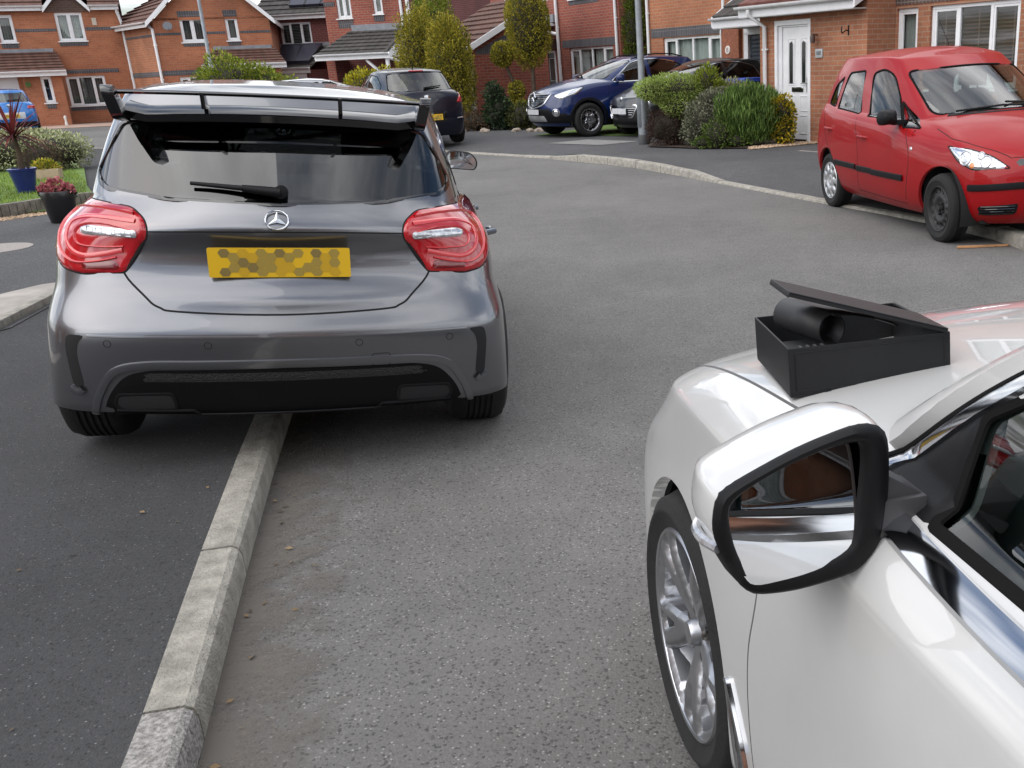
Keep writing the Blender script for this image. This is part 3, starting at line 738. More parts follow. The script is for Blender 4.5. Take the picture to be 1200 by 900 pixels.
class House:
    def __init__(s, name, label, O, ang, scale=1.0):
        s.root = thing(name, label, 'house', (O[0] * scale, O[1] * scale, CH * (1 - scale)), R_(ang)); s.root.scale = (scale,) * 3
    def wall(s, u0, u1, z0, z1, m, openings=(), y=0.0, poly_top=None, name='wall', rev=.09, axis='x', flip=False):
        """wall in the plane y (axis x) or x = y (axis y) with reveals; poly_top adds a gable above z1"""
        mb = MB(); us = sorted({u0, u1, *[o[0] for o in openings], *[o[1] for o in openings]}); zs = sorted({z0, z1, *[o[2] for o in openings], *[o[3] for o in openings]})
        P = (lambda u, z, d: (u, y + d, z)) if axis == 'x' else (lambda u, z, d: (y + d, u, z))
        def quad(a, b, c_, e): mb.add([P(*a), P(*b), P(*c_), P(*e)], [(0, 1, 2, 3)], 0, [(q[0] + q[2], q[1]) for q in (a, b, c_, e)])
        for i in range(len(us) - 1):
            for j in range(len(zs) - 1):
                cu, cz = (us[i] + us[i + 1]) / 2, (zs[j] + zs[j + 1]) / 2
                if any(o[0] < cu < o[1] and o[2] < cz < o[3] for o in openings): continue
                quad((us[i], zs[j], 0), (us[i + 1], zs[j], 0), (us[i + 1], zs[j + 1], 0), (us[i], zs[j + 1], 0))
        for o in openings:
            a, b, c_, e = o[:4]
            quad((a, c_, 0), (a, e, 0), (a, e, rev), (a, c_, rev)); quad((b, e, 0), (b, c_, 0), (b, c_, rev), (b, e, rev))
            quad((a, e, 0), (b, e, 0), (b, e, rev), (a, e, rev)); quad((b, c_, 0), (a, c_, 0), (a, c_, rev), (b, c_, rev))
        if poly_top: mb.add([P(u, z, 0) for u, z in poly_top], [tuple(range(len(poly_top)))], 0, poly_top)
        o_ = mesh_obj(name, mb.v, mb.f, m, s.root, mb.m, smooth=False, uv=mb.uv)
        return o_
    def band(s, u0, u1, z0, z1, m=None, y=0.0, name='brick_band', proud=.012):
        mb = MB(); V = [(u0, y - proud, z0), (u1, y - proud, z0), (u1, y - proud, z1), (u0, y - proud, z1), (u0, y + .02, z0), (u1, y + .02, z0), (u1, y + .02, z1), (u0, y + .02, z1)]
        mb.add(V, [(0, 1, 2, 3), (4, 0, 3, 7), (1, 5, 6, 2), (3, 2, 6, 7), (4, 5, 1, 0)], 0, [(v[0] + v[1], v[2]) for v in V])
        return mesh_obj(name, mb.v, mb.f, m or B_BLUE, s.root, mb.m, smooth=False, uv=mb.uv)
    def trim(s, name, boxes, m, bevel=.004, apart=False):
        if apart: return [s.trim(name, [b], m, bevel) for b in boxes]
        mb = MB()
        for a, b in boxes: mb.box2(a, b)
        return mb.build(name, m, s.root, bevel=bevel, seg=1)
    def window(s, u0, u1, z0, z1, lights=(1,), y=0.0, blind='vertical', sill=True, fr=.055, blind_m=None, lower=None, room=.5):
        """white frame with mullions, glass, a blind and a dark room behind; lights = widths of the panes"""
        yy = y + .045; t = sum(lights); mb = MB()
        mb.box2((u0, yy, z0), (u1, yy + .05, z0 + fr)); mb.box2((u0, yy, z1 - fr), (u1, yy + .05, z1))
        e = [u0]
        for l in lights: e.append(e[-1] + (u1 - u0) * l / t)
        for k, x in enumerate(e):
            w = fr if 0 < k < len(e) - 1 else fr
            a = x if k == 0 else (x - w if k == len(e) - 1 else x - w / 2); mb.box2((a, yy, z0 + fr), (a + w, yy + .05, z1 - fr))
        f = mb.build('window', M_UPVC, s.root, bevel=.004, seg=1)
        for k in sorted({0, len(lights) - 1}):          # opening sashes inside the outer lights
            sb = MB()
            a, b = e[k] + fr * (.5 if k else 1), e[k + 1] - fr * (.5 if k < len(lights) - 1 else 1)
            for q in ((a, z0 + fr, b, z0 + fr + .035), (a, z1 - fr - .035, b, z1 - fr), (a, z0 + fr + .035, a + .035, z1 - fr - .035), (b - .035, z0 + fr + .035, b, z1 - fr - .035)): sb.box2((q[0], yy + .008, q[1]), (q[2], yy + .045, q[3]))
            sb.build('sash', M_UPVC, f, bevel=.003, seg=1)
        g = MB(); g.add([(u0 + .02, yy + .03, z0 + .02), (u1 - .02, yy + .03, z0 + .02), (u1 - .02, yy + .03, z1 - .02), (u0 + .02, yy + .03, z1 - .02)], [(0, 1, 2, 3)]); g.build('pane', M_WGL, f)
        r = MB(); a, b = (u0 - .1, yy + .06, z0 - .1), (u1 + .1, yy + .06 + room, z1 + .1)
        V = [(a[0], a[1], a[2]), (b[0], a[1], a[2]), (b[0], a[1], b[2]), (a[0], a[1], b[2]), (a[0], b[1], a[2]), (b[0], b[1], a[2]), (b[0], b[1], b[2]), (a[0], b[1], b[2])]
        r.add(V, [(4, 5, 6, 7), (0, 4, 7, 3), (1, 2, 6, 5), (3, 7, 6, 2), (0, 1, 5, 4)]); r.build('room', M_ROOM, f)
        bl = MB(); yb = yy + .13; rr = random.Random(int(u0 * 100 + z0 * 10)); zb = z0 + .04
        if blind == 'vertical':
            n = int((u1 - u0) / .085)
            for k in range(n):
                x = u0 + .05 + (u1 - u0 - .1) * (k + .5) / n; M_ = Matrix.Rotation(R_(38 + rr.uniform(-6, 6)), 3, 'Z'); bl.box((x, yb, (zb + z1) / 2), (.085, .004, z1 - zb), M_)
        elif blind == 'venetian':
            n = int((z1 - z0) / .055)
            for k in range(n):
                M_ = Matrix.Rotation(R_(25), 3, 'X'); bl.box(((u0 + u1) / 2, yb, zb + (z1 - zb) * (k + .5) / n), (u1 - u0 - .06, .050, .004), M_)
            for x in np.linspace(u0 + .2, u1 - .2, max(2, int((u1 - u0) / .5))): bl.box((x, yb - .03, (zb + z1) / 2), (.02, .004, z1 - zb))
        elif blind in ('net', 'curtain'):
            n = 40; xs = np.linspace(u0 + .03, u1 - .03, n * 2)
            V = []; F = []
            for k, x in enumerate(xs):
                if blind == 'curtain' and .36 < (x - u0) / (u1 - u0) < .50: continue
                d = .018 * sin(k * 1.1 + rr.uniform(-.3, .3)); V += [(x, yb + d, zb), (x, yb + d, z1)]
                q = len(V)
                if q >= 4 and abs(V[q - 4][0] - x) < .2: F.append((q - 4, q - 2, q - 1, q - 3))
            bl.add(V, F)
        if bl.v: bl.build('blind', blind_m or (M_VOILE if blind in ('net', 'curtain') else M_SLAT), f, smooth=blind in ('net', 'curtain'))
        if sill:
            k = MB(); k.box2((u0 - .05, y - .055, z0 - .035), (u1 + .05, y + .05, z0)); k.build('sill', M_UPVC, f, bevel=.006, seg=1)
        return f
    def roof(s, e0, e1, t1, t0, m, course=.30, name='roof', th=.05):
        """tiled slope from the eaves line e0-e1 to the upper line t0-t1 in stepped courses"""
        e0, e1, t0, t1 = (Vector(p) for p in (e0, e1, t0, t1)); sl = ((t0 - e0).length + (t1 - e1).length) / 2; n = max(2, int(sl / course))
        nrm = (e1 - e0).cross(t0 - e0).normalized(); nrm = nrm if nrm.z > 0 else -nrm; V = []; F = []; UV = []
        for k in range(n):
            a, b = k / n, min(1, (k + 1.08) / n); q = [e0.lerp(t0, a), e1.lerp(t1, a), e1.lerp(t1, b), e0.lerp(t0, b)]; i = len(V)
            V += [q[0] + nrm * th, q[1] + nrm * th, q[2] + nrm * .006, q[3] + nrm * .006, q[0] - nrm * .01, q[1] - nrm * .01]
            w = (e1 - e0).length; UV += [(0, a * sl), (w, a * sl), (w, b * sl), (0, b * sl), (0, a * sl - .03), (w, a * sl - .03)]
            F += [(i, i + 1, i + 2, i + 3), (i + 4, i + 5, i + 1, i), (i + 5, i + 2, i + 1), (i + 4, i, i + 3)]
        return mesh_obj(name, V, F, m, s.root, smooth=False, uv=UV)
    def gutter(s, p0, p1, r=.055, fascia=.16, name='gutter'):
        """white half-round gutter with the fascia board under it, along the eaves"""
        p0, p1 = Vector(p0), Vector(p1); d = (p1 - p0).normalized(); o = Vector((d.y, -d.x, 0)); o = o if o.y < 0 or (abs(o.y) < 1e-6) else -o
        mb = MB(); V = []; F = []; n = 8
        for p in (p0, p1): V += [p + o * (r + r * cos(a)) + Vector((0, 0, -r * sin(a))) for a in np.linspace(0, pi, n + 1)]
        F = [(k, k + 1, n + 2 + k, n + 1 + k) for k in range(n)]; mb.add(V, F)
        V = []; 
        for p in (p0, p1): V += [p + o * (r + (r - .008) * cos(a)) + Vector((0, 0, -(r - .008) * sin(a))) for a in np.linspace(0, pi, n + 1)]
        mb.add(V, [f[::-1] for f in F]); g = mb.build(name, M_UPVC, s.root, smooth=True, angle=50)
        fb = MB(); q = [p0 - Vector((0, 0, fascia)), p1 - Vector((0, 0, fascia)), p1 + Vector((0, 0, .01)), p0 + Vector((0, 0, .01))]
        V = [v - o * .002 for v in q] + [v - o * .03 for v in q]; fb.add(V, [(0, 1, 2, 3), (5, 4, 7, 6), (0, 4, 5, 1), (3, 2, 6, 7), (0, 3, 7, 4), (1, 5, 6, 2)]); fb.build('fascia', M_UPVC, s.root)
        return g
    def pipe(s, pts, r=.034, m=None, name='drainpipe'):
        mb = MB(); mb.tube(pts, r, 10)
        zs = [p[2] for p in pts]
        for z in np.arange(min(zs) + .5, max(zs) - .1, 1.1):
            x = np.interp(z, zs[::-1], [p[0] for p in pts][::-1]); y = np.interp(z, zs[::-1], [p[1] for p in pts][::-1]); mb.box((x, y + .01, z), (.12, .05, .03))
        return mb.build(name, m or M_UPVC, s.root, smooth=True, angle=40)
    def bargeboard(s, p0, p1, w=.17, th=.04, y=0, m=None, name='bargeboard'):
        p0, p1 = Vector(p0), Vector(p1); d = Vector((0, 0, -w)); mb = MB(); n = Vector((0, -th, 0))
        V = [p0, p1, p1 + d, p0 + d]; V = V + [v + n for v in V]; mb.add(V, [(3, 2, 1, 0), (4, 5, 6, 7), (0, 1, 5, 4), (2, 3, 7, 6), (1, 2, 6, 5), (3, 0, 4, 7)]); return mb.build(name, m or M_UPVC, s.root)
    def shell(s, u0, u1, z1, y1, m, ridge=None):
        """plain side and back walls"""
        s.wall(.0, y1, -.3, z1, m, axis='y', y=u0); s.wall(.0, y1, -.3, z1, m, axis='y', y=u1); s.wall(u0, u1, -.3, z1, m, y=y1)
    def panel_door(s, u0, u1, z0, z1, y=0.0, m=None, lights=(), knob=True, slot=None, name='door', panels=()):
        d = MB(); d.box2((u0, y + .05, z0), (u1, y + .09, z1))
        for (a, b, c_, e) in panels:                         # raised mouldings
            for q in ((a, c_, b, c_ + .02), (a, e - .02, b, e), (a, c_ + .02, a + .02, e - .02), (b - .02, c_ + .02, b, e - .02)): d.box2((q[0], y + .042, q[1]), (q[2], y + .052, q[3]))
        o = d.build(name, m or M_UPVC, s.root, bevel=.004, seg=1)
        for l in lights:
            P_ = l; g = MB(); g.prism(P_, .006, lambda u, v, w: (u, y + .044 + w, v)); g.build('door_glass', mat('obscure_glass_dark', (.02, .022, .022), .15), o)
            g = MB(); q = rp(P_, .005, 1); g.tube([(u, y + .046, v) for u, v in P_], .012, 6, closed=True); g.build('glass_bead', M_UPVC, o)
        if slot: 
            g = MB(); g.box2((slot[0], y + .035, slot[2]), (slot[1], y + .05, slot[3])); g.build('letterbox', M_CHROME, o, bevel=.004)
            g = MB(); g.box2((slot[0] + .03, y + .031, slot[2] + .025), (slot[1] - .03, y + .036, slot[3] - .025)); g.build('letterbox_flap', M_PLAST, o)
        if knob:
            g = MB(); zk = (z0 + z1) / 2 - .02; g.box2((u1 - .075, y + .035, zk - .12), (u1 - .045, y + .05, zk + .12)); g.tube([(u1 - .06, y + .03, zk + .03), (u1 - .06, y + .0, zk + .03), (u1 - .18, y + .0, zk + .03)], .009, 8); g.build('handle', M_ALLOY, o, bevel=.003, seg=1)
        return o
# ================================================================== the houses round the close
def house_front_right():                                   # white door and porch behind the red car
    h = House('brick_house', 'brick house with a white front door and tiled porch behind the red car', (1.7657, 19.3), -56.4)
    h.wall(-.10, 2.58, -.2, 2.35, B_TAN, [(.31, 1.25, .12, 2.10)], name='porch_wall')
    h.wall(0, .62, -.2, 2.30, B_TAN, axis='y', y=2.58, name='porch_wall'); h.wall(0, .62, -.2, 2.30, B_TAN, axis='y', y=-.10, name='porch_wall')
    h.wall(-.09, 8.2, -.2, 5.0, B_TAN, [(2.60, 3.05, 1.42, 2.16), (3.30, 4.98, .95, 2.16), (3.3, 4.9, 3.4, 4.5)], y=.62)
    h.shell(-.09, 8.2, 5.0, 8.0, B_TAN)
    h.trim('door_frame', [((.31, -.012, .10), (.38, .10, 2.10)), ((1.18, -.012, .10), (1.25, .10, 2.10)), ((.38, -.012, 2.02), (1.18, .10, 2.10)), ((.44, .025, .14), (.47, .10, 1.99)), ((.38, .025, 1.99), (1.18, .10, 2.02)), ((.38, .025, .12), (.44, .10, 1.99))], M_UPVC)
    h.panel_door(.47, 1.18, .15, 1.99, y=.0, lights=[[(.64, 1.08), (.76, 1.08), (.76, 1.72), (.72, 1.77), (.64, 1.73)], [(.97, 1.08), (1.09, 1.08), (1.09, 1.73), (1.01, 1.77), (.97, 1.72)]], slot=(.72, 1.02, .94, 1.02),
                 panels=[(.60, .80, 1.04, 1.81), (.93, 1.13, 1.04, 1.81), (.58, .80, .62, .88), (.92, 1.13, .62, .88), (.58, .80, .24, .56), (.92, 1.13, .24, .56)])
    h.trim('doorstep', [((.2, -.5, -.2), (1.4, -.002, .12))], mat('concrete_step', (.34, .33, .31), .85, var=.2, vscale=9), .01)
    h.gutter((-.36, -.28, 2.36), (2.56, -.28, 2.36), fascia=.17)
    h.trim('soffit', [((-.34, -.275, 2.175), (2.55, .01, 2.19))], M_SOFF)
    h.roof((-.36, -.26, 2.37), (2.56, -.26, 2.37), (2.56, .62, 2.86), (-.36, .62, 2.86), T_RED)
    h.bargeboard((2.58, -.28, 2.38), (2.58, .62, 2.88), .18, name='bargeboard') if False else None
    mb = MB(); V = [(2.56, -.30, 2.20), (2.56, .62, 2.68), (2.56, .62, 2.88), (2.56, -.30, 2.40), (2.60, -.30, 2.20), (2.60, .62, 2.68), (2.60, .62, 2.88), (2.60, -.30, 2.40)]
    mb.add(V, [(0, 1, 2, 3), (7, 6, 5, 4), (0, 3, 7, 4), (0, 4, 5, 1), (3, 2, 6, 7)]); mb.build('bargeboard', M_UPVC, h.root)
    h.pipe([(.0, -.34, 2.30), (.0, -.34, 2.22), (.10, -.06, 2.02), (.10, -.06, .05)], .036)
    h.window(2.60, 3.05, 1.42, 2.16, (1,), y=.62, blind='net', room=.6)
    h.window(3.30, 4.98, .95, 2.16, (1, 1.15, 1), y=.62, blind='venetian', blind_m=M_WOODB, room=.8)
    h.window(3.3, 4.9, 3.4, 4.5, (1, 1), y=.62, blind='net', room=.6)
    h.band(2.56, 5.3, 2.21, 2.43, y=.62, m=brick_mat('brick_brown_soldier', (.10, .06, .05), (.07, .042, .038), (.18, .15, .13), soldier=True))
    g = MB(); g.box2((1.385, -.02, 1.48), (1.56, 0, 1.62)); po = g.build('number_plaque', mat('slate_plaque', (.36, .37, .38), .5), h.root, bevel=.004)
    g = MB()
    for k, (x, w) in enumerate(((1.425, .012), (1.46, .035), (1.505, .035))):
        g.box2((x - w / 2, -.0235, 1.525), (x + w / 2, -.0205, 1.58))
        if w > .02: g.box2((x - w / 2 + .01, -.0255, 1.545), (x + w / 2 - .01, -.0236, 1.56), 1)
    g.build('numerals', [mat('dark_numeral', (.08, .085, .09), .5), mat('slate_plaque', (0, 0, 0))], po)
    g = MB(); g.tube([(1.41, 0, 1.84), (1.41, -.07, 1.84), (1.41, -.09, 1.80)], .012, 8); g.lathe([(0, 1.86), (.035, 1.84), (.045, 1.80), (.04, 1.72), (0, 1.71)], 14, lambda a, b, z: (1.41 + a, -.10 + b, z)); g.build('porch_lamp', mat('bronze_lamp', (.09, .06, .05), .45, .4), h.root, smooth=True, angle=40)
    g = MB(); g.tube([(2.16, 0, 1.86), (2.16, -.05, 1.88), (2.22, -.20, 1.83), (2.27, -.26, 1.86), (2.26, -.24, 1.93)], .010, 6); g.tube([(2.16, 0, 1.95), (2.16, 0, 1.80)], .014, 6); g.build('basket_hook', M_PLAST, h.root, smooth=True)
    h.roof((-.3, .35, 5.05), (8.4, .35, 5.05), (8.4, 4.3, 7.2), (-.3, 4.3, 7.2), T_RED); h.roof((8.4, 8.3, 5.05), (-.3, 8.3, 5.05), (-.3, 4.3, 7.2), (8.4, 4.3, 7.2), T_RED)
    for u in (-.09, 8.2): h.wall(.62, 8.0, 5.0, 5.0001, B_TAN, axis='y', y=u, poly_top=[(.62, 5.0), (8.0, 5.0), (4.3, 7.1)], name='gable')
    h.gutter((-.3, .33, 5.1), (8.4, .33, 5.1))
def house_middle():                                        # four light window, dark roller door
    h = House('brick_house', 'brick house with a wide four pane window and dark roller garage door', (.5645, 27.0), -56.4)
    ops = [(-1.03, 1.44, 1.02, 2.08), (2.42, 4.7, -.2, 2.04), (-.9, 1.2, 3.45, 4.5)]
    h.wall(-1.70, 6.0, -.3, 5.0, B_ORANGE2, ops); h.shell(-1.70, 6.0, 5.0, 8.0, B_ORANGE2)
    h.window(-1.03, 1.44, 1.02, 2.08, (1, 1.3, 1.25, 1), blind='net'); h.window(-.9, 1.2, 3.45, 4.5, (1, 1), blind='net')
    h.band(-1.56, 1.58, 2.10, 2.315); h.band(-1.05, 1.46, .90, 1.00)
    mb = MB(); mb.box2((2.50, .05, -.2), (4.62, .07, 2.0))
    for k in range(24): mb.tube([(2.5, .05, k * .083), (4.62, .05, k * .083)], .022, 6)
    h_ = mb.build('garage_door', mat('roller_door_slate', (.035, .045, .058), .4, var=.1), h.root, smooth=True, angle=40)
    h.trim('garage_frame', [((2.32, -.02, -.2), (2.48, .08, 2.06)), ((4.6, -.02, -.2), (4.72, .08, 2.06)), ((2.32, -.02, 2.02), (4.72, .08, 2.18))], M_UPVC)
    h.trim('brick_pier', [((1.62, -.10, -.2), (2.24, -.002, 2.3))], mat('brick_pier_red', (.25, .09, .05), .9, var=.3, vscale=14, bump=.4, bscale=30), 0)
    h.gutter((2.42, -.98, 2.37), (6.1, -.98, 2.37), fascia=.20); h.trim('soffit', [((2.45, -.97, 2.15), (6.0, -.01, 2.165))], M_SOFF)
    h.roof((2.42, -.95, 2.38), (6.1, -.95, 2.38), (6.1, 0, 2.98), (2.42, 0, 2.98), T_DARK)
    mb = MB(); V = [(2.40, -.98, 2.20), (2.40, 0, 2.84), (2.40, 0, 3.02), (2.40, -.98, 2.40), (2.44, -.98, 2.20), (2.44, 0, 2.84), (2.44, 0, 3.02), (2.44, -.98, 2.40)]
    mb.add(V, [(0, 1, 2, 3), (7, 6, 5, 4), (0, 3, 7, 4), (0, 4, 5, 1), (3, 2, 6, 7)]); mb.build('bargeboard', M_UPVC, h.root)
    h.pipe([(-1.64, -.05, 5.0), (-1.64, -.05, .0)], .042); h.pipe([(1.72, -.13, 5.0), (1.72, -.13, 2.6)], .040); h.pipe([(1.60, -.13, 2.3), (1.60, -.13, .9)], .018)
    g = MB(); g.lathe([(0, -.12), (.085, -.12), (.095, -.105), (.095, -.10)], 24, lambda a, b, z: (1.83 + a, z, 1.72 + b)); po = g.build('number_plaque', mat('ceramic_plaque', (.72, .70, .66), .4), h.root, smooth=True, angle=40)
    g = MB(); g.tube([(1.83 + .03 * cos(a), -.123, 1.745 + .022 * sin(a)) for a in np.linspace(0, 2 * pi, 16, endpoint=False)], .006, 5, closed=True); g.tube([(1.83 + .032 * cos(a), -.123, 1.698 + .025 * sin(a)) for a in np.linspace(0, 2 * pi, 16, endpoint=False)], .006, 5, closed=True); g.build('numerals', mat('red_numeral', (.25, .05, .04), .5), po)
    h.roof((-1.9, -.3, 5.05), (6.2, -.3, 5.05), (6.2, 4.0, 7.2), (-1.9, 4.0, 7.2), T_DARK); h.roof((6.2, 8.3, 5.05), (-1.9, 8.3, 5.05), (-1.9, 4.0, 7.2), (6.2, 4.0, 7.2), T_DARK)
    for u in (-1.7, 6.0): h.wall(0, 8, 5.0, 5.0001, B_ORANGE2, axis='y', y=u, poly_top=[(0, 5.0), (8.0, 5.0), (4.0, 7.1)], name='gable')
    h.gutter((-1.9, -.32, 5.1), (6.2, -.32, 5.1))
def house_behind_crossover():
    h = House('brick_house', 'red brick house with a curtained white window behind the blue crossover', (-2.1328, 31.5), -56.4)
    ops = [(-1.21, 1.31, .95, 2.0), (-2.78, -2.1, -.2, 1.95), (-1.0, .62, 3.32, 4.4), (-5.45, -4.66, 3.36, 4.4)]
    h.wall(-6.4, 1.72, -.3, 5.0, B_RED, ops); h.shell(-6.4, 1.72, 5.0, 8.0, B_RED)
    h.window(-1.21, 1.31, .95, 2.0, (1, 1.25, 1.2, 1), blind='curtain'); h.window(-1.0, .62, 3.32, 4.4, (1, 1), blind='net'); h.window(-5.45, -4.66, 3.36, 4.4, (1, 1), blind='net')
    h.band(-1.60, 1.58, 2.02, 2.225); h.band(-1.02, .64, 3.17, 3.28)
    h.pipe([(-1.75, -.06, 5.0), (-1.75, -.06, 1.0)], .05); h.pipe([(1.63, -.06, 5.0), (1.63, -.06, .0)], .042); h.pipe([(-2.55, -.5, 2.72), (-2.3, -.3, 2.55), (-1.78, -.08, 2.42)], .05, name='branch_pipe')
    h.trim('door_frame', [((-2.80, -.02, -.2), (-2.70, .08, 1.98)), ((-2.15, -.02, -.2), (-2.08, .08, 1.98)), ((-2.7, -.02, 1.90), (-2.15, .08, 1.98))], M_UPVC)
    h.panel_door(-2.70, -2.15, -.1, 1.90, m=mat('dark_green_door', (.015, .022, .020), .4), knob=False, lights=[[(-2.6, 1.1), (-2.25, 1.1), (-2.25, 1.75), (-2.6, 1.75)]])
    # small balustraded canopy over the door
    h.trim('canopy', [((-3.0, -.62, 2.66), (-1.98, .0, 2.74)), ((-3.0, -.64, 2.30), (-1.98, -.56, 2.38)), ((-3.0, -.62, 2.38), (-2.94, -.56, 2.66)), ((-2.04, -.62, 2.38), (-1.98, -.56, 2.66))] + [((x, -.61, 2.38), (x + .04, -.57, 2.66)) for x in (-2.78, -2.60, -2.42, -2.22)], M_UPVC)
    h.trim('flashing', [((-3.0, -.1, 2.76), (-1.9, -.003, 2.98))], M_LEAD)
    h.trim('porch_block', [((-3.0, -.55, 2.02), (-1.95, -.003, 2.28))], mat('dark_brown_block', (.05, .022, .018), .6))  # solid dark brown block below the canopy
    h.roof((-6.6, -.3, 5.05), (1.9, -.3, 5.05), (1.9, 4.0, 7.2), (-6.6, 4.0, 7.2), T_BROWN); h.roof((1.9, 8.3, 5.05), (-6.6, 8.3, 5.05), (-6.6, 4.0, 7.2), (1.9, 4.0, 7.2), T_BROWN)
    for u in (-6.4, 1.72): h.wall(0, 8, 5.0, 5.0001, B_RED, axis='y', y=u, poly_top=[(0, 5.0), (8.0, 5.0), (4.0, 7.1)], name='gable')
    h.gutter((-6.6, -.32, 5.1), (1.9, -.32, 5.1))
def garage_block():
    h = House('garage', 'red brick garage with a white door and brown tiled roof behind the topiary', (-5.1248, 29.0), -56.4)
    D_ = 2.3
    h.wall(-3.3, 0, -.3, 2.0, B_RED, [(-3.05, -.14, -.3, 1.88)], name='wall'); h.wall(0, D_, -.3, 2.0, B_RED, axis='y', y=0, poly_top=[(0, 2.0), (D_, 2.0), (D_, 3.25)]); h.wall(0, D_, -.3, 2.0, B_RED, axis='y', y=-3.3, poly_top=[(0, 2.0), (D_, 2.0), (D_, 3.25)]); h.wall(-3.3, 0, -.3, 3.25, B_RED, y=D_)
    d = MB(); d.box2((-3.05, .04, -.2), (-.14, .08, 1.88))
    for k in range(12): d.box2((-3.05, .03, -.05 + k * .16), (-.14, .042, .09 + k * .16))
    d.build('garage_door', M_UPVC, h.root, bevel=.004, seg=1)
    h.trim('door_frame', [((-.17, -.03, -.2), (.0, .05, 1.95)), ((-3.3, -.03, -.2), (-3.05, .05, 1.95))], M_UPVC, apart=True)
    h.roof((-3.5, -.28, 1.96), (.14, -.28, 1.96), (.14, D_ + .1, 3.38), (-3.5, D_ + .1, 3.38), T_BROWN)
    h.gutter((-3.5, -.30, 2.01), (.16, -.30, 2.01), fascia=.17)
    mb = MB(); V = [(.12, -.32, 1.84), (.12, D_ + .1, 3.24), (.12, D_ + .1, 3.41), (.12, -.32, 2.0), (.165, -.32, 1.84), (.165, D_ + .1, 3.24), (.165, D_ + .1, 3.41), (.165, -.32, 2.0)]
    mb.add(V, [(0, 1, 2, 3), (7, 6, 5, 4), (0, 3, 7, 4), (0, 4, 5, 1), (3, 2, 6, 7)]); mb.build('bargeboard', M_UPVC, h.root)
    b_ = MB(); V = [(.013, .06, 2.02), (.013, 1.35, 2.02), (.013, 1.35, 2.55), (.013, .25, 1.98)]; b_.add([(.013, .15, 1.90), (.013, 1.2, 1.90), (.013, 1.2, 2.44), (.013, .15, 1.98)], [(0, 1, 2, 3)], 0, [(v[1], v[2]) for v in V]); mesh_obj('gable_brick', b_.v, b_.f, B_BLUE, h.root, smooth=False, uv=b_.uv)
def house_canopy():
    h = House('brick_house', 'red brick house with a dark tiled canopy porch and white boarded gable', (-12.0197, 38.0), -13.8, 1.2)
    ops = [(1.01, 1.55, 3.32, 4.2), (2.38, 2.72, 3.40, 4.2), (.70, .98, .9, 1.92)]
    h.wall(.54, 3.62, .0, 4.5, B_RED, ops); h.wall(0, 8, 0, 4.5, B_DRED, axis='y', y=3.62, poly_top=[(0, 4.5), (8, 4.5), (4, 6.6)]); h.wall(0, 8, 0, 4.5, B_RED, axis='y', y=.54, poly_top=[(0, 4.5), (8, 4.5), (4, 6.6)]); h.wall(.54, 3.62, 0, 4.5, B_RED, y=8)  # right side wall in darker brick: its shade is put into the colour
    # white mortar patches on the shaded side
    h.window(1.01, 1.55, 3.32, 4.2, (1, 1), blind='curtain'); h.window(2.38, 2.72, 3.40, 4.2, (1,), blind='net'); h.window(.70, .98, .9, 1.92, (1,), blind='net')
    h.band(1.0, 1.56, 3.02, 3.26); h.band(2.36, 2.74, 3.18, 3.36); h.band(.54, .95, 3.72, 3.86); h.band(1.6, 2.3, 3.92, 4.1)
    h.trim('flashing', [((1.5, -.08, 2.86), (3.5, -.003, 3.10))], M_LEAD)
    h.roof((.9, -1.62, 2.14), (3.42, -1.62, 2.14), (3.42, 0, 2.92), (1.45, 0, 2.92), T_DARK, course=.26); h.gutter((.9, -1.64, 2.16), (3.62, -1.64, 2.16), fascia=.18)
    mb = MB(); mb.add([(3.44, -1.6, 2.02), (3.44, .0, 2.02), (3.44, .0, 2.86), (3.44, -1.55, 2.12)], [(0, 1, 2, 3)]); 
    mb.add([(3.50, -1.6, 2.02), (3.50, .0, 2.02), (3.50, .0, 2.86), (3.50, -1.55, 2.12)], [(3, 2, 1, 0)]); mb.build('boarded_gable', M_UPVC, h.root)
    for k in range(6): h.trim('board', [((3.50, -1.5 + k * .26, 2.04 + k * .13), (3.515, 0, 2.055 + k * .13))], M_SOFF, .0)
    mb = MB(); V = [(3.43, -1.66, 2.14), (3.43, 0, 2.94), (3.43, 0, 3.0), (3.43, -1.66, 2.20), (3.54, -1.66, 2.14), (3.54, 0, 2.94), (3.54, 0, 3.0), (3.54, -1.66, 2.20)]; mb.add(V, [(0, 1, 2, 3), (7, 6, 5, 4), (0, 3, 7, 4), (0, 4, 5, 1), (3, 2, 6, 7)]); mb.build('verge_tile', T_DARK, h.root)
    h.trim('porch_post', [((3.40, -1.55, .2), (3.50, -1.45, 2.0))], M_UPVC); g = MB(); g.tube([(2.7, -1.5, 1.95), (3.42, -1.5, 1.3)], .05, 4); g.build('brace', M_UPVC, h.root)
    h.wall(.9, 1.22, .2, 2.0, B_RED, y=-.95, name='porch_pier'); h.wall(-.95, 0, .2, 2.0, B_DRED, axis='y', y=1.22, name='porch_pier'); h.wall(1.22, 3.4, .2, 2.05, B_DRED, y=-.05, name='porch_back')  # pier side and porch back: shade painted in by the darker brick
    h.pipe([(3.40, -.06, 4.5), (3.47, -.06, .2)], .05); h.pipe([(3.66, -.06, 4.5), (3.66, -.06, .2)], .06); h.pipe([(3.55, -1.6, 2.0), (3.75, -1.4, 1.9), (4.05, -1.0, 1.75)], .05)
    h.roof((.3, -.3, 4.5), (3.9, -.3, 4.5), (3.9, 4, 6.7), (.3, 4, 6.7), T_DARK); h.roof((3.9, 8.3, 4.5), (.3, 8.3, 4.5), (.3, 4, 6.7), (3.9, 4, 6.7), T_DARK)
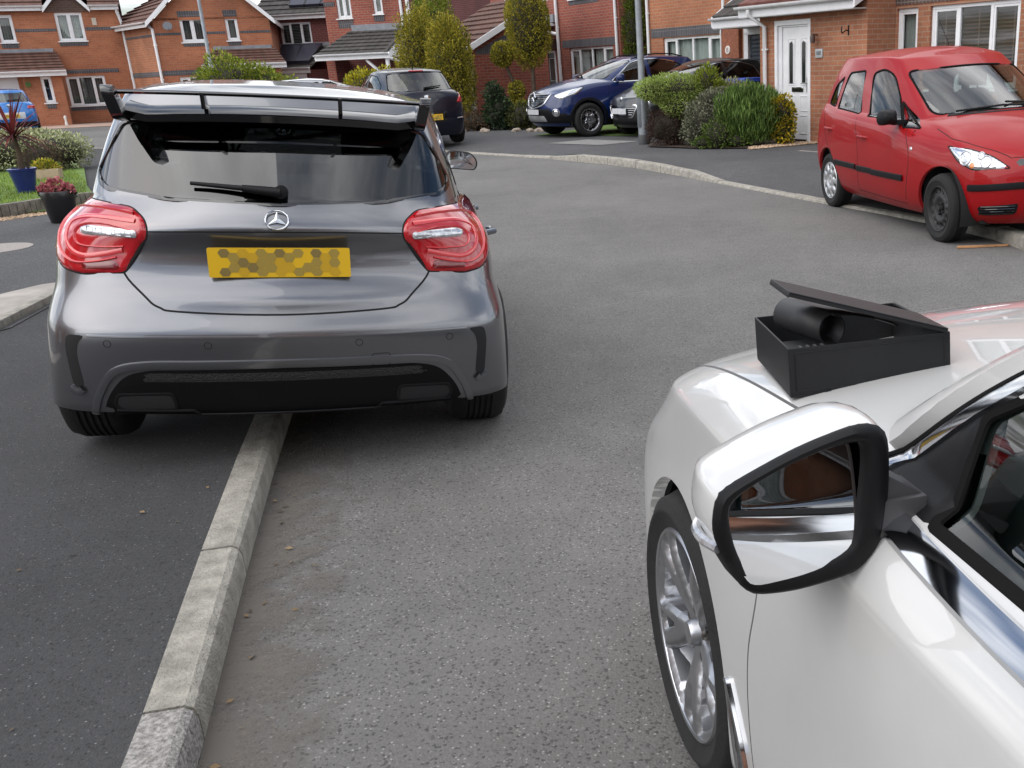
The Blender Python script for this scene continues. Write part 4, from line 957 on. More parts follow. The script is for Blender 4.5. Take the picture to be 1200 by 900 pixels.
def house_solar():
    h = House('brick_house', 'distant house with solar panels on both of its dark roofs', (-15.7594, 43.0), -9.8, 1.2)
    ops = [(.95, 2.23, 2.68, 3.5)]
    h.wall(.2, 3.4, 0, 3.7, B_DRED, ops); h.wall(0, 6, 0, 3.7, B_DRED, axis='y', y=3.4); h.wall(0, 6, 0, 3.7, B_DRED, axis='y', y=.2); h.wall(.2, 3.4, 0, 3.7, B_DRED, y=6)
    h.window(.95, 2.23, 2.68, 3.5, (1, 1, 1), blind='venetian', blind_m=M_SLATG)
    h.gutter((.1, -.25, 3.78), (3.5, -.25, 3.78), fascia=.18); h.roof((.0, -.25, 3.78), (3.6, -.25, 3.78), (3.6, 3, 5.9), (.0, 3, 5.9), T_DARK); h.roof((3.6, 6.2, 3.78), (0, 6.2, 3.78), (0, 3, 5.9), (3.6, 3, 5.9), T_DARK)
    sp_m = mat('solar_panel', (.030, .030, .048), .35, .1, var=.1); fm = mat('panel_frame_black', (.015, .015, .018), .4)
    def panel(a, b, c_, d_, n, up):
        a, b, c_, d_ = map(Vector, (a, b, c_, d_)); nn = (b - a).cross(d_ - a).normalized(); nn = nn if nn.z > 0 else -nn
        for k in range(n):
            q = [a.lerp(b, k / n + .01), a.lerp(b, (k + 1) / n - .01), d_.lerp(c_, (k + 1) / n - .01), d_.lerp(c_, k / n + .01)]; V = [v + nn * (.09 + up) for v in q] + [v + nn * .03 for v in q]; mb = MB()
            mb.add(V, [(0, 1, 2, 3), (0, 4, 5, 1), (1, 5, 6, 2), (2, 6, 7, 3), (3, 7, 4, 0)]); o = mb.build('solar_panel', sp_m, h.root)
            f = MB(); f.tube([v + nn * (.09 + up) for v in q], .018, 4, closed=True); f.build('panel_frame', fm, o)
    panel((1.45, .05, 4.0), (3.4, .05, 4.0), (3.4, 1.6, 5.0), (1.15, 1.6, 5.0), 3, .04)
    h.roof((.9, -2.2, 1.80), (3.1, -2.2, 1.80), (3.1, 0, 2.62), (.45, 0, 2.62), T_DARK); h.trim('flashing', [((.4, -.06, 2.58), (3.3, -.003, 2.74))], M_LEAD)
    panel((1.75, -1.85, 1.94), (2.95, -1.85, 1.94), (2.75, -.2, 2.56), (1.05, -.2, 2.56), 2, .05)
    h.gutter((1.4, -2.22, 1.84), (3.1, -2.22, 1.84), fascia=.20); h.wall(1.5, 3.0, 0, 1.7, B_DRED, y=-2.1, name='garage_wall'); h.wall(-2.1, 0, 0, 1.75, B_DRED, axis='y', y=1.5, name='garage_wall'); h.wall(-2.1, 0, 0, 1.75, B_DRED, axis='y', y=3.0, name='garage_wall')
    d = MB()
    for k in range(12): d.box2((1.66, -2.15, .2 + k * .12), (2.9, -2.11, .312 + k * .12))
    d.build('garage_door', M_UPVC, h.root, bevel=.004, seg=1); h.pipe([(1.56, -2.16, 1.72), (1.56, -2.16, .2)], .04)
    mb = MB(); V = [(.42, .02, 2.66), (1.38, -2.24, 1.84), (1.38, -2.24, 1.70), (.42, .02, 2.52)]; mb.add(V + [(v[0] - .05, v[1], v[2]) for v in V], [(0, 1, 2, 3), (7, 6, 5, 4), (0, 4, 5, 1), (3, 2, 6, 7)]); mb.build('bargeboard', M_SOFF, h.root)
def house_gable():
    h = House('brick_house', 'orange brick house with a front gable, satellite dish and white drainpipe', (-17.3035, 37.0), 16.4, 1.2)
    ops = [(1.10, 1.86, 2.76, 3.53), (2.53, 2.92, 2.77, 3.51), (.78, 1.78, .9, 1.66)]
    A = [(.28, 3.46), (3.95, 3.46), (2.1, 5.1)]
    h.wall(.28, 3.95, 0, 3.46, B_ORANGE, ops, poly_top=A)
    mb = MB(); q = sqrt(2.34 ** 2 + 4.77 ** 2); mb.add([(-2.06, 4.77, 0), (.28, 0, 0), (.28, 0, 3.46), (-2.06, 4.77, 3.46)], [(0, 1, 2, 3)], 0, [(0, 0), (q, 0), (q, 3.46), (0, 3.46)]); mesh_obj('side_wall', mb.v, mb.f, B_ORANGE2, h.root, smooth=False, uv=mb.uv); mb = MB()
    for z0, z1 in ((1.70, 1.86), (2.98, 3.05)):
        o_ = [(-2.075, 4.765), (.27, -.012)]; mb.add([(*o_[0], z0), (*o_[1], z0), (*o_[1], z1), (*o_[0], z1)], [(0, 1, 2, 3)], 0, [(0, z0), (q, z0), (q, z1), (0, z1)])
    mesh_obj('side_band', mb.v, mb.f, B_BLUE, h.root, smooth=False, uv=mb.uv); h.wall(4.77, 7, 0, 3.46, B_ORANGE2, axis='y', y=-2.06); h.wall(0, 7, 0, 3.46, B_ORANGE2, axis='y', y=3.95); h.wall(-2.06, .28, 0, 3.46, B_ORANGE2, y=7); h.wall(.28, 3.95, 0, 3.46, B_ORANGE2, y=7, poly_top=A)
    h.window(1.10, 1.86, 2.76, 3.53, (1, 1), blind='vertical', blind_m=M_SLATG); h.window(2.53, 2.92, 2.77, 3.51, (1,), blind='vertical'); h.window(.78, 1.78, .9, 1.66, (1, 1.3, 1), blind='curtain')
    for a in ((1.08, 1.88, 3.56, 3.74), (2.51, 2.94, 3.54, 3.74), (1.1, 1.9, 2.62, 2.72), (2.53, 2.93, 2.62, 2.73), (.30, 1.09, 3.0, 3.075), (1.9, 2.5, 3.0, 3.075), (2.95, 3.93, 3.0, 3.075), (.30, 2.0, 1.72, 1.88)): h.band(*a)
    h.trim('alarm_box', [((1.35, -.06, 4.28), (1.55, -.003, 4.45))], M_UPVC, .01)
    for s_ in (1, -1):
        e = 2.115 + s_ * 2.02
        if s_ > 0: h.roof((e, -.30, 3.36), (e, 7.3, 3.36), (2.115, 7.3, 5.22), (2.115, -.30, 5.22), T_BROWN, course=.28)
        else: h.roof((e, -.30, 3.36), (-2.30, 4.72, 3.40), (.6, 7.3, 5.22), (2.115, -.30, 5.22), T_BROWN, course=.28); h.gutter((e + .0, -.28, 3.42), (-2.30, 4.72, 3.44), fascia=.16)
        mb = MB(); V = [(e, -.33, 3.26), (2.115, -.33, 5.12), (2.115, -.33, 5.28), (e, -.33, 3.42)]; mb.add(V + [(v[0], -.28, v[2]) for v in V], [(0, 1, 2, 3), (7, 6, 5, 4), (0, 4, 5, 1), (3, 2, 6, 7), (0, 3, 7, 4)]); mb.build('bargeboard', M_UPVC, h.root)
        if s_ > 0: h.gutter((e, 7.3, 3.40), (e, -.3, 3.40), fascia=.14)
    h.pipe([(.12, .2, 3.34), (.14, .1, 3.28), (.24, -.06, 3.20), (.24, -.06, 0)], .045)
    # lean-to porch roof at the right
    h.roof((1.7, -1.3, 1.98), (4.35, -1.3, 1.98), (4.0, 0, 2.50), (2.05, 0, 2.50), T_BROWN, course=.22); h.trim('flashing', [((2.02, -.06, 2.42), (3.9, -.003, 2.60))], M_LEAD); h.gutter((1.7, -1.32, 2.0), (4.35, -1.32, 2.0))
    h.wall(2.3, 4.1, 0, 1.95, B_ORANGE2, y=-1.1, name='porch_wall'); h.wall(-1.1, 0, 0, 1.95, B_ORANGE2, axis='y', y=4.1, name='porch_wall'); h.wall(-1.1, 0, 0, 1.95, B_ORANGE2, axis='y', y=2.3, name='porch_wall')
    d = MB(); dome(d, circ(0, 0, .15, 20, .13), lambda u, v, w: (.76 + u, -.30 + w - .1 * u, 3.28 + v), .05, 5); d.tube([(.76, -.22, 3.24), (.78, 0, 3.2)], .018, 6); d.tube([(.76, -.3, 3.16), (.80, -.46, 3.22)], .01, 5); d.build('satellite_dish', mat('dish_grey', (.16, .17, .19), .5), h.root, smooth=True, angle=50)
    f = MB(); f.tube([(.5, 2.6, 3.6), (.5, 2.6, 4.7)], .05, 8); f.build('vent_pipe', M_SOFF, h.root)
def house_left():
    h = House('brick_house', 'leftmost orange brick house with a dormer window and a tiled lean-to porch', (-23.098, 37.6), 25.7, 1.2)
    ops = [(2.26, 3.10, 3.0, 3.93), (2.17, 3.40, .84, 1.84), (.50, .98, 3.0, 3.88), (-1.2, -.3, 3.0, 3.88)]
    A = [(2.02, 4.0), (3.32, 4.0), (2.67, 4.72)]
    h.wall(-2.5, 4.25, 0, 4.02, B_ORANGE, ops); h.wall(0, 7, 0, 4.02, B_ORANGE2, axis='y', y=4.25, poly_top=[(0, 4.02), (7, 4.02), (3.5, 6)]); h.wall(0, 7, 0, 4.02, B_ORANGE2, axis='y', y=-2.5, poly_top=[(0, 4.02), (7, 4.02), (3.5, 6)]); h.wall(-2.5, 4.25, 0, 4.02, B_ORANGE2, y=7)
    h.wall(2.0, 3.34, 3.95, 4.0, brick_mat('brick_dormer_brown', (.13, .075, .055), (.10, .06, .05), (.17, .13, .11)), y=-.03, poly_top=A, name='dormer_gable')
    h.window(2.26, 3.10, 3.0, 3.93, (1, 1), blind='net'); h.window(2.17, 3.40, .84, 1.84, (1, 1.15, 1), blind='vertical', blind_m=M_SLATG); h.window(.50, .98, 3.0, 3.88, (1,), blind='vertical'); h.window(-1.2, -.3, 3.0, 3.88, (1, 1), blind='net')
    for a in ((1.0, 2.24, 3.33, 3.42), (3.12, 4.22, 3.34, 3.44), (2.24, 3.12, 2.84, 2.97), (.5, 1.0, 2.82, 2.96), (2.1, 3.9, 1.93, 2.06), (2.15, 3.42, .68, .80)): h.band(*a)
    h.band(-.1, 4.24, .10, .22, m=B_DRED, name='plinth')
    h.trim('air_vent', [((3.38, -.02, 3.50), (3.52, -.003, 3.74))], mat('vent_buff', (.50, .44, .36), .6), .004)
    for (a, b) in ((-2.6, 2.0), (3.34, 4.3)): h.gutter((a, -.22, 4.15), (b, -.22, 4.15), fascia=.16)
    h.roof((-2.7, -.24, 4.12), (1.98, -.24, 4.12), (1.98, 3.5, 6.1), (-2.7, 3.5, 6.1), T_BROWN, course=.28); h.roof((3.36, -.24, 4.12), (4.35, -.24, 4.12), (4.35, 3.5, 6.1), (3.36, 3.5, 6.1), T_BROWN, course=.28); h.roof((1.98, .9, 4.7), (3.36, .9, 4.7), (3.36, 3.5, 6.1), (1.98, 3.5, 6.1), T_BROWN, course=.28)
    h.roof((4.35, 7.2, 4.12), (-2.7, 7.2, 4.12), (-2.7, 3.5, 6.1), (4.35, 3.5, 6.1), T_BROWN, course=.28)
    for s_ in (1, -1):
        e = 2.67 + s_ * .72; h.roof((e, -.25, 4.02), (e, 1.0, 4.02), (2.67, 1.0, 4.82), (2.67, -.25, 4.82), T_BROWN, course=.25)
        mb = MB(); V = [(e, -.27, 3.92), (2.67, -.27, 4.72), (2.67, -.27, 4.88), (e, -.27, 4.08)]; mb.add(V + [(v[0], -.23, v[2]) for v in V], [(0, 1, 2, 3), (7, 6, 5, 4), (0, 4, 5, 1), (3, 2, 6, 7), (0, 3, 7, 4)]); mb.build('bargeboard', M_UPVC, h.root)
    h.wall(.95, 2.13, 0, 1.92, B_ORANGE, [(1.48, 1.80, 1.0, 1.86)], y=-1.2, name='porch_wall'); h.wall(-1.2, 0, 0, 1.9, B_ORANGE2, axis='y', y=2.13, name='porch_wall'); h.wall(-2.2, .95, 0, 1.92, B_ORANGE, [(-.35, .80, 0, 1.86)], y=-1.0, name='porch_wall'); h.wall(-1.2, -1.0, 0, 1.92, B_ORANGE2, axis='y', y=.95, name='porch_wall')
    h.window(1.48, 1.80, 1.0, 1.86, (1,), y=-1.2, blind='none', room=.4); h.band(1.50, 1.78, .82, .96, y=-1.2)
    d = MB(); d.box2((-.35, -.98, 0), (.80, -.93, 1.86)); do = d.build('door', mat('white_arched_door', (.60, .60, .63), .4), h.root)
    d = MB(); P_ = [(.42, 1.20), (.74, 1.20)] + [(.58 + .16 * cos(a), 1.34 + .16 * sin(a)) for a in np.linspace(0, pi, 12)]; d.prism(P_, .01, lambda u, v, w: (u, -.985 - w, v)); d.build('door_glass', mat('obscure_glass_dark', (0, 0, 0)), do)
    h.roof((-2.3, -1.45, 2.02), (2.32, -1.45, 2.02), (2.06, 0, 2.68), (-2.3, 0, 2.68), T_BROWN, course=.22); h.gutter((-2.3, -1.47, 2.04), (2.32, -1.47, 2.04), fascia=.17); h.trim('flashing', [((-2.3, -.06, 2.62), (2.0, -.003, 2.78))], M_LEAD); h.trim('soffit', [((-2.3, -1.44, 1.87), (2.3, -1.0, 1.885))], M_SOFF)
    h.pipe([(4.25, -.25, 4.05), (4.22, -.15, 3.95), (4.30, -.08, 3.55), (4.30, -.08, .1)], .05)
    b = MB(); dome(b, circ(0, 0, .09, 14), lambda u, v, w: (1.10 + u, -1.32 + w, 1.62 + v), .09, 4); b.tube([(1.1, -1.3, 1.7), (1.1, -1.3, 1.86)], .008, 5); b.build('hanging_basket', mat('basket_leaf', (.05, .09, .02), .8, var=.4, vscale=40), h.root, smooth=True)
    o = MB(); o.lathe([(0, .38), (.04, .36), (.05, .30), (.03, .22), (.05, .12), (.05, .06), (0, .05)], 10, lambda a, b_, z: (1.98 + a, -1.6 + b_, z + .2)); og = o.build('garden_ornament', mat('ornament_white', (.7, .68, .64), .6), None, smooth=True)
    og.matrix_world = h.root.matrix_basis.copy() if False else Matrix.LocRotScale(h.root.location, h.root.rotation_euler, h.root.scale); tag(og, 'small white figure standing at the foot of the left house wall', 'ornament')
def house_behind_camera(O=(10.5, -8.5), ang=170.0, label='brick house across the road behind the camera, seen in the car mirror'):                                 # only seen in mirrors and paint
    h = House('brick_house', label, O, ang)
    ops = [(1.2, 3.0, .9, 2.1), (1.4, 2.8, 3.4, 4.5), (5.2, 6.6, 3.4, 4.5), (5.0, 6.0, .0, 2.1)]
    h.wall(0, 8, -.3, 5.0, B_ORANGE2, ops); h.shell(0, 8, 5.0, 7, B_ORANGE2)
    h.window(1.2, 3.0, .9, 2.1, (1, 1, 1), blind='net'); h.window(1.4, 2.8, 3.4, 4.5, (1, 1), blind='net'); h.window(5.2, 6.6, 3.4, 4.5, (1, 1), blind='net'); h.panel_door(5.0, 6.0, 0, 2.1)
    h.roof((-.2, -.3, 5.05), (8.2, -.3, 5.05), (8.2, 3.5, 7), (-.2, 3.5, 7), T_BROWN); h.roof((8.2, 7.3, 5.05), (-.2, 7.3, 5.05), (-.2, 3.5, 7), (8.2, 3.5, 7), T_BROWN); h.gutter((-.2, -.32, 5.1), (8.2, -.32, 5.1))
# ================================================================== ground
def asphalt(name, c0, c1, stone, sc=1.0, stones=.5, patch=.18, rough=.9):
    m = bpy.data.materials.new(name); t, b = nodes_of(m); N = t.nodes.new; L = t.links.new
    tcn = N('ShaderNodeTexCoord'); v1 = N('ShaderNodeTexVoronoi'); v1.inputs['Scale'].default_value = 95 * sc; v1.inputs['Randomness'].default_value = 1
    L(tcn.outputs['Object'], v1.inputs['Vector'])
    n1 = N('ShaderNodeTexNoise'); n1.inputs['Scale'].default_value = 55 * sc; n1.inputs['Detail'].default_value = 8; n1.inputs['Roughness'].default_value = .7; L(tcn.outputs['Object'], n1.inputs['Vector'])
    n2 = N('ShaderNodeTexNoise'); n2.inputs['Scale'].default_value = .55; n2.inputs['Detail'].default_value = 7; n2.inputs['Roughness'].default_value = .6; L(tcn.outputs['Object'], n2.inputs['Vector'])
    r1 = N('ShaderNodeValToRGB'); e = r1.color_ramp.elements; e[0].position = .28; e[0].color = (*c0, 1); e[1].position = .72; e[1].color = (*c1, 1); L(n1.outputs['Fac'], r1.inputs[0])
    # single pale and dark chippings: random cell colour above a threshold
    sp = N('ShaderNodeSeparateColor'); L(v1.outputs['Color'], sp.inputs[0])
    th = N('ShaderNodeValToRGB'); th.color_ramp.elements[0].position = 1 - .16 * stones - .02; th.color_ramp.elements[1].position = 1 - .16 * stones + .02; L(sp.outputs['Red'], th.inputs[0])
    inr = N('ShaderNodeValToRGB'); inr.color_ramp.elements[0].position = .30; inr.color_ramp.elements[0].color = (1, 1, 1, 1); inr.color_ramp.elements[1].position = .52; inr.color_ramp.elements[1].color = (0, 0, 0, 1); L(v1.outputs['Distance'], inr.inputs[0])
    mu = N('ShaderNodeMath'); mu.operation = 'MULTIPLY'; L(th.outputs[0], mu.inputs[0]); L(inr.outputs[0], mu.inputs[1])
    mx_ = N('ShaderNodeMix'); mx_.data_type = 'RGBA'; L(mu.outputs[0], mx_.inputs['Factor']); L(r1.outputs[0], mx_.inputs['A']); mx_.inputs['B'].default_value = (*stone, 1)
    td = N('ShaderNodeValToRGB'); td.color_ramp.elements[0].position = .20 * stones; td.color_ramp.elements[0].color = (.55, .55, .55, 1); td.color_ramp.elements[1].position = .20 * stones + .06; td.color_ramp.elements[1].color = (1, 1, 1, 1); L(sp.outputs['Green'], td.inputs[0])
    m2 = N('ShaderNodeMix'); m2.data_type = 'RGBA'; m2.blend_type = 'MULTIPLY'; m2.inputs['Factor'].default_value = 1; L(mx_.outputs['Result'], m2.inputs['A']); L(td.outputs[0], m2.inputs['B'])
    mr = N('ShaderNodeMapRange'); mr.inputs['From Min'].default_value = .3; mr.inputs['From Max'].default_value = .7; mr.inputs['To Min'].default_value = 1 - patch; mr.inputs['To Max'].default_value = 1 + patch; L(n2.outputs['Fac'], mr.inputs['Value'])
    n5 = N('ShaderNodeTexNoise'); n5.inputs['Scale'].default_value = 4.5; n5.inputs['Detail'].default_value = 6; L(tcn.outputs['Object'], n5.inputs['Vector'])
    mr5 = N('ShaderNodeMapRange'); mr5.inputs['To Min'].default_value = .86; mr5.inputs['To Max'].default_value = 1.14; L(n5.outputs['Fac'], mr5.inputs['Value'])
    mm = N('ShaderNodeMath'); mm.operation = 'MULTIPLY'; L(mr.outputs[0], mm.inputs[0]); L(mr5.outputs[0], mm.inputs[1])
    hs = N('ShaderNodeHueSaturation'); L(mm.outputs[0], hs.inputs['Value']); L(m2.outputs['Result'], hs.inputs['Color']); L(hs.outputs[0], b.inputs['Base Color'])
    b.inputs['Roughness'].default_value = rough; b.inputs['Specular IOR Level'].default_value = .3
    bp = N('ShaderNodeBump'); bp.inputs['Strength'].default_value = .5; bp.inputs['Distance'].default_value = .004; ad = N('ShaderNodeMath'); ad.operation = 'SUBTRACT'; L(n1.outputs['Fac'], ad.inputs[0]); L(v1.outputs['Distance'], ad.inputs[1]); L(ad.outputs[0], bp.inputs['Height']); L(bp.outputs[0], b.inputs['Normal'])
    MATS[name] = m; return m
A_ROAD = asphalt('road_asphalt', (.112, .108, .103), (.176, .170, .162), (.315, .305, .288), 1.45, .42, .16)
A_PAVE = asphalt('pavement_asphalt', (.037, .037, .038), (.067, .067, .068), (.20, .195, .19), 1.7, .14, .16)
A_DRIVE = asphalt('drive_asphalt', (.058, .058, .060), (.100, .100, .103), (.26, .255, .25), 1.2, .35, .2)
M_KERB = mat('kerb_concrete', (.31, .292, .252), .92, var=.30, vscale=15, bump=1.0, bscale=110)
M_KERBA = mat('kerb_exposed_aggregate', (.24, .225, .20), .92, var2=(.42, .40, .38), var=.5, vscale=75, bump=1.0, bscale=90)
M_CONC = mat('concrete_paving', (.34, .31, .28), .9, var=.22, vscale=4, bump=.3, bscale=120)
M_GRAV = mat('gravel', (.42, .30, .20), .9, island=.45)
M_EDGE = mat('stone_edging', (.17, .155, .13), .95, var=.4, vscale=9, bump=.6, bscale=40)
def sheet(name, pts, z, m, nm='structure'):
    o = mesh_obj(name, [(x, y, z) if len(p_) == 2 else tuple(p_) for p_ in pts for x, y in [p_[:2]]], [tuple(range(len(pts)))], m, smooth=False)
    if o.data.polygons[0].normal.z < 0: o.data.flip_normals()
    return setting(o)
def polyline(pts, step=.2):
    P = [np.array(p, float) for p in pts]; out_ = []
    for a, b in zip(P[:-1], P[1:]):
        n = max(1, int(np.linalg.norm((b - a)[:2]) / step)); out_ += [a + (b - a) * k / n for k in range(n)]
    return out_ + [P[-1]]
def kerb_line(name, line, hfun, width=.125, side=1, m=None, joint=.915, base=-.06, off=0.0, old=None):
    """row of kerb stones along a line (edge next to the road); hfun(distance) is their height; side = +1: the stones lie left of the line"""
    P = [np.array(p, float) for p in line]; s_ = np.r_[0, np.cumsum([np.linalg.norm(b - a) for a, b in zip(P[:-1], P[1:])])]
    def at(d):
        return np.array([np.interp(d, s_, [p[0] for p in P]), np.interp(d, s_, [p[1] for p in P])])
    mb = MB(); n = int(s_[-1] / joint); rr = random.Random(len(line) * 7 + n)
    for k in range(n):
        d0, d1 = k * joint + .006 + off, (k + 1) * joint - .006 + off; a, b = at(d0), at(d1); t = (b - a) / np.linalg.norm(b - a); nn = np.array([-t[1], t[0]]) * side
        j = rr.uniform(-.004, .004); h0, h1 = hfun(d0) + j, hfun(d1) + j; rd = .018
        pr = [(-.004, base), (.0, 0), (.012, 1), (.030, 2), (width, 2), (width, base)]
        V = []
        for q, h in ((a, h0), (b, h1)):
            for o_, z in ((-.002, base), (.0, h - .035), (.008, h - .012), (.026, h), (width, h), (width, base)): V.append((*(q + nn * o_), z))
        mb.add(V, [(i, i + 1, 7 + i, 6 + i) for i in range(5)] + [(0, 1, 2, 3, 4, 5), (11, 10, 9, 8, 7, 6)], 1 if old and old(d0) else 0)
    return setting(mb.build(name, [m or M_KERB, M_KERBA], smooth=True, angle=28))
def build_ground():
    setting(mesh_obj('road', [(-120, -60, 0), (120, -60, 0), (120, 160, 0), (-120, 160, 0)], [(0, 1, 2, 3)], A_ROAD, smooth=False))
    # --- left kerb: from beside the camera, under the grey car and round the corner of the close
    kl = [(.05, -3.4), (-.35, -1.2), (-.90, .93), (-1.165, 2.03), (-1.425, 3.0), (-1.62, 3.75), (-1.72, 4.16), (-2.9, 9), (-4.4, 14), (-6.6, 18.5), (-9.6, 22.5), (-13.5, 25.5), (-20, 28), (-40, 31)]
    s0 = sum(np.linalg.norm(np.array(b) - np.array(a)) for a, b in zip(kl[:3], kl[1:4]))
    so_ = s0 + np.hypot(1.185 - 1.165, .075); kerb_line('left_kerb', kl, lambda d: .105, .118, side=1, off=so_ % .915 - .915 * 0, old=lambda d: d < so_ - .1)
    inner = []
    for a, b in zip(kl[:-1], kl[1:]): pass
    K = [np.array(p) for p in kl]; T_ = [(K[min(i + 1, len(K) - 1)] - K[max(i - 1, 0)]) for i in range(len(K))]
    inner = [tuple(k + np.array([-t[1], t[0]]) / np.linalg.norm(t) * .115) for k, t in zip(K, T_)]
    sheet('pavement', inner + [(-40, -3.4)], .101, A_PAVE)
    # silt washed against the kerb
    sm = bpy.data.materials.new('road_silt'); t, b = nodes_of(sm); N = t.nodes.new; L = t.links.new
    uv = N('ShaderNodeUVMap'); sx = N('ShaderNodeSeparateXYZ'); L(uv.outputs[0], sx.inputs[0]); tcn = N('ShaderNodeTexCoord'); nz_ = N('ShaderNodeTexNoise'); nz_.inputs['Scale'].default_value = 6; nz_.inputs['Detail'].default_value = 8; nz_.inputs['Roughness'].default_value = .7; L(tcn.outputs['Object'], nz_.inputs['Vector'])
    a1 = N('ShaderNodeMath'); a1.operation = 'MULTIPLY_ADD'; a1.inputs[1].default_value = 1.5; L(nz_.outputs['Fac'], a1.inputs[0]); sb = N('ShaderNodeMath'); sb.operation = 'SUBTRACT'; L(a1.outputs[0], sb.inputs[0]); L(sx.outputs['X'], sb.inputs[1]); a1.inputs[2].default_value = -.28
    mr = N('ShaderNodeMapRange'); mr.inputs['From Min'].default_value = .0; mr.inputs['From Max'].default_value = .45; mr.inputs['To Max'].default_value = .72; L(sb.outputs[0], mr.inputs['Value']); L(mr.outputs[0], b.inputs['Alpha'])
    b.inputs['Base Color'].default_value = (.150, .134, .116, 1); b.inputs['Roughness'].default_value = .95
    V = []; UV = []
    for k, t_ in zip(K, T_):
        n = -np.array([-t_[1], t_[0]]) / np.linalg.norm(t_); V += [(*(k + n * .002), .005), (*(k + n * .62), .005)]; UV += [(0, 0), (1, 0)]
    o = mesh_obj('road_silt', V, [(2 * i, 2 * i + 1, 2 * i + 3, 2 * i + 2) for i in range(len(K) - 1)], sm, smooth=False, uv=UV)
    if o.data.polygons[0].normal.z < 0: o.data.flip_normals()
    setting(o)
    # paler side strip with concrete edging and the drive beyond it
    sheet('drive', [(-4.5, 8.4), (-4.15, 6.3), (-4.9, 4.2), (-30, 3.0), (-30, 17), (-11.5, 18.0), (-8.6, 15.5), (-6.2, 11.0)], .106, A_DRIVE)
    c0 = [(-4.36, 7.75), (-4.66, 7.55), (-4.82, 7.1), (-5.6, 5.3), (-6.6, 3.2), (-5.6, 2.8), (-4.72, 4.9), (-4.26, 6.24), (-4.40, 7.15)]
    mb = MB(); mb.prism(c0, .045, lambda u, v, w: (u, v, .10 + w)); setting(mb.build('concrete_strip', M_CONC, bevel=.008))
    mb = MB()
    for q in (((-4.40, 7.17), (-4.26, 6.22)), ((-4.26, 6.20), (-4.74, 4.86)), ((-4.74, 4.84), (-5.6, 2.82))):
        a, b = np.array(q[0]), np.array(q[1]); t = (b - a) / np.linalg.norm(b - a); n = np.array([-t[1], t[0]]); n = n if n[0] > 0 else -n
        mb.prism([tuple(a), tuple(b), tuple(b + n * .07), tuple(a + n * .07)], .06, lambda u, v, w: (u, v, .095 + w))
    setting(mb.build('edging_kerb', M_KERB, bevel=.008))
    # manhole cover
    m_ = MB(); m_.lathe([(0, .112), (.30, .112), (.335, .111), (.335, .10)], 40, lambda a, b, z: (-6.35 + a, 9.68 + b * 1.0, z)); tag(m_.build('manhole_cover', mat('manhole_concrete', (.30, .27, .25), .9, var=.2, vscale=60, bump=.5, bscale=80), smooth=True, angle=30), 'round pale manhole cover set in the drive left of the grey car', 'manhole')
    # --- far kerb along the houses: flush at the drives, raised between them
    kf = [(-16.0, 36.5), (-10.5, 29.5), (-6.6, 24.2), (-4.55, 21.17), (-2.13, 18.53), (-1.98, 18.30), (-.67, 16.5), (.19, 14.64), (.41, 14.11), (1.59, 11.42), (2.3, 9.9), (2.66, 8.9), (2.86, 7.6), (2.98, 5), (3.1, 1), (3.2, -6)]
    sl_ = lambda p: sum(np.linalg.norm(np.array(b) - np.array(a)) for a, b in zip(kf[:p], kf[1:p + 1]))
    d_a, d_b, d_c = sl_(4), sl_(8), sl_(10)
    def hf(d):
        up = np.interp(d, [d_a, d_a + .8, d_b - .55, d_b + .35, d_c + .3, d_c + 1.2], [.028, .11, .11, .028, .028, .11]); return float(up)
    kerb_line('far_kerb', kf, hf, .125, side=1)
    # pavement behind it: height follows the kerb, level one metre in
    V = []; L_ = polyline([(*p, 0) for p in kf], .4); S = np.r_[0, np.cumsum([np.linalg.norm((b - a)[:2]) for a, b in zip(L_[:-1], L_[1:])])]
    F = []; hb = [(np.array(L_[min(i + 1, len(L_) - 1)]) - np.array(L_[max(0, i - 1)]))[:2] for i in range(len(L_))]
    for p, s_, t in zip(L_, S, hb):
        n = np.array([-t[1], t[0]]) / np.linalg.norm(t); h = hf(s_) - .006; q = p[:2]
        V += [(*(q + n * .12), h), (*(q + n * 1.0), .10), (*(q + n * 1.9), .104), (*(q + np.array([30, 14])), .104)]
    for i in range(len(L_) - 1): F += [(4 * i + k, 4 * i + k + 1, 4 * i + 5 + k, 4 * i + 4 + k) for k in range(3)]
    o = mesh_obj('far_pavement', V, F, A_DRIVE, smooth=True)
    if o.data.polygons[0].normal.z < 0: o.data.flip_normals()
    setting(o)
    # pale patches and a reinstatement in the far pavement
    sheet('pavement_patch', [(-2.35, 20.75), (-1.25, 19.75), (-.55, 20.3), (-1.6, 21.4)], .109, mat('pale_patch', (.20, .195, .185), .9, var=.2, vscale=8))
    sheet('pavement_line', [(2.05, 16.75), (2.95, 15.35), (3.02, 15.4), (2.12, 16.82)], .109, M_CONC)
    sheet('pale_paving', [(-27, 40.2), (-15, 43.5), (-15, 46), (-29, 45)], .012, mat('pink_paving', (.36, .25, .20), .9, var=.2, vscale=2))
    # planting bed in front of the middle house
    sheet('soil_bed', [(-.35, 18.75), (.5, 17.95), (1.35, 17.55), (2.55, 18.35), (1.9, 19.9), (.6, 20.8), (-.3, 19.9)], .125, mat('bark_soil', (.055, .035, .024), .95, var=.5, vscale=25, bump=1, bscale=50))
    sheet('front_lawn', [(-2.9, 23.4), (.2, 21.3), (3.0, 25.5), (-.5, 28.0)], .115, mat('lawn_base', (.09, .15, .025), .95, var=.35, vscale=3))
    # left garden: edging, gravel, lawn
    sheet('garden_soil', [(-7.55, 12.35), (-7.0, 12.9), (-8.6, 15.6), (-10.4, 18.9), (-11.3, 20.3), (-20, 22), (-22, 12), (-10, 11.2), (-8.3, 11.45)], .13, mat('lawn_base', (0, 0, 0)))
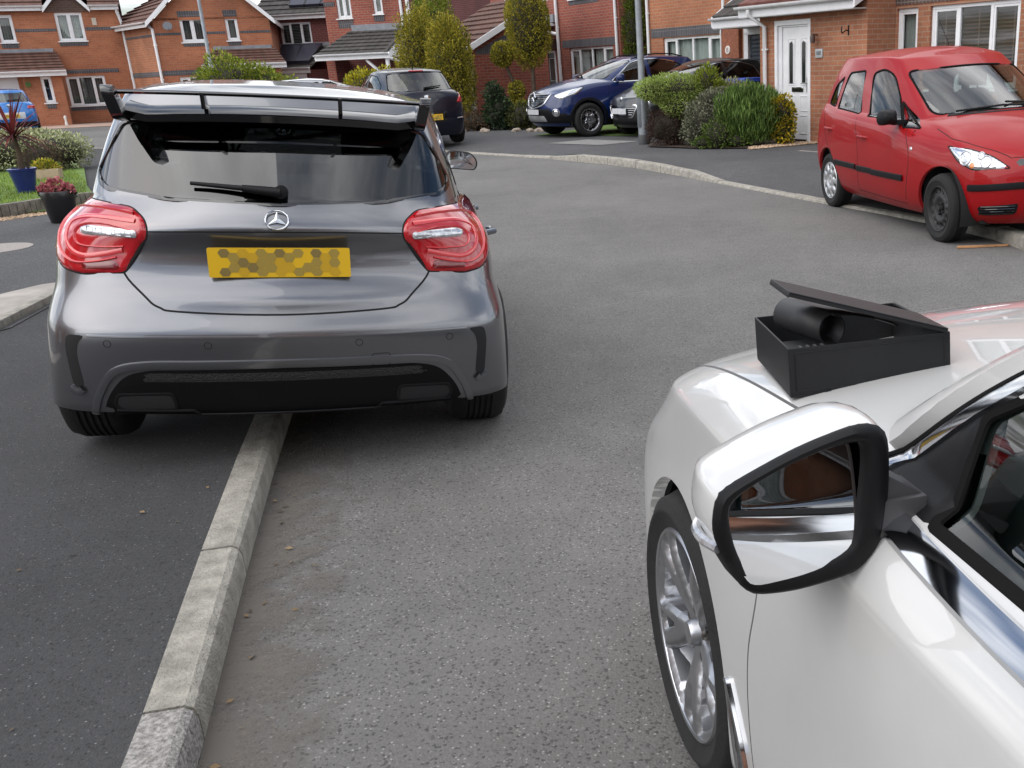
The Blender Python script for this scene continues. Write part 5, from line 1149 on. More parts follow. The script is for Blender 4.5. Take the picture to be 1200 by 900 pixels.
    P = spl([(-10.5, 10.3), (-9.0, 10.9), (-8.0, 11.55), (-7.62, 12.25), (-7.45, 12.75), (-7.2, 13.1), (-6.7, 13.3)], 7)
    mb = MB()
    for a, b in zip(P[:-1], P[1:]):
        a, b = np.array(a), np.array(b); t = b - a; n = np.array([-t[1], t[0]]) / np.linalg.norm(t) * .10; d = t * .03
        q = [a + d, b - d, b - d + n, a + d + n]; mb.prism([tuple(x) for x in q], .17, lambda u, v, w: (u, v, .09 + w))
    tag(mb.build('garden_edging', M_EDGE, bevel=.012), 'low curved stone edging round the left front lawn', 'edging')
    gm = MB(); rr = random.Random(4); k = 0
    while k < 1500:
        u = rr.uniform(0, 1); x, y = -8.6 + 2.4 * u, rr.uniform(10.6, 12.9); c_ = np.interp(x, [p[0] for p in P], [p[1] for p in P])
        if not (c_ - .72 - .1 * u < y < c_ - .03): continue
        s_ = rr.uniform(.014, .034); M_ = Matrix.Rotation(rr.uniform(0, 6), 3, 'Z') @ Matrix.Rotation(rr.uniform(-.5, .5), 3, 'X'); V = [M_ @ Vector(v) * s_ for v in ((1, 0, 0), (.2, .8, 0), (-.9, .3, 0), (-.3, -.8, 0), (0, 0, .7))]
        gm.add([(x + v.x, y + v.y, .108 + max(0, v.z)) for v in V], [(0, 1, 4), (1, 2, 4), (2, 3, 4), (3, 0, 4)]); k += 1
    go = setting(gm.build('gravel', M_GRAV), 'stuff')
    g2 = MB(); k = 0
    while k < 500:
        x, y = rr.uniform(1.35, 2.6), rr.uniform(17.3, 18.6)
        if not (17.35 + (x - 1.35) * .6 < y < 17.75 + (x - 1.35) * .65): continue
        s_ = rr.uniform(.02, .05); M_ = Matrix.Rotation(rr.uniform(0, 6), 3, 'Z'); V = [M_ @ Vector(v) * s_ for v in ((1, 0, 0), (.2, .8, 0), (-.9, .3, 0), (-.3, -.8, 0), (0, 0, .6))]
        g2.add([(x + v.x, y + v.y, .115 + max(0, v.z)) for v in V], [(0, 1, 4), (1, 2, 4), (2, 3, 4), (3, 0, 4)]); k += 1
    setting(g2.build('gravel', M_GRAV), 'stuff')
    # leaves and grit gathered along the kerbs
    lm = MB(); rr = random.Random(12)
    for k in range(140):
        u = rr.random(); side = rr.random()
        if side < .45: y = rr.uniform(1.6, 8); x = np.interp(y, [p_[1] for p_ in kl[:9]], [p_[0] for p_ in kl[:9]]) + abs(rr.gauss(0, .10)) + .01; z = .006
        elif side < .62: y = rr.uniform(1.2, 6); x = np.interp(y, [p_[1] for p_ in kl[:9]], [p_[0] for p_ in kl[:9]]) - .12 - abs(rr.gauss(0, .5)); z = .103
        else: y = rr.uniform(7, 19); x = np.interp(y, [p_[1] for p_ in kf[::-1]], [p_[0] for p_ in kf[::-1]]) - abs(rr.gauss(0, .16)) - .01; z = .006
        s_ = rr.uniform(.004, .016); a = rr.uniform(0, 6.28); M_ = Matrix.Rotation(a, 3, 'Z') @ Matrix.Rotation(rr.uniform(-.6, .6), 3, 'X')
        lm.add([Vector((x, y, z + s_ * .3)) + M_ @ Vector(v) * s_ for v in ((-1, 0, 0), (0, -.5, .1), (1, 0, .05), (0, .5, .1))], [(0, 1, 2, 3)])
    setting(mesh_obj('leaf_litter', lm.v, lm.f, mat('dry_leaf', (.16, .11, .06), .9, island=.6), smooth=False), 'stuff')
    # worn paint marks, wheel dirt along the left kerb
    o = MB(); o.prism([(0, 0), (.42, .02), (.44, .05), (.02, .06)], .012, lambda u, v, w: (2.30 + u, 8.25 + v, .004 + w)); tag(o.build('timber_offcut', mat('pale_timber', (.42, .22, .10), .8, var=.2)), 'thin strip of timber lying on the road by the red car front wheel', 'offcut')
# ================================================================== grey hatchback parked half on the pavement
def build_grey():
    k = dict(bf=.32, cf=.2)
    rings = [ring(2.02, -1.93, .82, .215, br=.14, cr=.2, tr=.97, **k),
             (ring(2.12, -2.005, .93, .248, br=.14, cr=.25, tr=.975, **k), 2),
             ring(2.17, -2.045, .925, [(-2.2, .43), (2.2, .44)], br=.15, cr=.3, tr=.97, **k),
             ring(2.18, -2.07, .935, [(-2.2, .545), (2.2, .54)], br=.18, cr=.34, tr=.95, **k),
             (ring(2.18, -2.065, .935, [(-2.2, .575), (2.2, .58)], br=.18, cr=.34, tr=.95, **k), 1),
             ring(2.17, -2.025, .93, [(-2.2, .65), (2.2, .64)], br=.19, cr=.36, tr=.94, **k),
             ring(2.15, -2.005, .925, [(-2.2, .70), (2.2, .68)], br=.20, cr=.36, tr=.93, **k),
             ring(2.12, -1.995, .925, [(-2.2, .75), (2.2, .70)], br=.21, cr=.36, tr=.93, **k),
             ring(2.05, -1.985, .92, [(-2.2, .84), (-1.2, .81), (2.2, .72)], br=.23, cr=.36, tr=.925, **k),
             ring(2.00, -1.985, .90, [(-2.2, .935), (-1.2, .89), (2.2, .76)], br=.25, cr=.36, tr=.915, **k),
             ring(1.95, -1.98, .865, [(-2.2, .985), (-1.5, .955), (0, .90), (2.2, .80)], br=.28, cr=.34, tr=.885, **k),
             ring(1.45, -1.95, .815, [(-2.2, 1.02), (-1.5, 1.0), (0, .945), (1.5, .92)], bf=.3, br=.29, cr=.28, tr=.875, zf=.03),
             (ring(.98, -1.90, .765, [(-2.2, 1.06), (-1.5, 1.03), (0, .965), (1, .96)], bf=.3, br=.27, cr=.2, cf=.12, tr=.93, zf=.05), 2),
             ring(.55, -1.72, .715, [(-2, 1.24), (0, 1.20), (1, 1.20)], bf=.24, br=.20, cr=.14, cf=.1, tr=.92),
             (ring(.12, -1.53, .625, [(-2, 1.40), (-1, 1.405), (0, 1.39), (1, 1.36)], bf=.16, br=.10, cr=.10, cf=.1, tr=.92, zr=.015), 2),
             ring(-.02, -1.42, .46, [(-2, 1.42), (-.8, 1.45), (0, 1.425)], bf=.12, br=.08, tr=.92),
             ring(-.06, -1.38, .24, [(-2, 1.43), (-.8, 1.468), (0, 1.445)], bf=.05, br=.04),
             ring(-.08, -1.36, .0, [(-2, 1.435), (-.8, 1.47), (0, 1.45)], bf=.0, br=.0)]
    # number plate recess pressed into the tailgate (rings counted from the sill), with a lip below and an overhang above
    def push(i, dx, dz=0.0, cols=((-1, 1), (-2, .9), (-3, .12))):
        r = rings[i][0] if isinstance(rings[i], tuple) else rings[i]
        for c_, f_ in cols: r[c_, 0] += dx * f_; r[c_, 2] += dz * f_
    push(6, -.02, .0); push(7, .035, -.015); push(8, .06, .05); push(9, -.02, .01)
    c = Car('grey_hatchback', 'grey hatchback with a black roof spoiler parked half on the pavement, its rear towards us', rings, .026, POSE_GREY)
    arch(c, -1.40, .335, .365); arch(c, 1.35, .33, .365)
    # glass
    rear = rp([(0, 1.03), (.38, 1.036), (.63, 1.058), (.672, 1.10, .03), (.595, 1.25, .02), (.565, 1.30), (0, 1.315), (-.565, 1.30), (-.595, 1.25, .02), (-.672, 1.10, .03), (-.63, 1.058), (-.38, 1.036)], .03)
    c.cut(10, 'B', rear, lambda C: C[:, 0] < -1.2)
    c.cut(11, 'F', rp([(-.60, .99), (.60, .99), (.52, 1.345), (-.52, 1.345)], .05), lambda C: (C[:, 0] > .1) & (C[:, 2] > .9))
    sidew = [rp([(.84, 1.0), (.40, 1.245), (.10, 1.335), (-.20, 1.355), (-.20, 1.0)], .02), rp([(-.28, 1.0), (-.28, 1.355), (-.75, 1.35), (-1.12, 1.29), (-1.30, 1.17), (-1.22, 1.06)], .03)]
    for g, a in ((20, 'L'), (30, 'R')):
        for q, w_ in enumerate(sidew): c.cut(g + q, a, w_)
    gate = rp([(0, .635), (.37, .645), (.47, .69, .06), (.555, .79), (.463, .92, .04), (.50, 1.0, .03), (.62, 1.02), (0, 1.018), (-.62, 1.02), (-.50, 1.0, .03), (-.463, .92, .04), (-.555, .79), (-.47, .69, .06), (-.37, .645)], .015)
    c.cut(5, 'B', gate, lambda C: C[:, 0] < -1.4)
    for g, a in ((40, 'L'), (42, 'R')):
        c.cut(g, a, rp([(.90, .96), (.95, .75), (.90, .30), (-.22, .30), (-.24, .97)], .04))
        c.cut(g + 1, a, rp([(-.25, .97), (-.23, .30), (-.88, .30), (-1.02, .50), (-1.10, .75), (-1.14, .99)], .04))
    c.part('body', 0, P_GREY, lip=.03)
    gate_o = c.part('tailgate', 5, P_GREY, lip=.02)
    for g in (40, 42):
        c.part('door', g, P_GREY, lip=.02); c.part('door', g + 1, P_GREY, lip=.02)
    c.part('rear_window', 10, M_GDARK, off=-.004); c.part('windscreen', 11, M_GCLR, off=-.004)
    for g in (20, 30):
        for q in (0, 1): c.part('side_window', g + q, M_GDARK if q else M_GCAR, off=-.004)
    c.ribbon('window_seal', 'B', rear, .022, .004, M_GLOSSB, closed=True)
    for w_ in sidew: c.ribbon('window_seal', 'L', w_, .02, .004, M_GLOSSB, closed=True, mirror=True)
    c.ribbon('panel_seam', 'B', spl([(.463, .95), (.463, .92), (.555, .79), (.475, .69), (.43, .658), (.36, .645), (0, .635), (-.36, .645), (-.43, .658), (-.475, .69), (-.555, .79), (-.463, .92), (-.463, .95)], 6), .009, .0012, M_SEAM)
    c.ribbon('panel_seam', 'B', [(y, .938 - .012 * (y / .46) ** 2) for y in np.linspace(-.46, .46, 30)], .006, .001, M_SEAM)
    for p in (spl([(-.25, 1.0), (-.235, .6), (-.23, .30)], 8), spl([(-1.16, 1.06), (-1.10, .78), (-1.03, .5), (-.9, .3)], 8), spl([(.88, .98), (.95, .75), (.9, .3)], 8)): c.ribbon('panel_seam', 'L', p, .006, .001, M_SEAM, mirror=True)
    # tail lamps
    lamp = rp([(.515, 1.003), (.462, .965, .045), (.455, .915, .03), (.548, .775, .012), (.70, .762, .02), (.79, .775, .05), (.835, .85, .05), (.835, .93, .06), (.80, .995, .05), (.66, 1.012, .04)], .02)
    tl = c.patch('tail_light', 'B', lamp, M_RED, h=.009, d=.011, bev=.012, mirror=True, base=.002)
    c.ribbon('lamp_seal', 'B', lamp, .012, .0022, M_SEAM, closed=True, parent=tl, mirror=True)
    lc = lambda path, w_, m, nm, b=.0185: c.ribbon(nm, 'B', path, w_, b, m, parent=tl, mirror=True, base=.004)
    lc(spl([(.50, .978), (.60, .986), (.70, .98), (.765, .945), (.785, .89), (.77, .83), (.72, .80), (.64, .808), (.57, .826)], 6), .010, M_REDL, 'light_guide')
    lc(spl([(.492, .955), (.60, .960), (.68, .955), (.735, .93), (.752, .885), (.735, .845), (.69, .826), (.62, .836), (.545, .855)], 6), .022, M_REDL, 'light_guide', .0172)
    lc(spl([(.50, .925), (.60, .938), (.68, .93), (.715, .90), (.70, .865), (.62, .862), (.54, .87)], 6), .007, M_REDL, 'light_guide', .0178)
    c.patch('reflector', 'B', rp([(.56, .783), (.70, .777), (.69, .805), (.572, .815)], .01), M_REDD, h=.003, d=.01, base=.0125, parent=tl, mirror=True)
    c.patch('indicator', 'B', rp([(.488, .905), (.685, .900), (.695, .918), (.66, .930), (.488, .928)], .01), M_CLEAR, h=.004, d=.006, base=.015, parent=tl, mirror=True)
    for k in range(5):
        y = .515 + k * .034
        c.ribbon('diode', 'B', [(y - .011, .907), (y + .011, .907), (y + .011, .923), (y - .011, .923)], .0035, .022, M_LENS, closed=True, parent=tl, mirror=True, base=.014)
    # bumper dressing
    dif = rp([(0, .225), (.58, .225), (.675, .235, .03), (.645, .32, .04), (.575, .405, .05), (.48, .425, .03), (0, .430), (-.48, .425, .03), (-.575, .405, .05), (-.645, .32, .04), (-.675, .235, .03), (-.58, .225)], .02)
    df = c.patch('diffuser', 'B', dif, mat('diffuser_black', (.005, .005, .0055), .6, spec=.12), h=.004, d=.022, base=.001)
    c.patch('mesh_grille', 'B', rp([(-.54, .372), (.54, .372), (.50, .414), (-.50, .414)], .015), mat('mesh_black', (.01, .01, .01), .6, bump=1.0, bscale=160), h=.002, d=.015, base=.004, parent=df)
    mb = MB(); c.ribbon('', 'B', [(y, .262 - .018 * (abs(y) < .34)) for y in np.linspace(-.62, .62, 60)], .012, .012, None, mb=mb); mb.build('diffuser_lip', M_PLAST, df, smooth=True)
    ex = rp([(.405, .268), (.60, .262), (.625, .285, .02), (.61, .325), (.415, .332)], .018)
    for sgn in (1, -1):
        e_ = [(sgn * a, b) for a, b in ex]
        eo = c.patch('exhaust_outlet', 'B', e_, M_BLACK, h=.001, d=.015, base=.006)
        c.ribbon('exhaust_trim', 'B', e_, .014, .010, M_PLAST, closed=True, parent=eo)
    vent = rp([(.695, .552, .03), (.765, .552, .02), (.775, .50), (.765, .36), (.745, .335, .02), (.725, .36), (.735, .48), (.725, .525)], .02)
    c.patch('air_slot', 'B', vent, M_BLACK, h=.001, d=.011, base=.001, mirror=True)
    c.ribbon('slot_edge', 'B', spl([(.728, .345), (.745, .33), (.772, .345)], 5), .03, .014, P_GREY, mirror=True)
    c.ribbon('bumper_lip', 'B', spl([(.705, .24), (.672, .33), (.61, .415), (.50, .445), (.30, .450), (0, .452), (-.30, .450), (-.50, .445), (-.61, .415), (-.672, .33), (-.705, .24)], 8), .034, .012, P_GREY, base=-.004)
    c.ribbon('bumper_crease', 'B', [(y, .556 - .004 * (y / .69) ** 2) for y in np.linspace(-.69, .69, 50)], .012, .0035, P_GREY)
    for y in (.62, .27, -.27, -.62):
        c.ribbon('parking_sensor', 'B', circ(y, .525, .013, 18), .0025, .0012, M_SEAM, closed=True)
    c.ribbon('tow_cover', 'B', rp([(-.385, .425), (-.315, .425), (-.315, .475), (-.385, .475)], .012), .003, .001, M_SEAM, closed=True)
    (pp, pn) = c.hit('B', 0, .82)
    number_plate(c, pp[0] - .022, 0, .822, .505, .112, M_YPL, -1, dots=[M_YP1, M_YP2, M_YP3], tilt=.06)
    # three-pointed star
    p, n = c.hit('B', 0, .978); n = Vector(n); t = Vector((0, 1, 0)); b = n.cross(t).normalized(); b = b if b.z > 0 else -b; p = Vector(p) + n * .006
    mb = MB(); mb.tube([p + t * .040 * cos(a) + b * .040 * sin(a) for a in np.linspace(0, 2 * pi, 40, endpoint=False)], .0035, 8, closed=True)
    for k in range(3):
        a = pi / 2 + k * 2 * pi / 3; e = t * cos(a) + b * sin(a); s_ = t * -sin(a) + b * cos(a)
        V = [p + n * .004, p + e * .039, p + (s_ * .009 + e * .005), p - (s_ * .009 - e * .005)]
        mb.add(V, [(0, 1, 2), (0, 3, 1)])
    mb.build('badge', M_CHROME, gate_o)
    # rear wiper
    mb = MB(); q = [c.hit('B', y, z) for y, z in ((-.015, 1.062), (.12, 1.075), (.30, 1.086))]; q = [Vector(a) + Vector(b_) * .016 for a, b_ in q]
    mb.tube([q[0], q[1]], [.020, .013], 8); mb.tube([q[1], q[2]], [.010, .007], 8)
    mb.lathe([(0, .012), (.022, .008), (.026, -.03)], 16, lambda a, b_, h: (q[0].x - h, q[0].y + a, q[0].z + b_)); mb.build('rear_wiper', M_PLAST, c.root, smooth=True, angle=50)
    # roof spoiler: lower lip, end plates, thin upper blade on two supports
    sp_ = MB(); ys = np.linspace(-.54, .54, 29)
    def xs_(y, x0): return x0 + .10 * (abs(y) / .55) ** 2.2
    low = [((xs_(y, -1.69)), y, 1.338 - .020 * (y / .55) ** 2 + .02 * max(0, abs(y) / .55 - .85) / .15) for y in ys]
    prof = [(.20, .045), (.02, .028), (-.012, .006), (-.002, -.02), (.04, -.032), (.20, -.012)]
    V = [(x + a, y, z + b_) for x, y, z in low for a, b_ in prof]; m = len(prof)
    sp_.add(V, [(i * m + k, i * m + (k + 1) % m, (i + 1) * m + (k + 1) % m, (i + 1) * m + k) for i in range(len(ys) - 1) for k in range(m)] + [tuple(range(m)), tuple(range((len(ys) - 1) * m, len(ys) * m))])
    so_ = sp_.build('roof_spoiler', M_GLOSSB, c.root, smooth=True, angle=50)
    for sgn in (1, -1):
        e = MB(); P2 = rp([(-1.40, 1.335), (-1.60, 1.300, .03), (-1.70, 1.315, .03), (-1.735, 1.412, .025), (-1.705, 1.434, .01), (-1.66, 1.43, .02), (-1.62, 1.375, .04)], .03)
        e.prism(P2, .042, lambda u, v, w: (u + .02, sgn * (.525 + w + max(0, v - 1.31) * .22), v)); e.build('end_plate', M_GLOSSB, so_, bevel=.006)
    bl = MB(); pb = [(.075, .004), (.0, .009), (-.008, .002), (0, -.007), (.075, -.002)]; m = 5
    up = [(xs_(y, -1.77) + .03, y * 1.06, 1.418 - .010 * (y / .55) ** 2) for y in ys]
    bl.add([(x + a, y, z + b_) for x, y, z in up for a, b_ in pb], [(i * m + k, i * m + (k + 1) % m, (i + 1) * m + (k + 1) % m, (i + 1) * m + k) for i in range(len(ys) - 1) for k in range(m)] + [tuple(range(m)), tuple(range((len(ys) - 1) * m, len(ys) * m))])
    bl.build('spoiler_blade', M_GLOSSB, so_, smooth=True, angle=50)
    for y in (.245, -.245):
        e = MB(); e.prism([(-1.60, 1.36), (-1.72, 1.36), (-1.745, 1.42), (-1.69, 1.42)], .016, lambda u, v, w: (u, y - .008 + w, v)); e.build('spoiler_support', M_GLOSSB, so_, bevel=.003)
    c.ribbon('brake_light', 'B', [(y, 1.312) for y in np.linspace(-.16, .16, 14)], .012, .03, M_REDD, base=.01)
    # door mirrors
    for sgn in (1, -1):
        e = MB(); out_ = rp([(.80, .985, .03), (1.015, .975, .035), (1.03, 1.03, .04), (.99, 1.085, .04), (.84, 1.10, .04)], .03)
        dome(e, out_, lambda u, v, w: (.60 + w, sgn * u, v), .13, 8, 2.2)
        e.box((.64, sgn * .79, .99), (.06, .14, .03)); mo = e.build('door_mirror', P_GREY, c.root, smooth=True, angle=50)
        g = MB(); cc = np.mean(out_, 0)
        g.prism([tuple(cc + (np.array(p_) - cc) * .97) for p_ in out_], .004, lambda u, v, w: (.598 - w, sgn * u, v)); g.build('mirror_housing', M_GLOSSB, mo)
        g = MB(); g.prism([tuple(cc + (np.array(p_) - cc) * .86) for p_ in out_], .003, lambda u, v, w: (.582 - w - .16 * (u - .92), sgn * (u) , v)); g.build('mirror_glass', M_MIRR, mo)
    for sgn in (1, -1):
        for x in (.05, -.92):
            p, n = c.hit('L', x, .80); e = MB(); e.tube([(x + .1, sgn * (p[1] - .01), .80), (x + .07, sgn * (p[1] + .035), .81), (x - .07, sgn * (p[1] + .035), .815), (x - .1, sgn * (p[1] - .01), .81)], .014, 8); e.build('door_handle', P_GREY, c.root, smooth=True)
    # nose (turned away from us)
    c.patch('headlight', 'F', rp([(.48, .66), (.80, .70), (.83, .80), (.60, .79), (.46, .73)], .03), M_CLEAR, h=.01, d=.03, mirror=True)
    c.patch('grille', 'F', rp([(-.42, .56), (.42, .56), (.50, .72), (-.50, .72)], .05), M_GLOSSB, h=.008, d=.03)
    for x in (-1.40, 1.35):
        for sgn in (1, -1): wheel(c, x, sgn * .888, .325, .235, .228, 'spoke5', [M_ALLOY, M_BLACK, M_DISC])
    underbody(c, 1.9, -1.8, .66, .20, [(-1.40, .335, .365, .86), (1.35, .33, .365, .84)])
    seats(c, [-.10], .36, .50, .62); seats(c, [-.95], .36, .52, .58)
    cabin(c, 1.0, -1.75, .66, .42, .75, .90)
    b = MB(); b.box((-1.5, 0, .80), (.35, 1.1, .02)); b.build('parcel_shelf', M_SEAT, c.root)
    return c
# ================================================================== red compact MPV facing us
def build_red():
    k = dict(br=.16, cr=.22)
    belt = [(-2, 1.04), (-1, .995), (0, .96), (.8, .925), (1.2, .90), (2, .80)]
    rings = [ring(1.86, -1.70, .74, .20, bf=.28, cf=.2, tf=.86, **k),
             ring(1.96, -1.80, .815, .27, bf=.30, cf=.22, tf=.86, **k),
             ring(2.01, -1.87, .85, .42, bf=.34, cf=.24, tf=.86, **k),
             ring(2.02, -1.88, .86, .57, bf=.36, cf=.25, tf=.855, **k),
             ring(1.99, -1.865, .855, [(-2, .74), (1.3, .70), (2, .67)], bf=.38, cf=.26, tf=.85, **k),
             ring(1.93, -1.84, .845, [(-2, .90), (0, .84), (1.2, .83), (2, .735)], bf=.42, cf=.26, tf=.84, **k),
             ring(1.80, -1.81, .825, [(-2, 1.0), (-1, .955), (0, .92), (.8, .90), (1.2, .885), (1.8, .80)], bf=.46, cf=.26, tf=.82, zf=.02, **k),
             ring(1.45, -1.79, .79, [(-2, 1.06), (-1, 1.01), (0, .975), (.7, .955), (1.1, .95), (1.5, .93)], bf=.42, cf=.2, tf=.82, zf=.05, **k),
             (ring(1.10, -1.77, .755, [(-2, 1.085), (-1, 1.03), (0, .995), (.5, .98), (1.1, .985)], bf=.40, cf=.10, tf=.86, zf=.06, br=.14, cr=.14), 2),
             ring(.60, -1.66, .685, [(-2, 1.32), (-.4, 1.27), (.6, 1.24)], bf=.30, cf=.1, tf=.87, zf=.05, br=.12, cr=.12),
             (ring(.12, -1.52, .585, [(-2, 1.48), (-1, 1.505), (-.3, 1.50), (.2, 1.455)], bf=.20, cf=.10, tf=.90, zf=.03, br=.10, cr=.1), 2),
             ring(-.05, -1.40, .43, [(-2, 1.50), (-.6, 1.555), (.1, 1.52)], bf=.12),
             ring(-.10, -1.36, .22, [(-2, 1.51), (-.6, 1.572), (.1, 1.535)], bf=.05, br=.05),
             ring(-.12, -1.34, .0, [(-2, 1.515), (-.6, 1.575), (.1, 1.54)], bf=0, br=0)]
    c = Car('red_hatchback', 'red compact hatchback parked half on the far kerb, facing us', rings, .028, POSE_RED)
    W3 = [rp([(-.245, .985), (-.42, 1.36, .05), (-.26, 1.40, .1), (-.04, 1.345, .12), (.17, 1.18, .03), (.44, .95, .02)], .02),
          rp([(-1.11, 1.03), (-.46, .998), (-.62, 1.385, .04), (-1.02, 1.365, .06)], .03),
          rp([(-1.42, 1.065, .05), (-1.20, 1.04), (-1.14, 1.33, .03), (-1.34, 1.24, .06)], .03),
          rp([(.26, 1.12), (.78, .915), (.53, .918)], .015)]
    dress(c, P_RED, 0, 0, [(-1.25, .30, .335, .78, .29, .17, .782, .19, 'cover', 'silver wheel cover with nine openings'), (1.25, .30, .34, .78, .29, .17, .782, .19, 'steel', 'bare black steel wheel without a cover')],
          W3, rp([(-.58, 1.015, .06), (0, 1.06, .3), (.58, 1.015, .06), (.535, 1.375, .05), (0, 1.41, .3), (-.535, 1.375, .05)], .05),
          rp([(-.56, 1.08), (.56, 1.08), (.50, 1.40), (-.50, 1.40)], .06),
          doors=[rp([(.72, .93), (.80, .66), (.72, .28), (-.34, .28), (-.30, .66), (-.36, .965), (.5, .90)], .03), rp([(-.39, .965), (-.33, .66), (-.37, .28), (-.86, .28), (-1.0, .52), (-1.25, .72), (-1.44, .98)], .03)],
          seams=[spl([(-.47, 1.0), (-.32, .66), (-.355, .28)], 8), spl([(.60, .925), (.76, .66), (.68, .27)], 8), spl([(-1.45, 1.03), (-1.27, .72), (-1.02, .5), (-.88, .28)], 8), spl([(-.355, .285), (.2, .275), (.68, .27)], 6)],
          wmats=_wm(), glass=(M_GCLR, M_GCAR), handles=[(-1.16, .825), (-.20, .795)], dash=(.72, .98), seat=(-.15, -.95), seat_z=.55)
    # body coloured pillar between the front window and its quarter light is part of the shell; black plastic trims follow
    c.ribbon('side_moulding', 'R', [(x, .508 - .012 * (x > -.3)) for x in np.linspace(-.96, -.37, 24)], .058, .014, M_PLAST, mirror=True)
    c.ribbon('side_moulding', 'R', [(x, .500 - .006 * (x > .0)) for x in np.linspace(-.34, .67, 40)], .058, .014, M_PLAST, mirror=True)
    c.ribbon('bumper_strip', 'F', [(y, .527 - .035 * (abs(y) / .70) ** 2) for y in np.linspace(-.70, .70, 60)], .056, .014, M_PLAST)
    c.patch('lower_grille', 'F', rp([(-.655, .35), (-.40, .375), (-.40, .285), (-.62, .275, .03)], .015), M_PLAST, h=.004, d=.014, mirror=True)
    mb = MB()
    for z in (.300, .320, .340, .360):
        for sg in (1, -1): c.ribbon('', 'F', [(sg * y, z - .012 * (y - .4) / .25) for y in np.linspace(.42, .63, 10)], .010, .012, None, mb=mb)
    mb.build('grille_bar', M_GLOSSB, c.root, smooth=True)
    hl = rp(fr((1.27, -.715, .800, .02), (1.52, -.63, .785, .05), (1.70, -.535, .735, .05), (1.835, -.46, .648, .02), (1.63, -.675, .632, .05), (1.45, -.718, .690, .05)), .03)
    ho = c.patch('headlight', 'FR', hl, M_LENS, h=.010, d=.014, mirror=True)
    c.ribbon('lamp_seal', 'FR', hl, .010, .004, M_SEAM, closed=True, parent=ho, mirror=True)
    for (x, y, z, r) in ((1.52, -.672, .715, .062), (1.70, -.60, .690, .050), (1.63, -.60, .735, .030)):
        c.ribbon('lamp_bowl', 'FR', circ((x + y) * Q, z, r * .8, 22), .016, .016, M_CLEAR, closed=True, parent=ho, mirror=True, base=.008)
        c.ribbon('lamp_bowl', 'FR', circ((x + y) * Q, z, r * .4, 18), .020, .013, M_LENS, closed=True, parent=ho, mirror=True, base=.008)
    c.patch('indicator', 'FR', circ((1.60 - .655) * Q, .665, .022, 16), M_AMBER, h=.004, d=.008, base=.011, parent=ho, mirror=True)
    c.patch('grille', 'F', rp([(-.43, .665), (.43, .665), (.40, .715), (-.40, .715)], .02), M_GLOSSB, h=.006, d=.02)
    c.patch('badge', 'F', circ(0, .69, .035, 20), M_CHROME, h=.008, d=.01, base=.006)
    c.patch('side_repeater', 'R', rp([(.76, .735), (.80, .74), (.79, .77), (.755, .768)], .01), M_CLEAR, h=.006, d=.008, mirror=True)
    mb = MB()
    for sg in (1, -1): c.ribbon('', 'T', [(x, sg * y) for x, y in spl([(.98, .665), (1.15, .672), (1.30, .668), (1.52, .60), (1.66, .52), (1.80, .43)], 6)], .008, .0012, None, mb=mb)
    c.ribbon('', 'F', [(y, .725) for y in np.linspace(-.42, .42, 24)], .008, .0012, None, mb=mb)
    mb.build('bonnet_seam', M_SEAM, c.root, smooth=True)
    mb = MB(); c.ribbon('', 'F', [(y, 1.025 + .032 * (1 - (y / .58) ** 2) - .022) for y in np.linspace(-.50, .50, 40)], .04, .006, None, mb=mb); mb.build('scuttle_panel', M_PLAST, c.root, smooth=True)
    front_wiper(c, [(.10, 1.055), (-.1, 1.062), (-.44, 1.03)]); front_wiper(c, [(.50, 1.03), (.3, 1.062), (-.05, 1.085)])
    side_mirror(c, .42, 1.005, .80, .985, .135, M_PLAST)
    number_plate(c, c.hit('F', 0, .46)[0][0] + .005, 0, .455, .52, .11, M_WPL, 1)
    mb = MB(); p, n = c.hit('T', -.85, .35); mb.tube([p, p + np.array([-.02, 0, .05]), p + np.array([-.22, 0, .26])], [.008, .005, .003], 6); mb.build('aerial', M_PLAST, c.root, smooth=True)
    return c
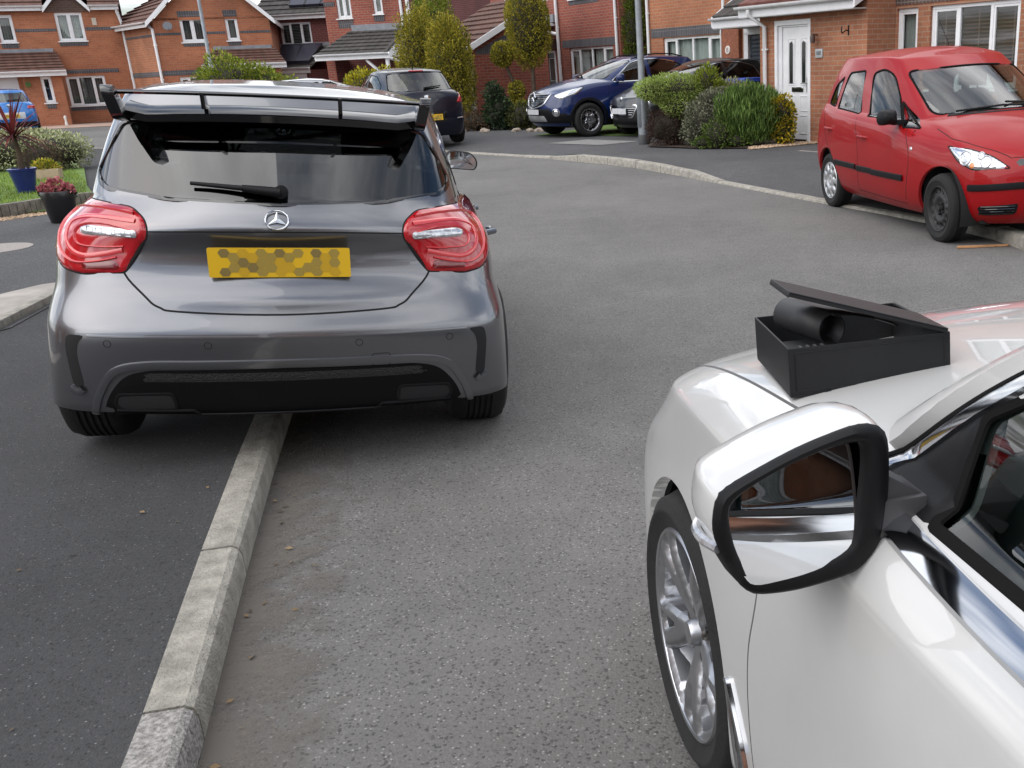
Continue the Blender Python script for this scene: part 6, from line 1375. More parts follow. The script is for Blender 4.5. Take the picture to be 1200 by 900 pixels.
# ================================================================== white hatchback beside the camera
def white_rings():
    k = dict(br=.20, cr=.25, tr=.92)
    return [ring(2.02, -1.98, .86, .15, bf=.26, cf=.2, tf=.95, **k),
             ring(2.12, -2.08, .905, .20, bf=.27, cf=.22, tf=.97, **k),
             ring(2.17, -2.14, .912, .36, bf=.28, cf=.24, tf=.97, **k),
             ring(2.17, -2.15, .91, .58, bf=.29, cf=.25, tf=.97, **k),
             ring(2.13, -2.12, .91, [(-2.2, .74), (2.2, .66)], bf=.30, cf=.25, tf=.965, **k),
             ring(2.06, -2.08, .905, [(-2.2, .86), (0, .80), (2.2, .70)], bf=.31, cf=.25, tf=.96, **k),
             (ring(2.00, -2.04, .893, [(-2.2, .95), (-1, .90), (1, .865), (1.5, .835), (2.2, .73)], bf=.32, cf=.25, tf=.95, **k), 2),
             ring(1.88, -2.0, .868, [(-2.2, 1.01), (-1, .96), (.2, .925), (1, .925), (1.5, .895), (2.0, .78)], bf=.34, cf=.25, tf=.92, zf=.02, **k),
             ring(1.55, -1.96, .835, [(-2.2, 1.04), (-1, .995), (.2, .955), (1, .955), (1.6, .925)], bf=.34, cf=.22, tf=.92, zf=.04, **k),
             (ring(.88, -1.92, .80, [(-2.2, 1.06), (-1, 1.01), (0, .975), (1.1, .985)], bf=.14, br=.20, cf=.12, cr=.14, tf=.93, tr=.86, zf=.05), 2),
             ring(.46, -1.72, .745, [(-2, 1.26), (0, 1.22), (.6, 1.21)], bf=.11, br=.16, cf=.08, cr=.12, tf=.95, shf=1.0, zf=.03),
             (ring(.07, -1.40, .64, [(-2, 1.40), (-.6, 1.43), (.1, 1.40)], bf=.09, br=.12, cf=.10, cr=.1, tf=.92, zf=.02), 2),
             ring(-.10, -1.32, .46, [(-2, 1.42), (-.6, 1.465), (.1, 1.43)], bf=.12),
             ring(-.14, -1.28, .24, [(-2, 1.43), (-.6, 1.48), (.1, 1.44)], bf=.05, br=.05),
             ring(-.16, -1.26, .0, [(-2, 1.435), (-.6, 1.485), (.1, 1.445)], bf=0, br=0)]
def build_white():
    c = Car('white_hatchback', 'white hatchback nearest the camera carrying a black box on its bonnet', white_rings(), .022, POSE_WHITE)
    arch(c, 1.335, .32, .352); arch(c, -1.335, .32, .352)
    dlo = rp([(.655, .955, .02), (.44, 1.128, .2), (.10, 1.335, .2), (-.25, 1.395, .3), (-.75, 1.365, .2), (-1.25, 1.20, .10), (-1.42, 1.05, .05), (-.6, .985, .3), (.1, .950, .3)], .03)
    w1 = rp([(.455, .962), (.468, 1.088, .02), (.10, 1.318, .15), (-.16, 1.365, .05), (-.16, .972)], .015)
    w2 = rp([(-.24, .98), (-.24, 1.372, .04), (-.72, 1.345, .15), (-1.05, 1.245, .03), (-1.05, 1.03)], .02)
    w3 = rp([(-1.09, 1.035), (-1.09, 1.225), (-1.24, 1.175, .05), (-1.38, 1.07)], .03)
    ws = rp([(-.60, 1.0, .06), (0, 1.03, .3), (.60, 1.0, .06), (.525, 1.18, .3), (.47, 1.375, .05), (0, 1.405, .3), (-.47, 1.375, .05), (-.525, 1.18, .3)], .05)
    c.cut(11, 'F', ws, lambda C: C[:, 0] > -.2)
    c.cut(10, 'B', rp([(-.62, 1.08), (.62, 1.08), (.52, 1.37), (-.52, 1.37)], .06), lambda C: C[:, 0] < -.8)
    for g, a in ((20, 'L'), (30, 'R')):
        for q, w_ in enumerate((w1, w2, w3)): c.cut(g + q, a, w_)
    for g, a in ((40, 'L'), (42, 'R')):
        c.cut(g, a, rp([(.79, .915), (.81, .70, .2), (.852, .56, .1), (.848, .42, .1), (.80, .22), (-.19, .22), (-.20, .945), (.4, .925)], .02))
        c.cut(g + 1, a, rp([(-.215, .945), (-.205, .22), (-.85, .22), (-.98, .45), (-1.05, .75), (-1.12, .98)], .03))
    c.part('body', 0, P_WHITE, lip=.03)
    for g in (40, 42): c.part('door', g, P_WHITE, lip=.015); c.part('door', g + 1, P_WHITE, lip=.015)
    c.part('windscreen', 11, M_GCLR, off=-.004); c.part('rear_window', 10, M_GDARK, off=-.004)
    for g in (20, 30):
        for q in range(3): c.part('side_window', g + q, M_GDARK if q else M_GSIDE, off=-.006)
    # black door frame inside the chrome line, chrome strip round the side windows
    for w_ in (w1, w2, w3): c.ribbon('window_seal', 'L', w_, .020, .003, M_RUBB, closed=True, mirror=True)
    c.ribbon('pillar_trim', 'L', [(-.2, z) for z in np.linspace(.965, 1.385, 14)], .09, .005, M_GLOSSB, mirror=True); c.ribbon('pillar_trim', 'L', [(-1.07, z) for z in np.linspace(1.03, 1.235, 10)], .05, .005, M_GLOSSB, mirror=True)
    c.ribbon('a_pillar', 'L', spl([(.665, .990), (.56, 1.078), (.455, 1.158), (.30, 1.268), (.12, 1.375), (-.10, 1.425)], 8), .052, .026, P_WHITE, mirror=True)
    c.ribbon('pillar_gap', 'L', spl([(.650, .970), (.445, 1.136), (.11, 1.348)], 12), .012, .009, M_RUBB, mirror=True)
    c.ribbon('chrome_strip', 'L', spl([(.645, .952), (.40, .9455), (.1, .945), (-.3, .960), (-.8, .987), (-1.4, 1.047)], 12), .044, .013, M_CHROME, mirror=True)
    c.ribbon('chrome_strip', 'L', spl([(.640, .962), (.44, 1.125), (.10, 1.335), (-.25, 1.395), (-.75, 1.365), (-1.25, 1.20), (-1.42, 1.06)], 10), .026, .008, M_CHROME, mirror=True)
    c.patch('corner_panel', 'L', rp([(.63, .960), (.470, 1.092, .01), (.452, .960)], .01), M_PLAST, h=.006, d=.012, mirror=True, base=.001)
    c.ribbon('window_seal', 'F', ws, .009, .0015, M_RUBB, closed=True)
    c.ribbon('scuttle_panel', 'F', [(y, .985 + .03 * (1 - (y / .64) ** 2)) for y in np.linspace(-.25, .25, 40)], .04, .003, M_PLAST)
    sm_ = mat('panel_gap_soft', (.10, .10, .10), .8)
    for sg in (1, -1): c.ribbon('panel_seam', 'T', [(x, sg * y) for x, y in spl([(.80, .765), (.90, .772), (1.12, .772), (1.45, .765), (1.70, .745)], 10)], .007, .0008, sm_)
    c.ribbon('panel_seam', 'L', spl([(.785, .925), (.812, .70), (.854, .56), (.850, .42), (.80, .22)], 12), .005, .0006, sm_, mirror=True)
    c.ribbon('panel_seam', 'L', spl([(-.205, .95), (-.20, .22)], 20), .005, .0008, sm_, mirror=True)
    # vent trim behind the front wheel
    vt = rp([(.975, .435, .01), (.955, .43, .02), (.875, .325, .06), (.845, .20, .03), (.905, .20, .03), (.945, .325, .05)], .02)
    vo = c.patch('wing_vent', 'L', vt, M_GLOSSB, h=.004, d=.010, mirror=True)
    c.ribbon('chrome_trim', 'L', spl([(.975, .437), (.955, .428), (.875, .325), (.845, .20)], 8), .011, .010, M_CHROME, parent=vo, mirror=True)
    c.ribbon('chrome_trim', 'L', spl([(.975, .435), (.935, .31), (.905, .20)], 8), .016, .008, M_CHROME, parent=vo, mirror=True)
    # door mirrors: white shell, black surround, glass
    FRM = [(1.068, .979), (1.064, 1.014), (1.054, 1.029), (1.018, 1.046), (.96, 1.069), (.901, 1.085), (.877, 1.088), (.858, 1.084), (.846, 1.068), (.842, 1.034), (.843, .979), (.851, .927), (.872, .902), (.898, .89), (.96, .882), (1.005, .884), (1.023, .890), (1.040, .908), (1.06, .95)]
    GLS = [(1.050, 1.003), (1.035, 1.024), (.989, 1.047), (.93, 1.065), (.889, 1.069), (.877, 1.063), (.874, 1.039), (.878, .985), (.885, .948), (.898, .928), (.944, .914), (.99, .91), (1.017, .911), (1.029, .923), (1.043, .956)]
    for sg in (1, -1):
        fr_ = spl(FRM, 3, True); P = np.array(fr_); cc = P.mean(0); V = []; F = []; m = len(P)
        lay = [(.0, 1.0), (.012, 1.02), (.035, 1.035), (.07, 1.025), (.10, .98), (.125, .90), (.145, .76), (.158, .55), (.163, .28)]
        for w, sc in lay: V += [(.497 + w, sg * (cc[0] + (p[0] - cc[0]) * sc), cc[1] + (p[1] - cc[1]) * sc) for p in P]
        V.append((.661, sg * cc[0], cc[1]))
        for q in range(len(lay) - 1): F += [(q * m + i, q * m + (i + 1) % m, (q + 1) * m + (i + 1) % m, (q + 1) * m + i) for i in range(m)]
        F += [((len(lay) - 1) * m + i, (len(lay) - 1) * m + (i + 1) % m, len(lay) * m) for i in range(m)]
        # lower part of the shell is black plastic
        mi = [1 if np.mean([V[k][2] for k in f]) < .962 - .25 * (np.mean([abs(V[k][1]) for k in f]) - 1.06) * 0 else 0 for f in F]
        e = MB(); e.v = [tuple(v) for v in V]; e.f = F; e.m = mi; e.uv = [(0, 0)] * len(V)
        mo = e.build('door_mirror', [P_WHITE, M_PLAST], c.root, smooth=True, angle=60)
        e = MB(); g2 = spl(GLS, 3, True); G2 = np.array(g2); gc = G2.mean(0)
        # surround: outer rim -> rolled lip -> glass recess
        def ringpts(base, sc, x, cen): return [(x, sg * (cen[0] + (p[0] - cen[0]) * sc), cen[1] + (p[1] - cen[1]) * sc) for p in base]
        n2 = 60
        def resamp(L_):
            A = np.array(L_ + [L_[0]]); s_ = np.r_[0, np.cumsum(np.linalg.norm(np.diff(A, axis=0), axis=1))]; t = np.linspace(0, s_[-1], n2, endpoint=False)
            return np.column_stack([np.interp(t, s_, A[:, 0]), np.interp(t, s_, A[:, 1])])
        A = resamp(fr_); ang = lambda Q_, cen: np.arctan2(Q_[:, 1] - cen[1], Q_[:, 0] - cen[0])
        # match the inner outline to the outer one by direction
        D = resamp(g2); B = np.array([D[np.argmin(np.abs(np.angle(np.exp(1j * (ang(D, gc) - a)))))] for a in ang(A, gc)])
        prof = [(0.0, 1.0, .503), (0.0, 1.012, .492), (.25, 1.0, .482), (.7, 1.0, .482), (.92, 1.0, .486), (1.0, 1.0, .494), (1.0, .985, .502)]
        V = []; F = []
        for q, (t, sc, x) in enumerate(prof):
            M_ = A * (1 - t) + B * t; cen = cc * (1 - t) + gc * t
            V += [(x, sg * (cen[0] + (p[0] - cen[0]) * sc), cen[1] + (p[1] - cen[1]) * sc) for p in M_]
        for q in range(len(prof) - 1): F += [(q * n2 + i, q * n2 + (i + 1) % n2, (q + 1) * n2 + (i + 1) % n2, (q + 1) * n2 + i) for i in range(n2)]
        e.add(V, F); e.build('mirror_surround', M_PLAST, mo, smooth=True, angle=60)
        e = MB(); e.prism([tuple(gc + (np.array(q_) - gc) * 1.08) for q_ in g2], .003, lambda u, v, w: (.502 - w - .035 * (u - gc[0]) + .21 * (v - gc[1]), sg * u, v)); e.build('mirror_glass', M_MIRR, mo)
        e = MB(); P3 = spl([(.497, 1.062, .958), (.53, 1.0735, .96), (.565, 1.068, .962), (.60, 1.035, .965)], 6)
        e.tube([(x, sg * y, z - .005) for x, y, z in P3], .007, 8); e.build('side_indicator', M_CLEAR, mo, smooth=True)
        e = MB(); e.box((.525, sg * .825, .960), (.075, .075, .05)); e.prism([(.845, .935), (.845, 1.02), (.790, .985), (.785, .935)], .06, lambda u, v, w: (.495 + w, sg * u, v)); e.build('mirror_arm', mat('mirror_arm_grey', (.06, .06, .063), .45), mo, bevel=.004)
    # front end, out of sight from here
    c.patch('headlight', 'F', rp([(.45, .66), (.78, .70), (.80, .78), (.60, .76), (.44, .72)], .03), M_CLEAR, h=.01, d=.03, mirror=True)
    c.patch('grille', 'F', rp([(-.40, .50), (.40, .50), (.44, .70), (-.44, .70)], .05), M_GLOSSB, h=.008, d=.03)
    for x, z in ((.02, .83), (-.95, .85)):
        for sg in (1, -1):
            p, n = c.hit('L', x, z); e = MB(); e.tube([(x + .1, sg * (p[1] - .012), z), (x + .07, sg * (p[1] + .032), z + .008), (x - .07, sg * (p[1] + .032), z + .01), (x - .1, sg * (p[1] - .012), z + .008)], .014, 8); e.build('door_handle', P_WHITE, c.root, smooth=True)
    c.patch('tail_light', 'B', rp([(.45, .86), (.80, .84), (.82, .98), (.50, .98)], .04), M_RED, h=.01, d=.03, mirror=True)
    for x in (1.335, -1.335):
        for sg in (1, -1): wheel(c, x, sg * .893, .322, .215, .238, 'spoke5', _wm()['spoke5'])
    underbody(c, 1.75, -1.75, .66, .18, [(1.335, .32, .352, .86), (-1.335, .32, .352, .86)])
    seats(c, [-.12], .38, .50); seats(c, [-.95], .38, .50, .56)
    cabin(c, .95, -1.6, .66, .42, .60, .94, mat('dashboard_grey_green', (.070, .090, .088), .6, var=.1, vscale=3, bump=.2, bscale=600))
    # dash moulding, air vent and door card seen through the side window
    mb = MB(); mb.prism(spl([(.28, .72), (.27, .88), (.34, .945), (.50, .965), (.58, .955), (.58, .72)], 5), .58, lambda u, v, w: (u, .08 + w, v)); mb.build('dashboard_top', mat('dashboard_grey_green', (0, 0, 0)), c.root, smooth=True, angle=50)
    for sg in (1, -1):
        v_ = MB(); v_.lathe([(.0, .0), (.052, .0), (.062, .010), (.066, .0), (.066, -.03)], 28, lambda a, b, h: (.268 - h, sg * .60 + a, .865 + b * .8), 0)
        for k in range(-3, 4): v_.box((.262, sg * .60, .865 + k * .013), (.012, .10 - abs(k) * .012, .004), None, 1)
        v_.build('air_vent', [M_PLAST, M_GLOSSB], c.root, smooth=True, angle=40)
        d_ = MB(); d_.prism(spl([(-.95, .935), (-.9, .955), (.2, .930), (.42, .925), (.45, .88), (.40, .40), (-.95, .40)], 4), .03, lambda u, v, w: (u, sg * (.73 + w), v)); d_.build('door_card', mat('door_card_grey', (.050, .056, .056), .6, bump=.1, bscale=300), c.root, smooth=True, angle=40)
    return c
# ---- open black box lying on its bonnet
def build_box():
    N = Vector(BOX[0]); ex = (Vector(BOX[1]) - N); ey = (Vector(BOX[2]) - N)
    L_, D_ = ex.length, ey.length; ex.normalize(); ey = (ey - ex * ey.dot(ex)).normalized(); ez = ex.cross(ey)
    t = thing('open_box', 'open black box with its lid propped up on the bonnet of the white car', 'box')
    t.matrix_world = Matrix(((ex.x, ey.x, ez.x, N.x), (ex.y, ey.y, ez.y, N.y), (ex.z, ey.z, ez.z, N.z), (0, 0, 0, 1)))
    H_ = .086; k = .004; m = mat('black_box_plastic', (.010, .0105, .0115), .45, spec=.3, var=.12, vscale=14, bump=.06, bscale=300)
    b = MB(); b.box2((0, 0, 0), (L_, D_, k))
    b.box2((0, 0, k), (L_, k, H_)); b.box2((0, D_ - k, k), (L_, D_, H_)); b.box2((0, k, k), (k, D_ - k, H_)); b.box2((L_ - k, k, k), (L_, D_ - k, H_))
    # raised panel edge and corner clips on the front
    for (x0, x1, z0, z1) in ((.012, L_ - .012, H_ - .009, H_ - .0075), (.012, L_ - .012, .010, .0115), (.010, .0115, .012, H_ - .010), (L_ - .0115, L_ - .010, .012, H_ - .010)): b.box2((x0, -.0015, z0), (x1, .001, z1))
    for x in (.06, .11, .165, .215): b.box2((x, -.003, -.001), (x + .012, .002, .006))
    b.build('case', m, t, bevel=.0012, seg=1)
    h = MB(); h.tube([(L_ - .004, .02, H_ + .001), (L_ - .004, D_ - .02, H_ + .001)], .003, 8); h.build('hinge', m, t)
    LD = .16; a = R_(18.5); ld = MB(); M_ = Matrix.Rotation(a, 3, 'Y')
    def lp(x, y, z): v = M_ @ Vector((x, y, z)); return (L_ - .004 + v.x, v.y, H_ + .004 + v.z)
    V = []
    for (x0, x1, y0, y1, z0, z1) in ((-L_ - .004, 0, -.003, LD, .0, .0025), (-L_ - .004, 0, -.003, -.001, -.006, .0), (-L_ - .004, 0, LD - .002, LD, -.008, .0), (-L_ - .004, -L_ - .002, -.001, LD - .002, -.008, 0)):
        k0 = len(ld.v); ld.add([lp(x, y, z) for x in (x0, x1) for y in (y0, y1) for z in (z0, z1)], [(0, 1, 3, 2), (4, 6, 7, 5), (0, 4, 5, 1), (2, 3, 7, 6), (0, 2, 6, 4), (1, 5, 7, 3)])
    ld.build('lid', m, t, bevel=.001, seg=1)
    tr = MB(); tr.box2((.006, .006, k), (.10, .12, .074))
    for q in range(4): tr.box2((.030 + q * .013, .018, .074), (.036 + q * .013, .062, .0765), 1)
    tr.build('inner_tray', [m, mat('slot_grey', (.10, .10, .105), .5)], t, bevel=.001, seg=1)
    # black sleeve: a rolled sheet whose free end runs on under the lid
    r = thing('rolled_sheet', 'black rolled sheet with a hollow end lying inside the open box', 'sleeve')
    r.matrix_world = t.matrix_world.copy()
    ax = Vector((.055, -.13, -.012)); o = Vector((.044, .215, .106)); ln = ax.length; ax.normalize(); s1 = Vector((ax.y, -ax.x, 0)).normalized() * -1; s2 = s1.cross(ax).normalized()
    if s2.z < 0: s2 = -s2
    prof = [(.029 * cos(q) * (1 - .12 * q / 6.2), .029 * sin(q) * (1 - .12 * q / 6.2)) for q in np.linspace(pi * .5, pi * .5 + 2 * pi, 36)][::-1] + [(.02, .022), (.05, .016), (.10, .002), (.135, -.012), (.15, -.02)]
    V = []; F = []
    for q in (0, 1):
        for (u, v) in prof: V.append(o + ax * ln * q + s1 * u * (1 if True else 0) + s2 * v)
    m_ = len(prof)
    F = [(i, i + 1, m_ + i + 1, m_ + i) for i in range(m_ - 1)]
    so2 = mesh_obj('sheet', V, F, mat('black_neoprene', (.022, .022, .024), .5), r, smooth=True); md = so2.modifiers.new('thick', 'SOLIDIFY'); md.thickness = .003
# ================================================================== the other parked cars
def gen_rings(xf, xr, W, H, zhood=.80, zcowl=1.0, xcowl=1.0, xrf=.15, xrr=-1.5, zb0=.96, zb1=1.03, ztail=1.06, lift=0.0, nose=.30, Wr=.60, hoodw=.84):
    """a hatchback or crossover from its main dimensions (cowl, roof front and roof rear positions, belt heights)"""
    k = dict(bf=nose, br=.20, cf=.24, cr=.26, tf=.93, tr=.93); g = lift
    b = lambda d=0: [(xr, zb1 + d), (-1.0, zb1 - .02 + d), (.2, zb0 + d), (1.0, zb0 - .01 + d), (xf, zhood + d)]
    return [ring(xf - .14, xr + .12, W * .92, .19 + g, **k), ring(xf - .05, xr + .06, W * .97, .27 + g, **k), ring(xf, xr + .01, W * .99, .42 + g * .7, **k),
            ring(xf + .01, xr, W, .58 + g * .5, **k), ring(xf - .02, xr + .02, W * .995, [(xr, .74 + g * .5), (xf, .66 + g * .5)], **k),
            ring(xf - .07, xr + .05, W * .985, [(xr, .88 + g * .5), (0, .82 + g * .5), (xf, zhood - .05)], **k),
            ring(xf - .17, xr + .08, W * .96, b(-.06), **k),
            ring(xf - .45, xr + .10, W * .925, [(xr, zb1 + .01), (0, zb0), (1.0, zcowl - .03), (xf - .4, zhood + .085)], bf=nose, br=.24, cf=.22, cr=.22, tf=.90, tr=.90, zf=.03),
            (ring(xcowl + .12, xr + .14, W * .885, [(xr, ztail), (-1, zb1), (.2, zb0 + .02), (xcowl, zcowl)], bf=.34, br=.24, cf=.10, cr=.14, tf=.92, tr=.87, zf=.05), 2),
            ring((xcowl + xrf) / 2 + .08, (xr + xrr) / 2 + .06, (W * .885 + Wr) / 2 + .02, [(xr, (ztail + H) / 2 - .03), (0, (zcowl + H) / 2 - .02), (xcowl, (zcowl + H) / 2 - .02)], bf=.26, br=.2, cf=.08, cr=.12, tf=.94, tr=.88, zf=.03),
            (ring(xrf, xrr, Wr, [(xrr, H - .085), (-.6, H - .055), (xrf, H - .09)], bf=.16, br=.12, cf=.1, cr=.1, tf=.93, tr=.92, zf=.02, zr=.02), 2),
            ring(xrf - .12, xrr + .08, Wr * .74, [(xrr, H - .06), (-.5, H - .015), (xrf, H - .06)], bf=.12, tf=.95),
            ring(xrf - .16, xrr + .12, Wr * .38, [(xrr, H - .05), (-.5, H), (xrf, H - .045)], bf=.05, br=.05),
            ring(xrf - .18, xrr + .14, 0, [(xrr, H - .045), (-.5, H + .005), (xrf, H - .04)], bf=0, br=0)]
def std_windows(xcowl, xrf, zb, H, xb=-.25, xc=-1.1, kick=.06):
    zt = H - .105
    return [rp([(xcowl - .32, zb + .03, .02), (xrf + .02, zt - .03, .25), (xb + .05, zt, .04), (xb + .05, zb + .035)], .02),
            rp([(xb - .04, zb + .04), (xb - .04, zt, .04), (xc + .25, zt - .02, .1), (xc - .02, zt - .12, .08), (xc - .02, zb + .05 + kick)], .03)]
def build_crossover():
    c = Car('blue_crossover', 'dark blue crossover with a chrome edged grille parked on the drive facing left', gen_rings(2.20, -2.20, .915, 1.60, zhood=.93, zcowl=1.13, xcowl=.98, xrf=.10, xrr=-1.60, zb0=1.06, zb1=1.13, ztail=1.17, lift=.05, nose=.30, Wr=.63), .03, POSE_CROSS)
    W2 = std_windows(.98, .10, 1.055, 1.60, xb=-.28, xc=-1.15, kick=.04)
    ws = rp([(-.66, 1.14), (0, 1.18, .3), (.66, 1.14), (.55, 1.49), (-.55, 1.49)], .06)
    dress(c, P_NAVY, 0, 0, [(-1.32, .345, .395, .86, .345, .22, .90, .235, 'flower', None), (1.32, .345, .395, .86, .345, .22, .90, .235, 'flower', None)], W2, ws,
          rp([(-.60, 1.19), (.60, 1.19), (.52, 1.50), (-.52, 1.50)], .06), doors=[rp([(.80, 1.0), (.82, .62), (.80, .36), (-.25, .36), (-.26, 1.05)], .03), rp([(-.28, 1.05), (-.27, .36), (-.88, .36), (-1.10, .75), (-1.18, 1.08)], .03)],
          seams=[spl([(-.265, 1.08), (-.26, .34)], 14), spl([(.82, 1.0), (.84, .65), (.80, .34)], 8)], wmats=_wm(), glass=(M_GCLR, M_GCAR, M_GDARK), handles=[(-.12, .97), (-1.0, 1.0)], dash=(.62, 1.10), seat=(-.1, -.95), seat_z=.66)
    c.ribbon('chrome_strip', 'L', spl([(.66, 1.095), (.40, 1.26), (.12, 1.43), (-.2, 1.50), (-.6, 1.50), (-1.0, 1.44)], 8), .030, .010, M_CHROME, mirror=True)
    c.ribbon('chrome_strip', 'L', spl([(.66, 1.075), (.2, 1.075), (-.6, 1.09), (-1.15, 1.13)], 10), .030, .010, M_CHROME, mirror=True)
    # dark sill and wheel arch cladding
    c.ribbon('arch_cladding', 'L', [(1.32 + .425 * cos(a), .345 + .425 * sin(a)) for a in np.linspace(-.25, pi + .2, 40)], .06, .010, M_PLAST, mirror=True)
    c.ribbon('arch_cladding', 'L', [(-1.32 + .425 * cos(a), .345 + .425 * sin(a)) for a in np.linspace(-.2, pi + .2, 40)], .06, .010, M_PLAST, mirror=True)
    c.ribbon('sill_cladding', 'L', [(x, .30) for x in np.linspace(.88, -.88, 40)], .13, .010, M_PLAST, mirror=True)
    gr = rp([(-.46, .87, .03), (-.30, .66, .08), (0, .60, .2), (.30, .66, .08), (.46, .87, .03), (.12, .905), (-.12, .905)], .03)
    go = c.patch('grille', 'F', gr, M_GLOSSB, h=.006, d=.02)
    c.ribbon('chrome_surround', 'F', spl([(-.47, .88), (-.42, .78), (-.30, .655), (0, .60), (.30, .655), (.42, .78), (.47, .88)], 8), .045, .018, M_CHROME, parent=go)
    mb = MB()
    for k in range(5): c.ribbon('', 'F', [(y, .70 + k * .042) for y in np.linspace(-.22 - k * .055, .22 + k * .055, 16)], .016, .014, None, mb=mb)
    mb.build('grille_bar', M_PLAST, go, smooth=True)
    p, n = c.hit('F', 0, .83); mb = MB(); mb.tube([(p[0] + .03, y, z) for y, z in ((0, .925), (.065, .83), (0, .735), (-.065, .83))], .016, 6, closed=True); mb.build('badge', M_CHROME, go, smooth=True)
    hl = rp(fr((1.95, -.50, .86), (1.72, -.74, .955), (1.40, -.82, 1.01), (1.55, -.82, .88), (1.86, -.68, .785)), .03)
    hl = [(u, v) for u, v in hl]
    ho = c.patch('headlight', 'FR', hl, M_LENS, h=.01, d=.016, mirror=True)
    c.ribbon('lamp_seal', 'FR', hl, .014, .006, M_GLOSSB, closed=True, parent=ho, mirror=True)
    c.ribbon('running_light', 'FR', fr((1.86, -.66, .825), (1.72, -.74, .845), (1.60, -.785, .885), (1.52, -.80, .93)), .02, .016, M_WPL, parent=ho, mirror=True)
    bm = c.patch('lower_bumper', 'F', rp([(-.86, .30), (.86, .30), (.84, .50), (.60, .52), (.5, .60), (-.5, .60), (-.60, .52), (-.84, .50)], .03), M_PLAST, h=.008, d=.03)
    c.patch('skid_plate', 'F', rp([(-.40, .34), (.40, .34), (.36, .46), (-.36, .46)], .02), M_COVER, h=.012, d=.03, base=.008)
    fl = c.patch('fog_light', 'F', circ(.66, .52, .05, 24), M_LENS, h=.006, d=.014, base=.008, mirror=True)
    c.ribbon('fog_surround', 'F', circ(.66, .52, .068, 28), .026, .016, M_CHROME, closed=True, parent=fl, mirror=True, base=.004)
    number_plate(c, c.hit('F', 0, .53)[0][0] + .012, 0, .535, .50, .105, M_WPL, 1)
    side_mirror(c, .52, 1.16, .86, 1.06, .16, P_NAVY)
    for sg in (1, -1):
        mb = MB(); q = [c.hit('T', x, sg * .50)[0] for x in (.0, -.3, -.7, -1.1, -1.35)]
        mb.tube([q[0]] + [a + np.array([0, 0, .045]) for a in q[1:4]] + [q[4]], .014, 8); mb.build('roof_rail', M_PLAST, c.root, smooth=True)
    front_wiper(c, [(.10, 1.20), (-.1, 1.205), (-.50, 1.18)])
    c.patch('tail_light', 'B', rp([(.45, .96), (.82, .94), (.80, 1.06), (.52, 1.06)], .03), M_RED, h=.01, d=.03, mirror=True)
    return c
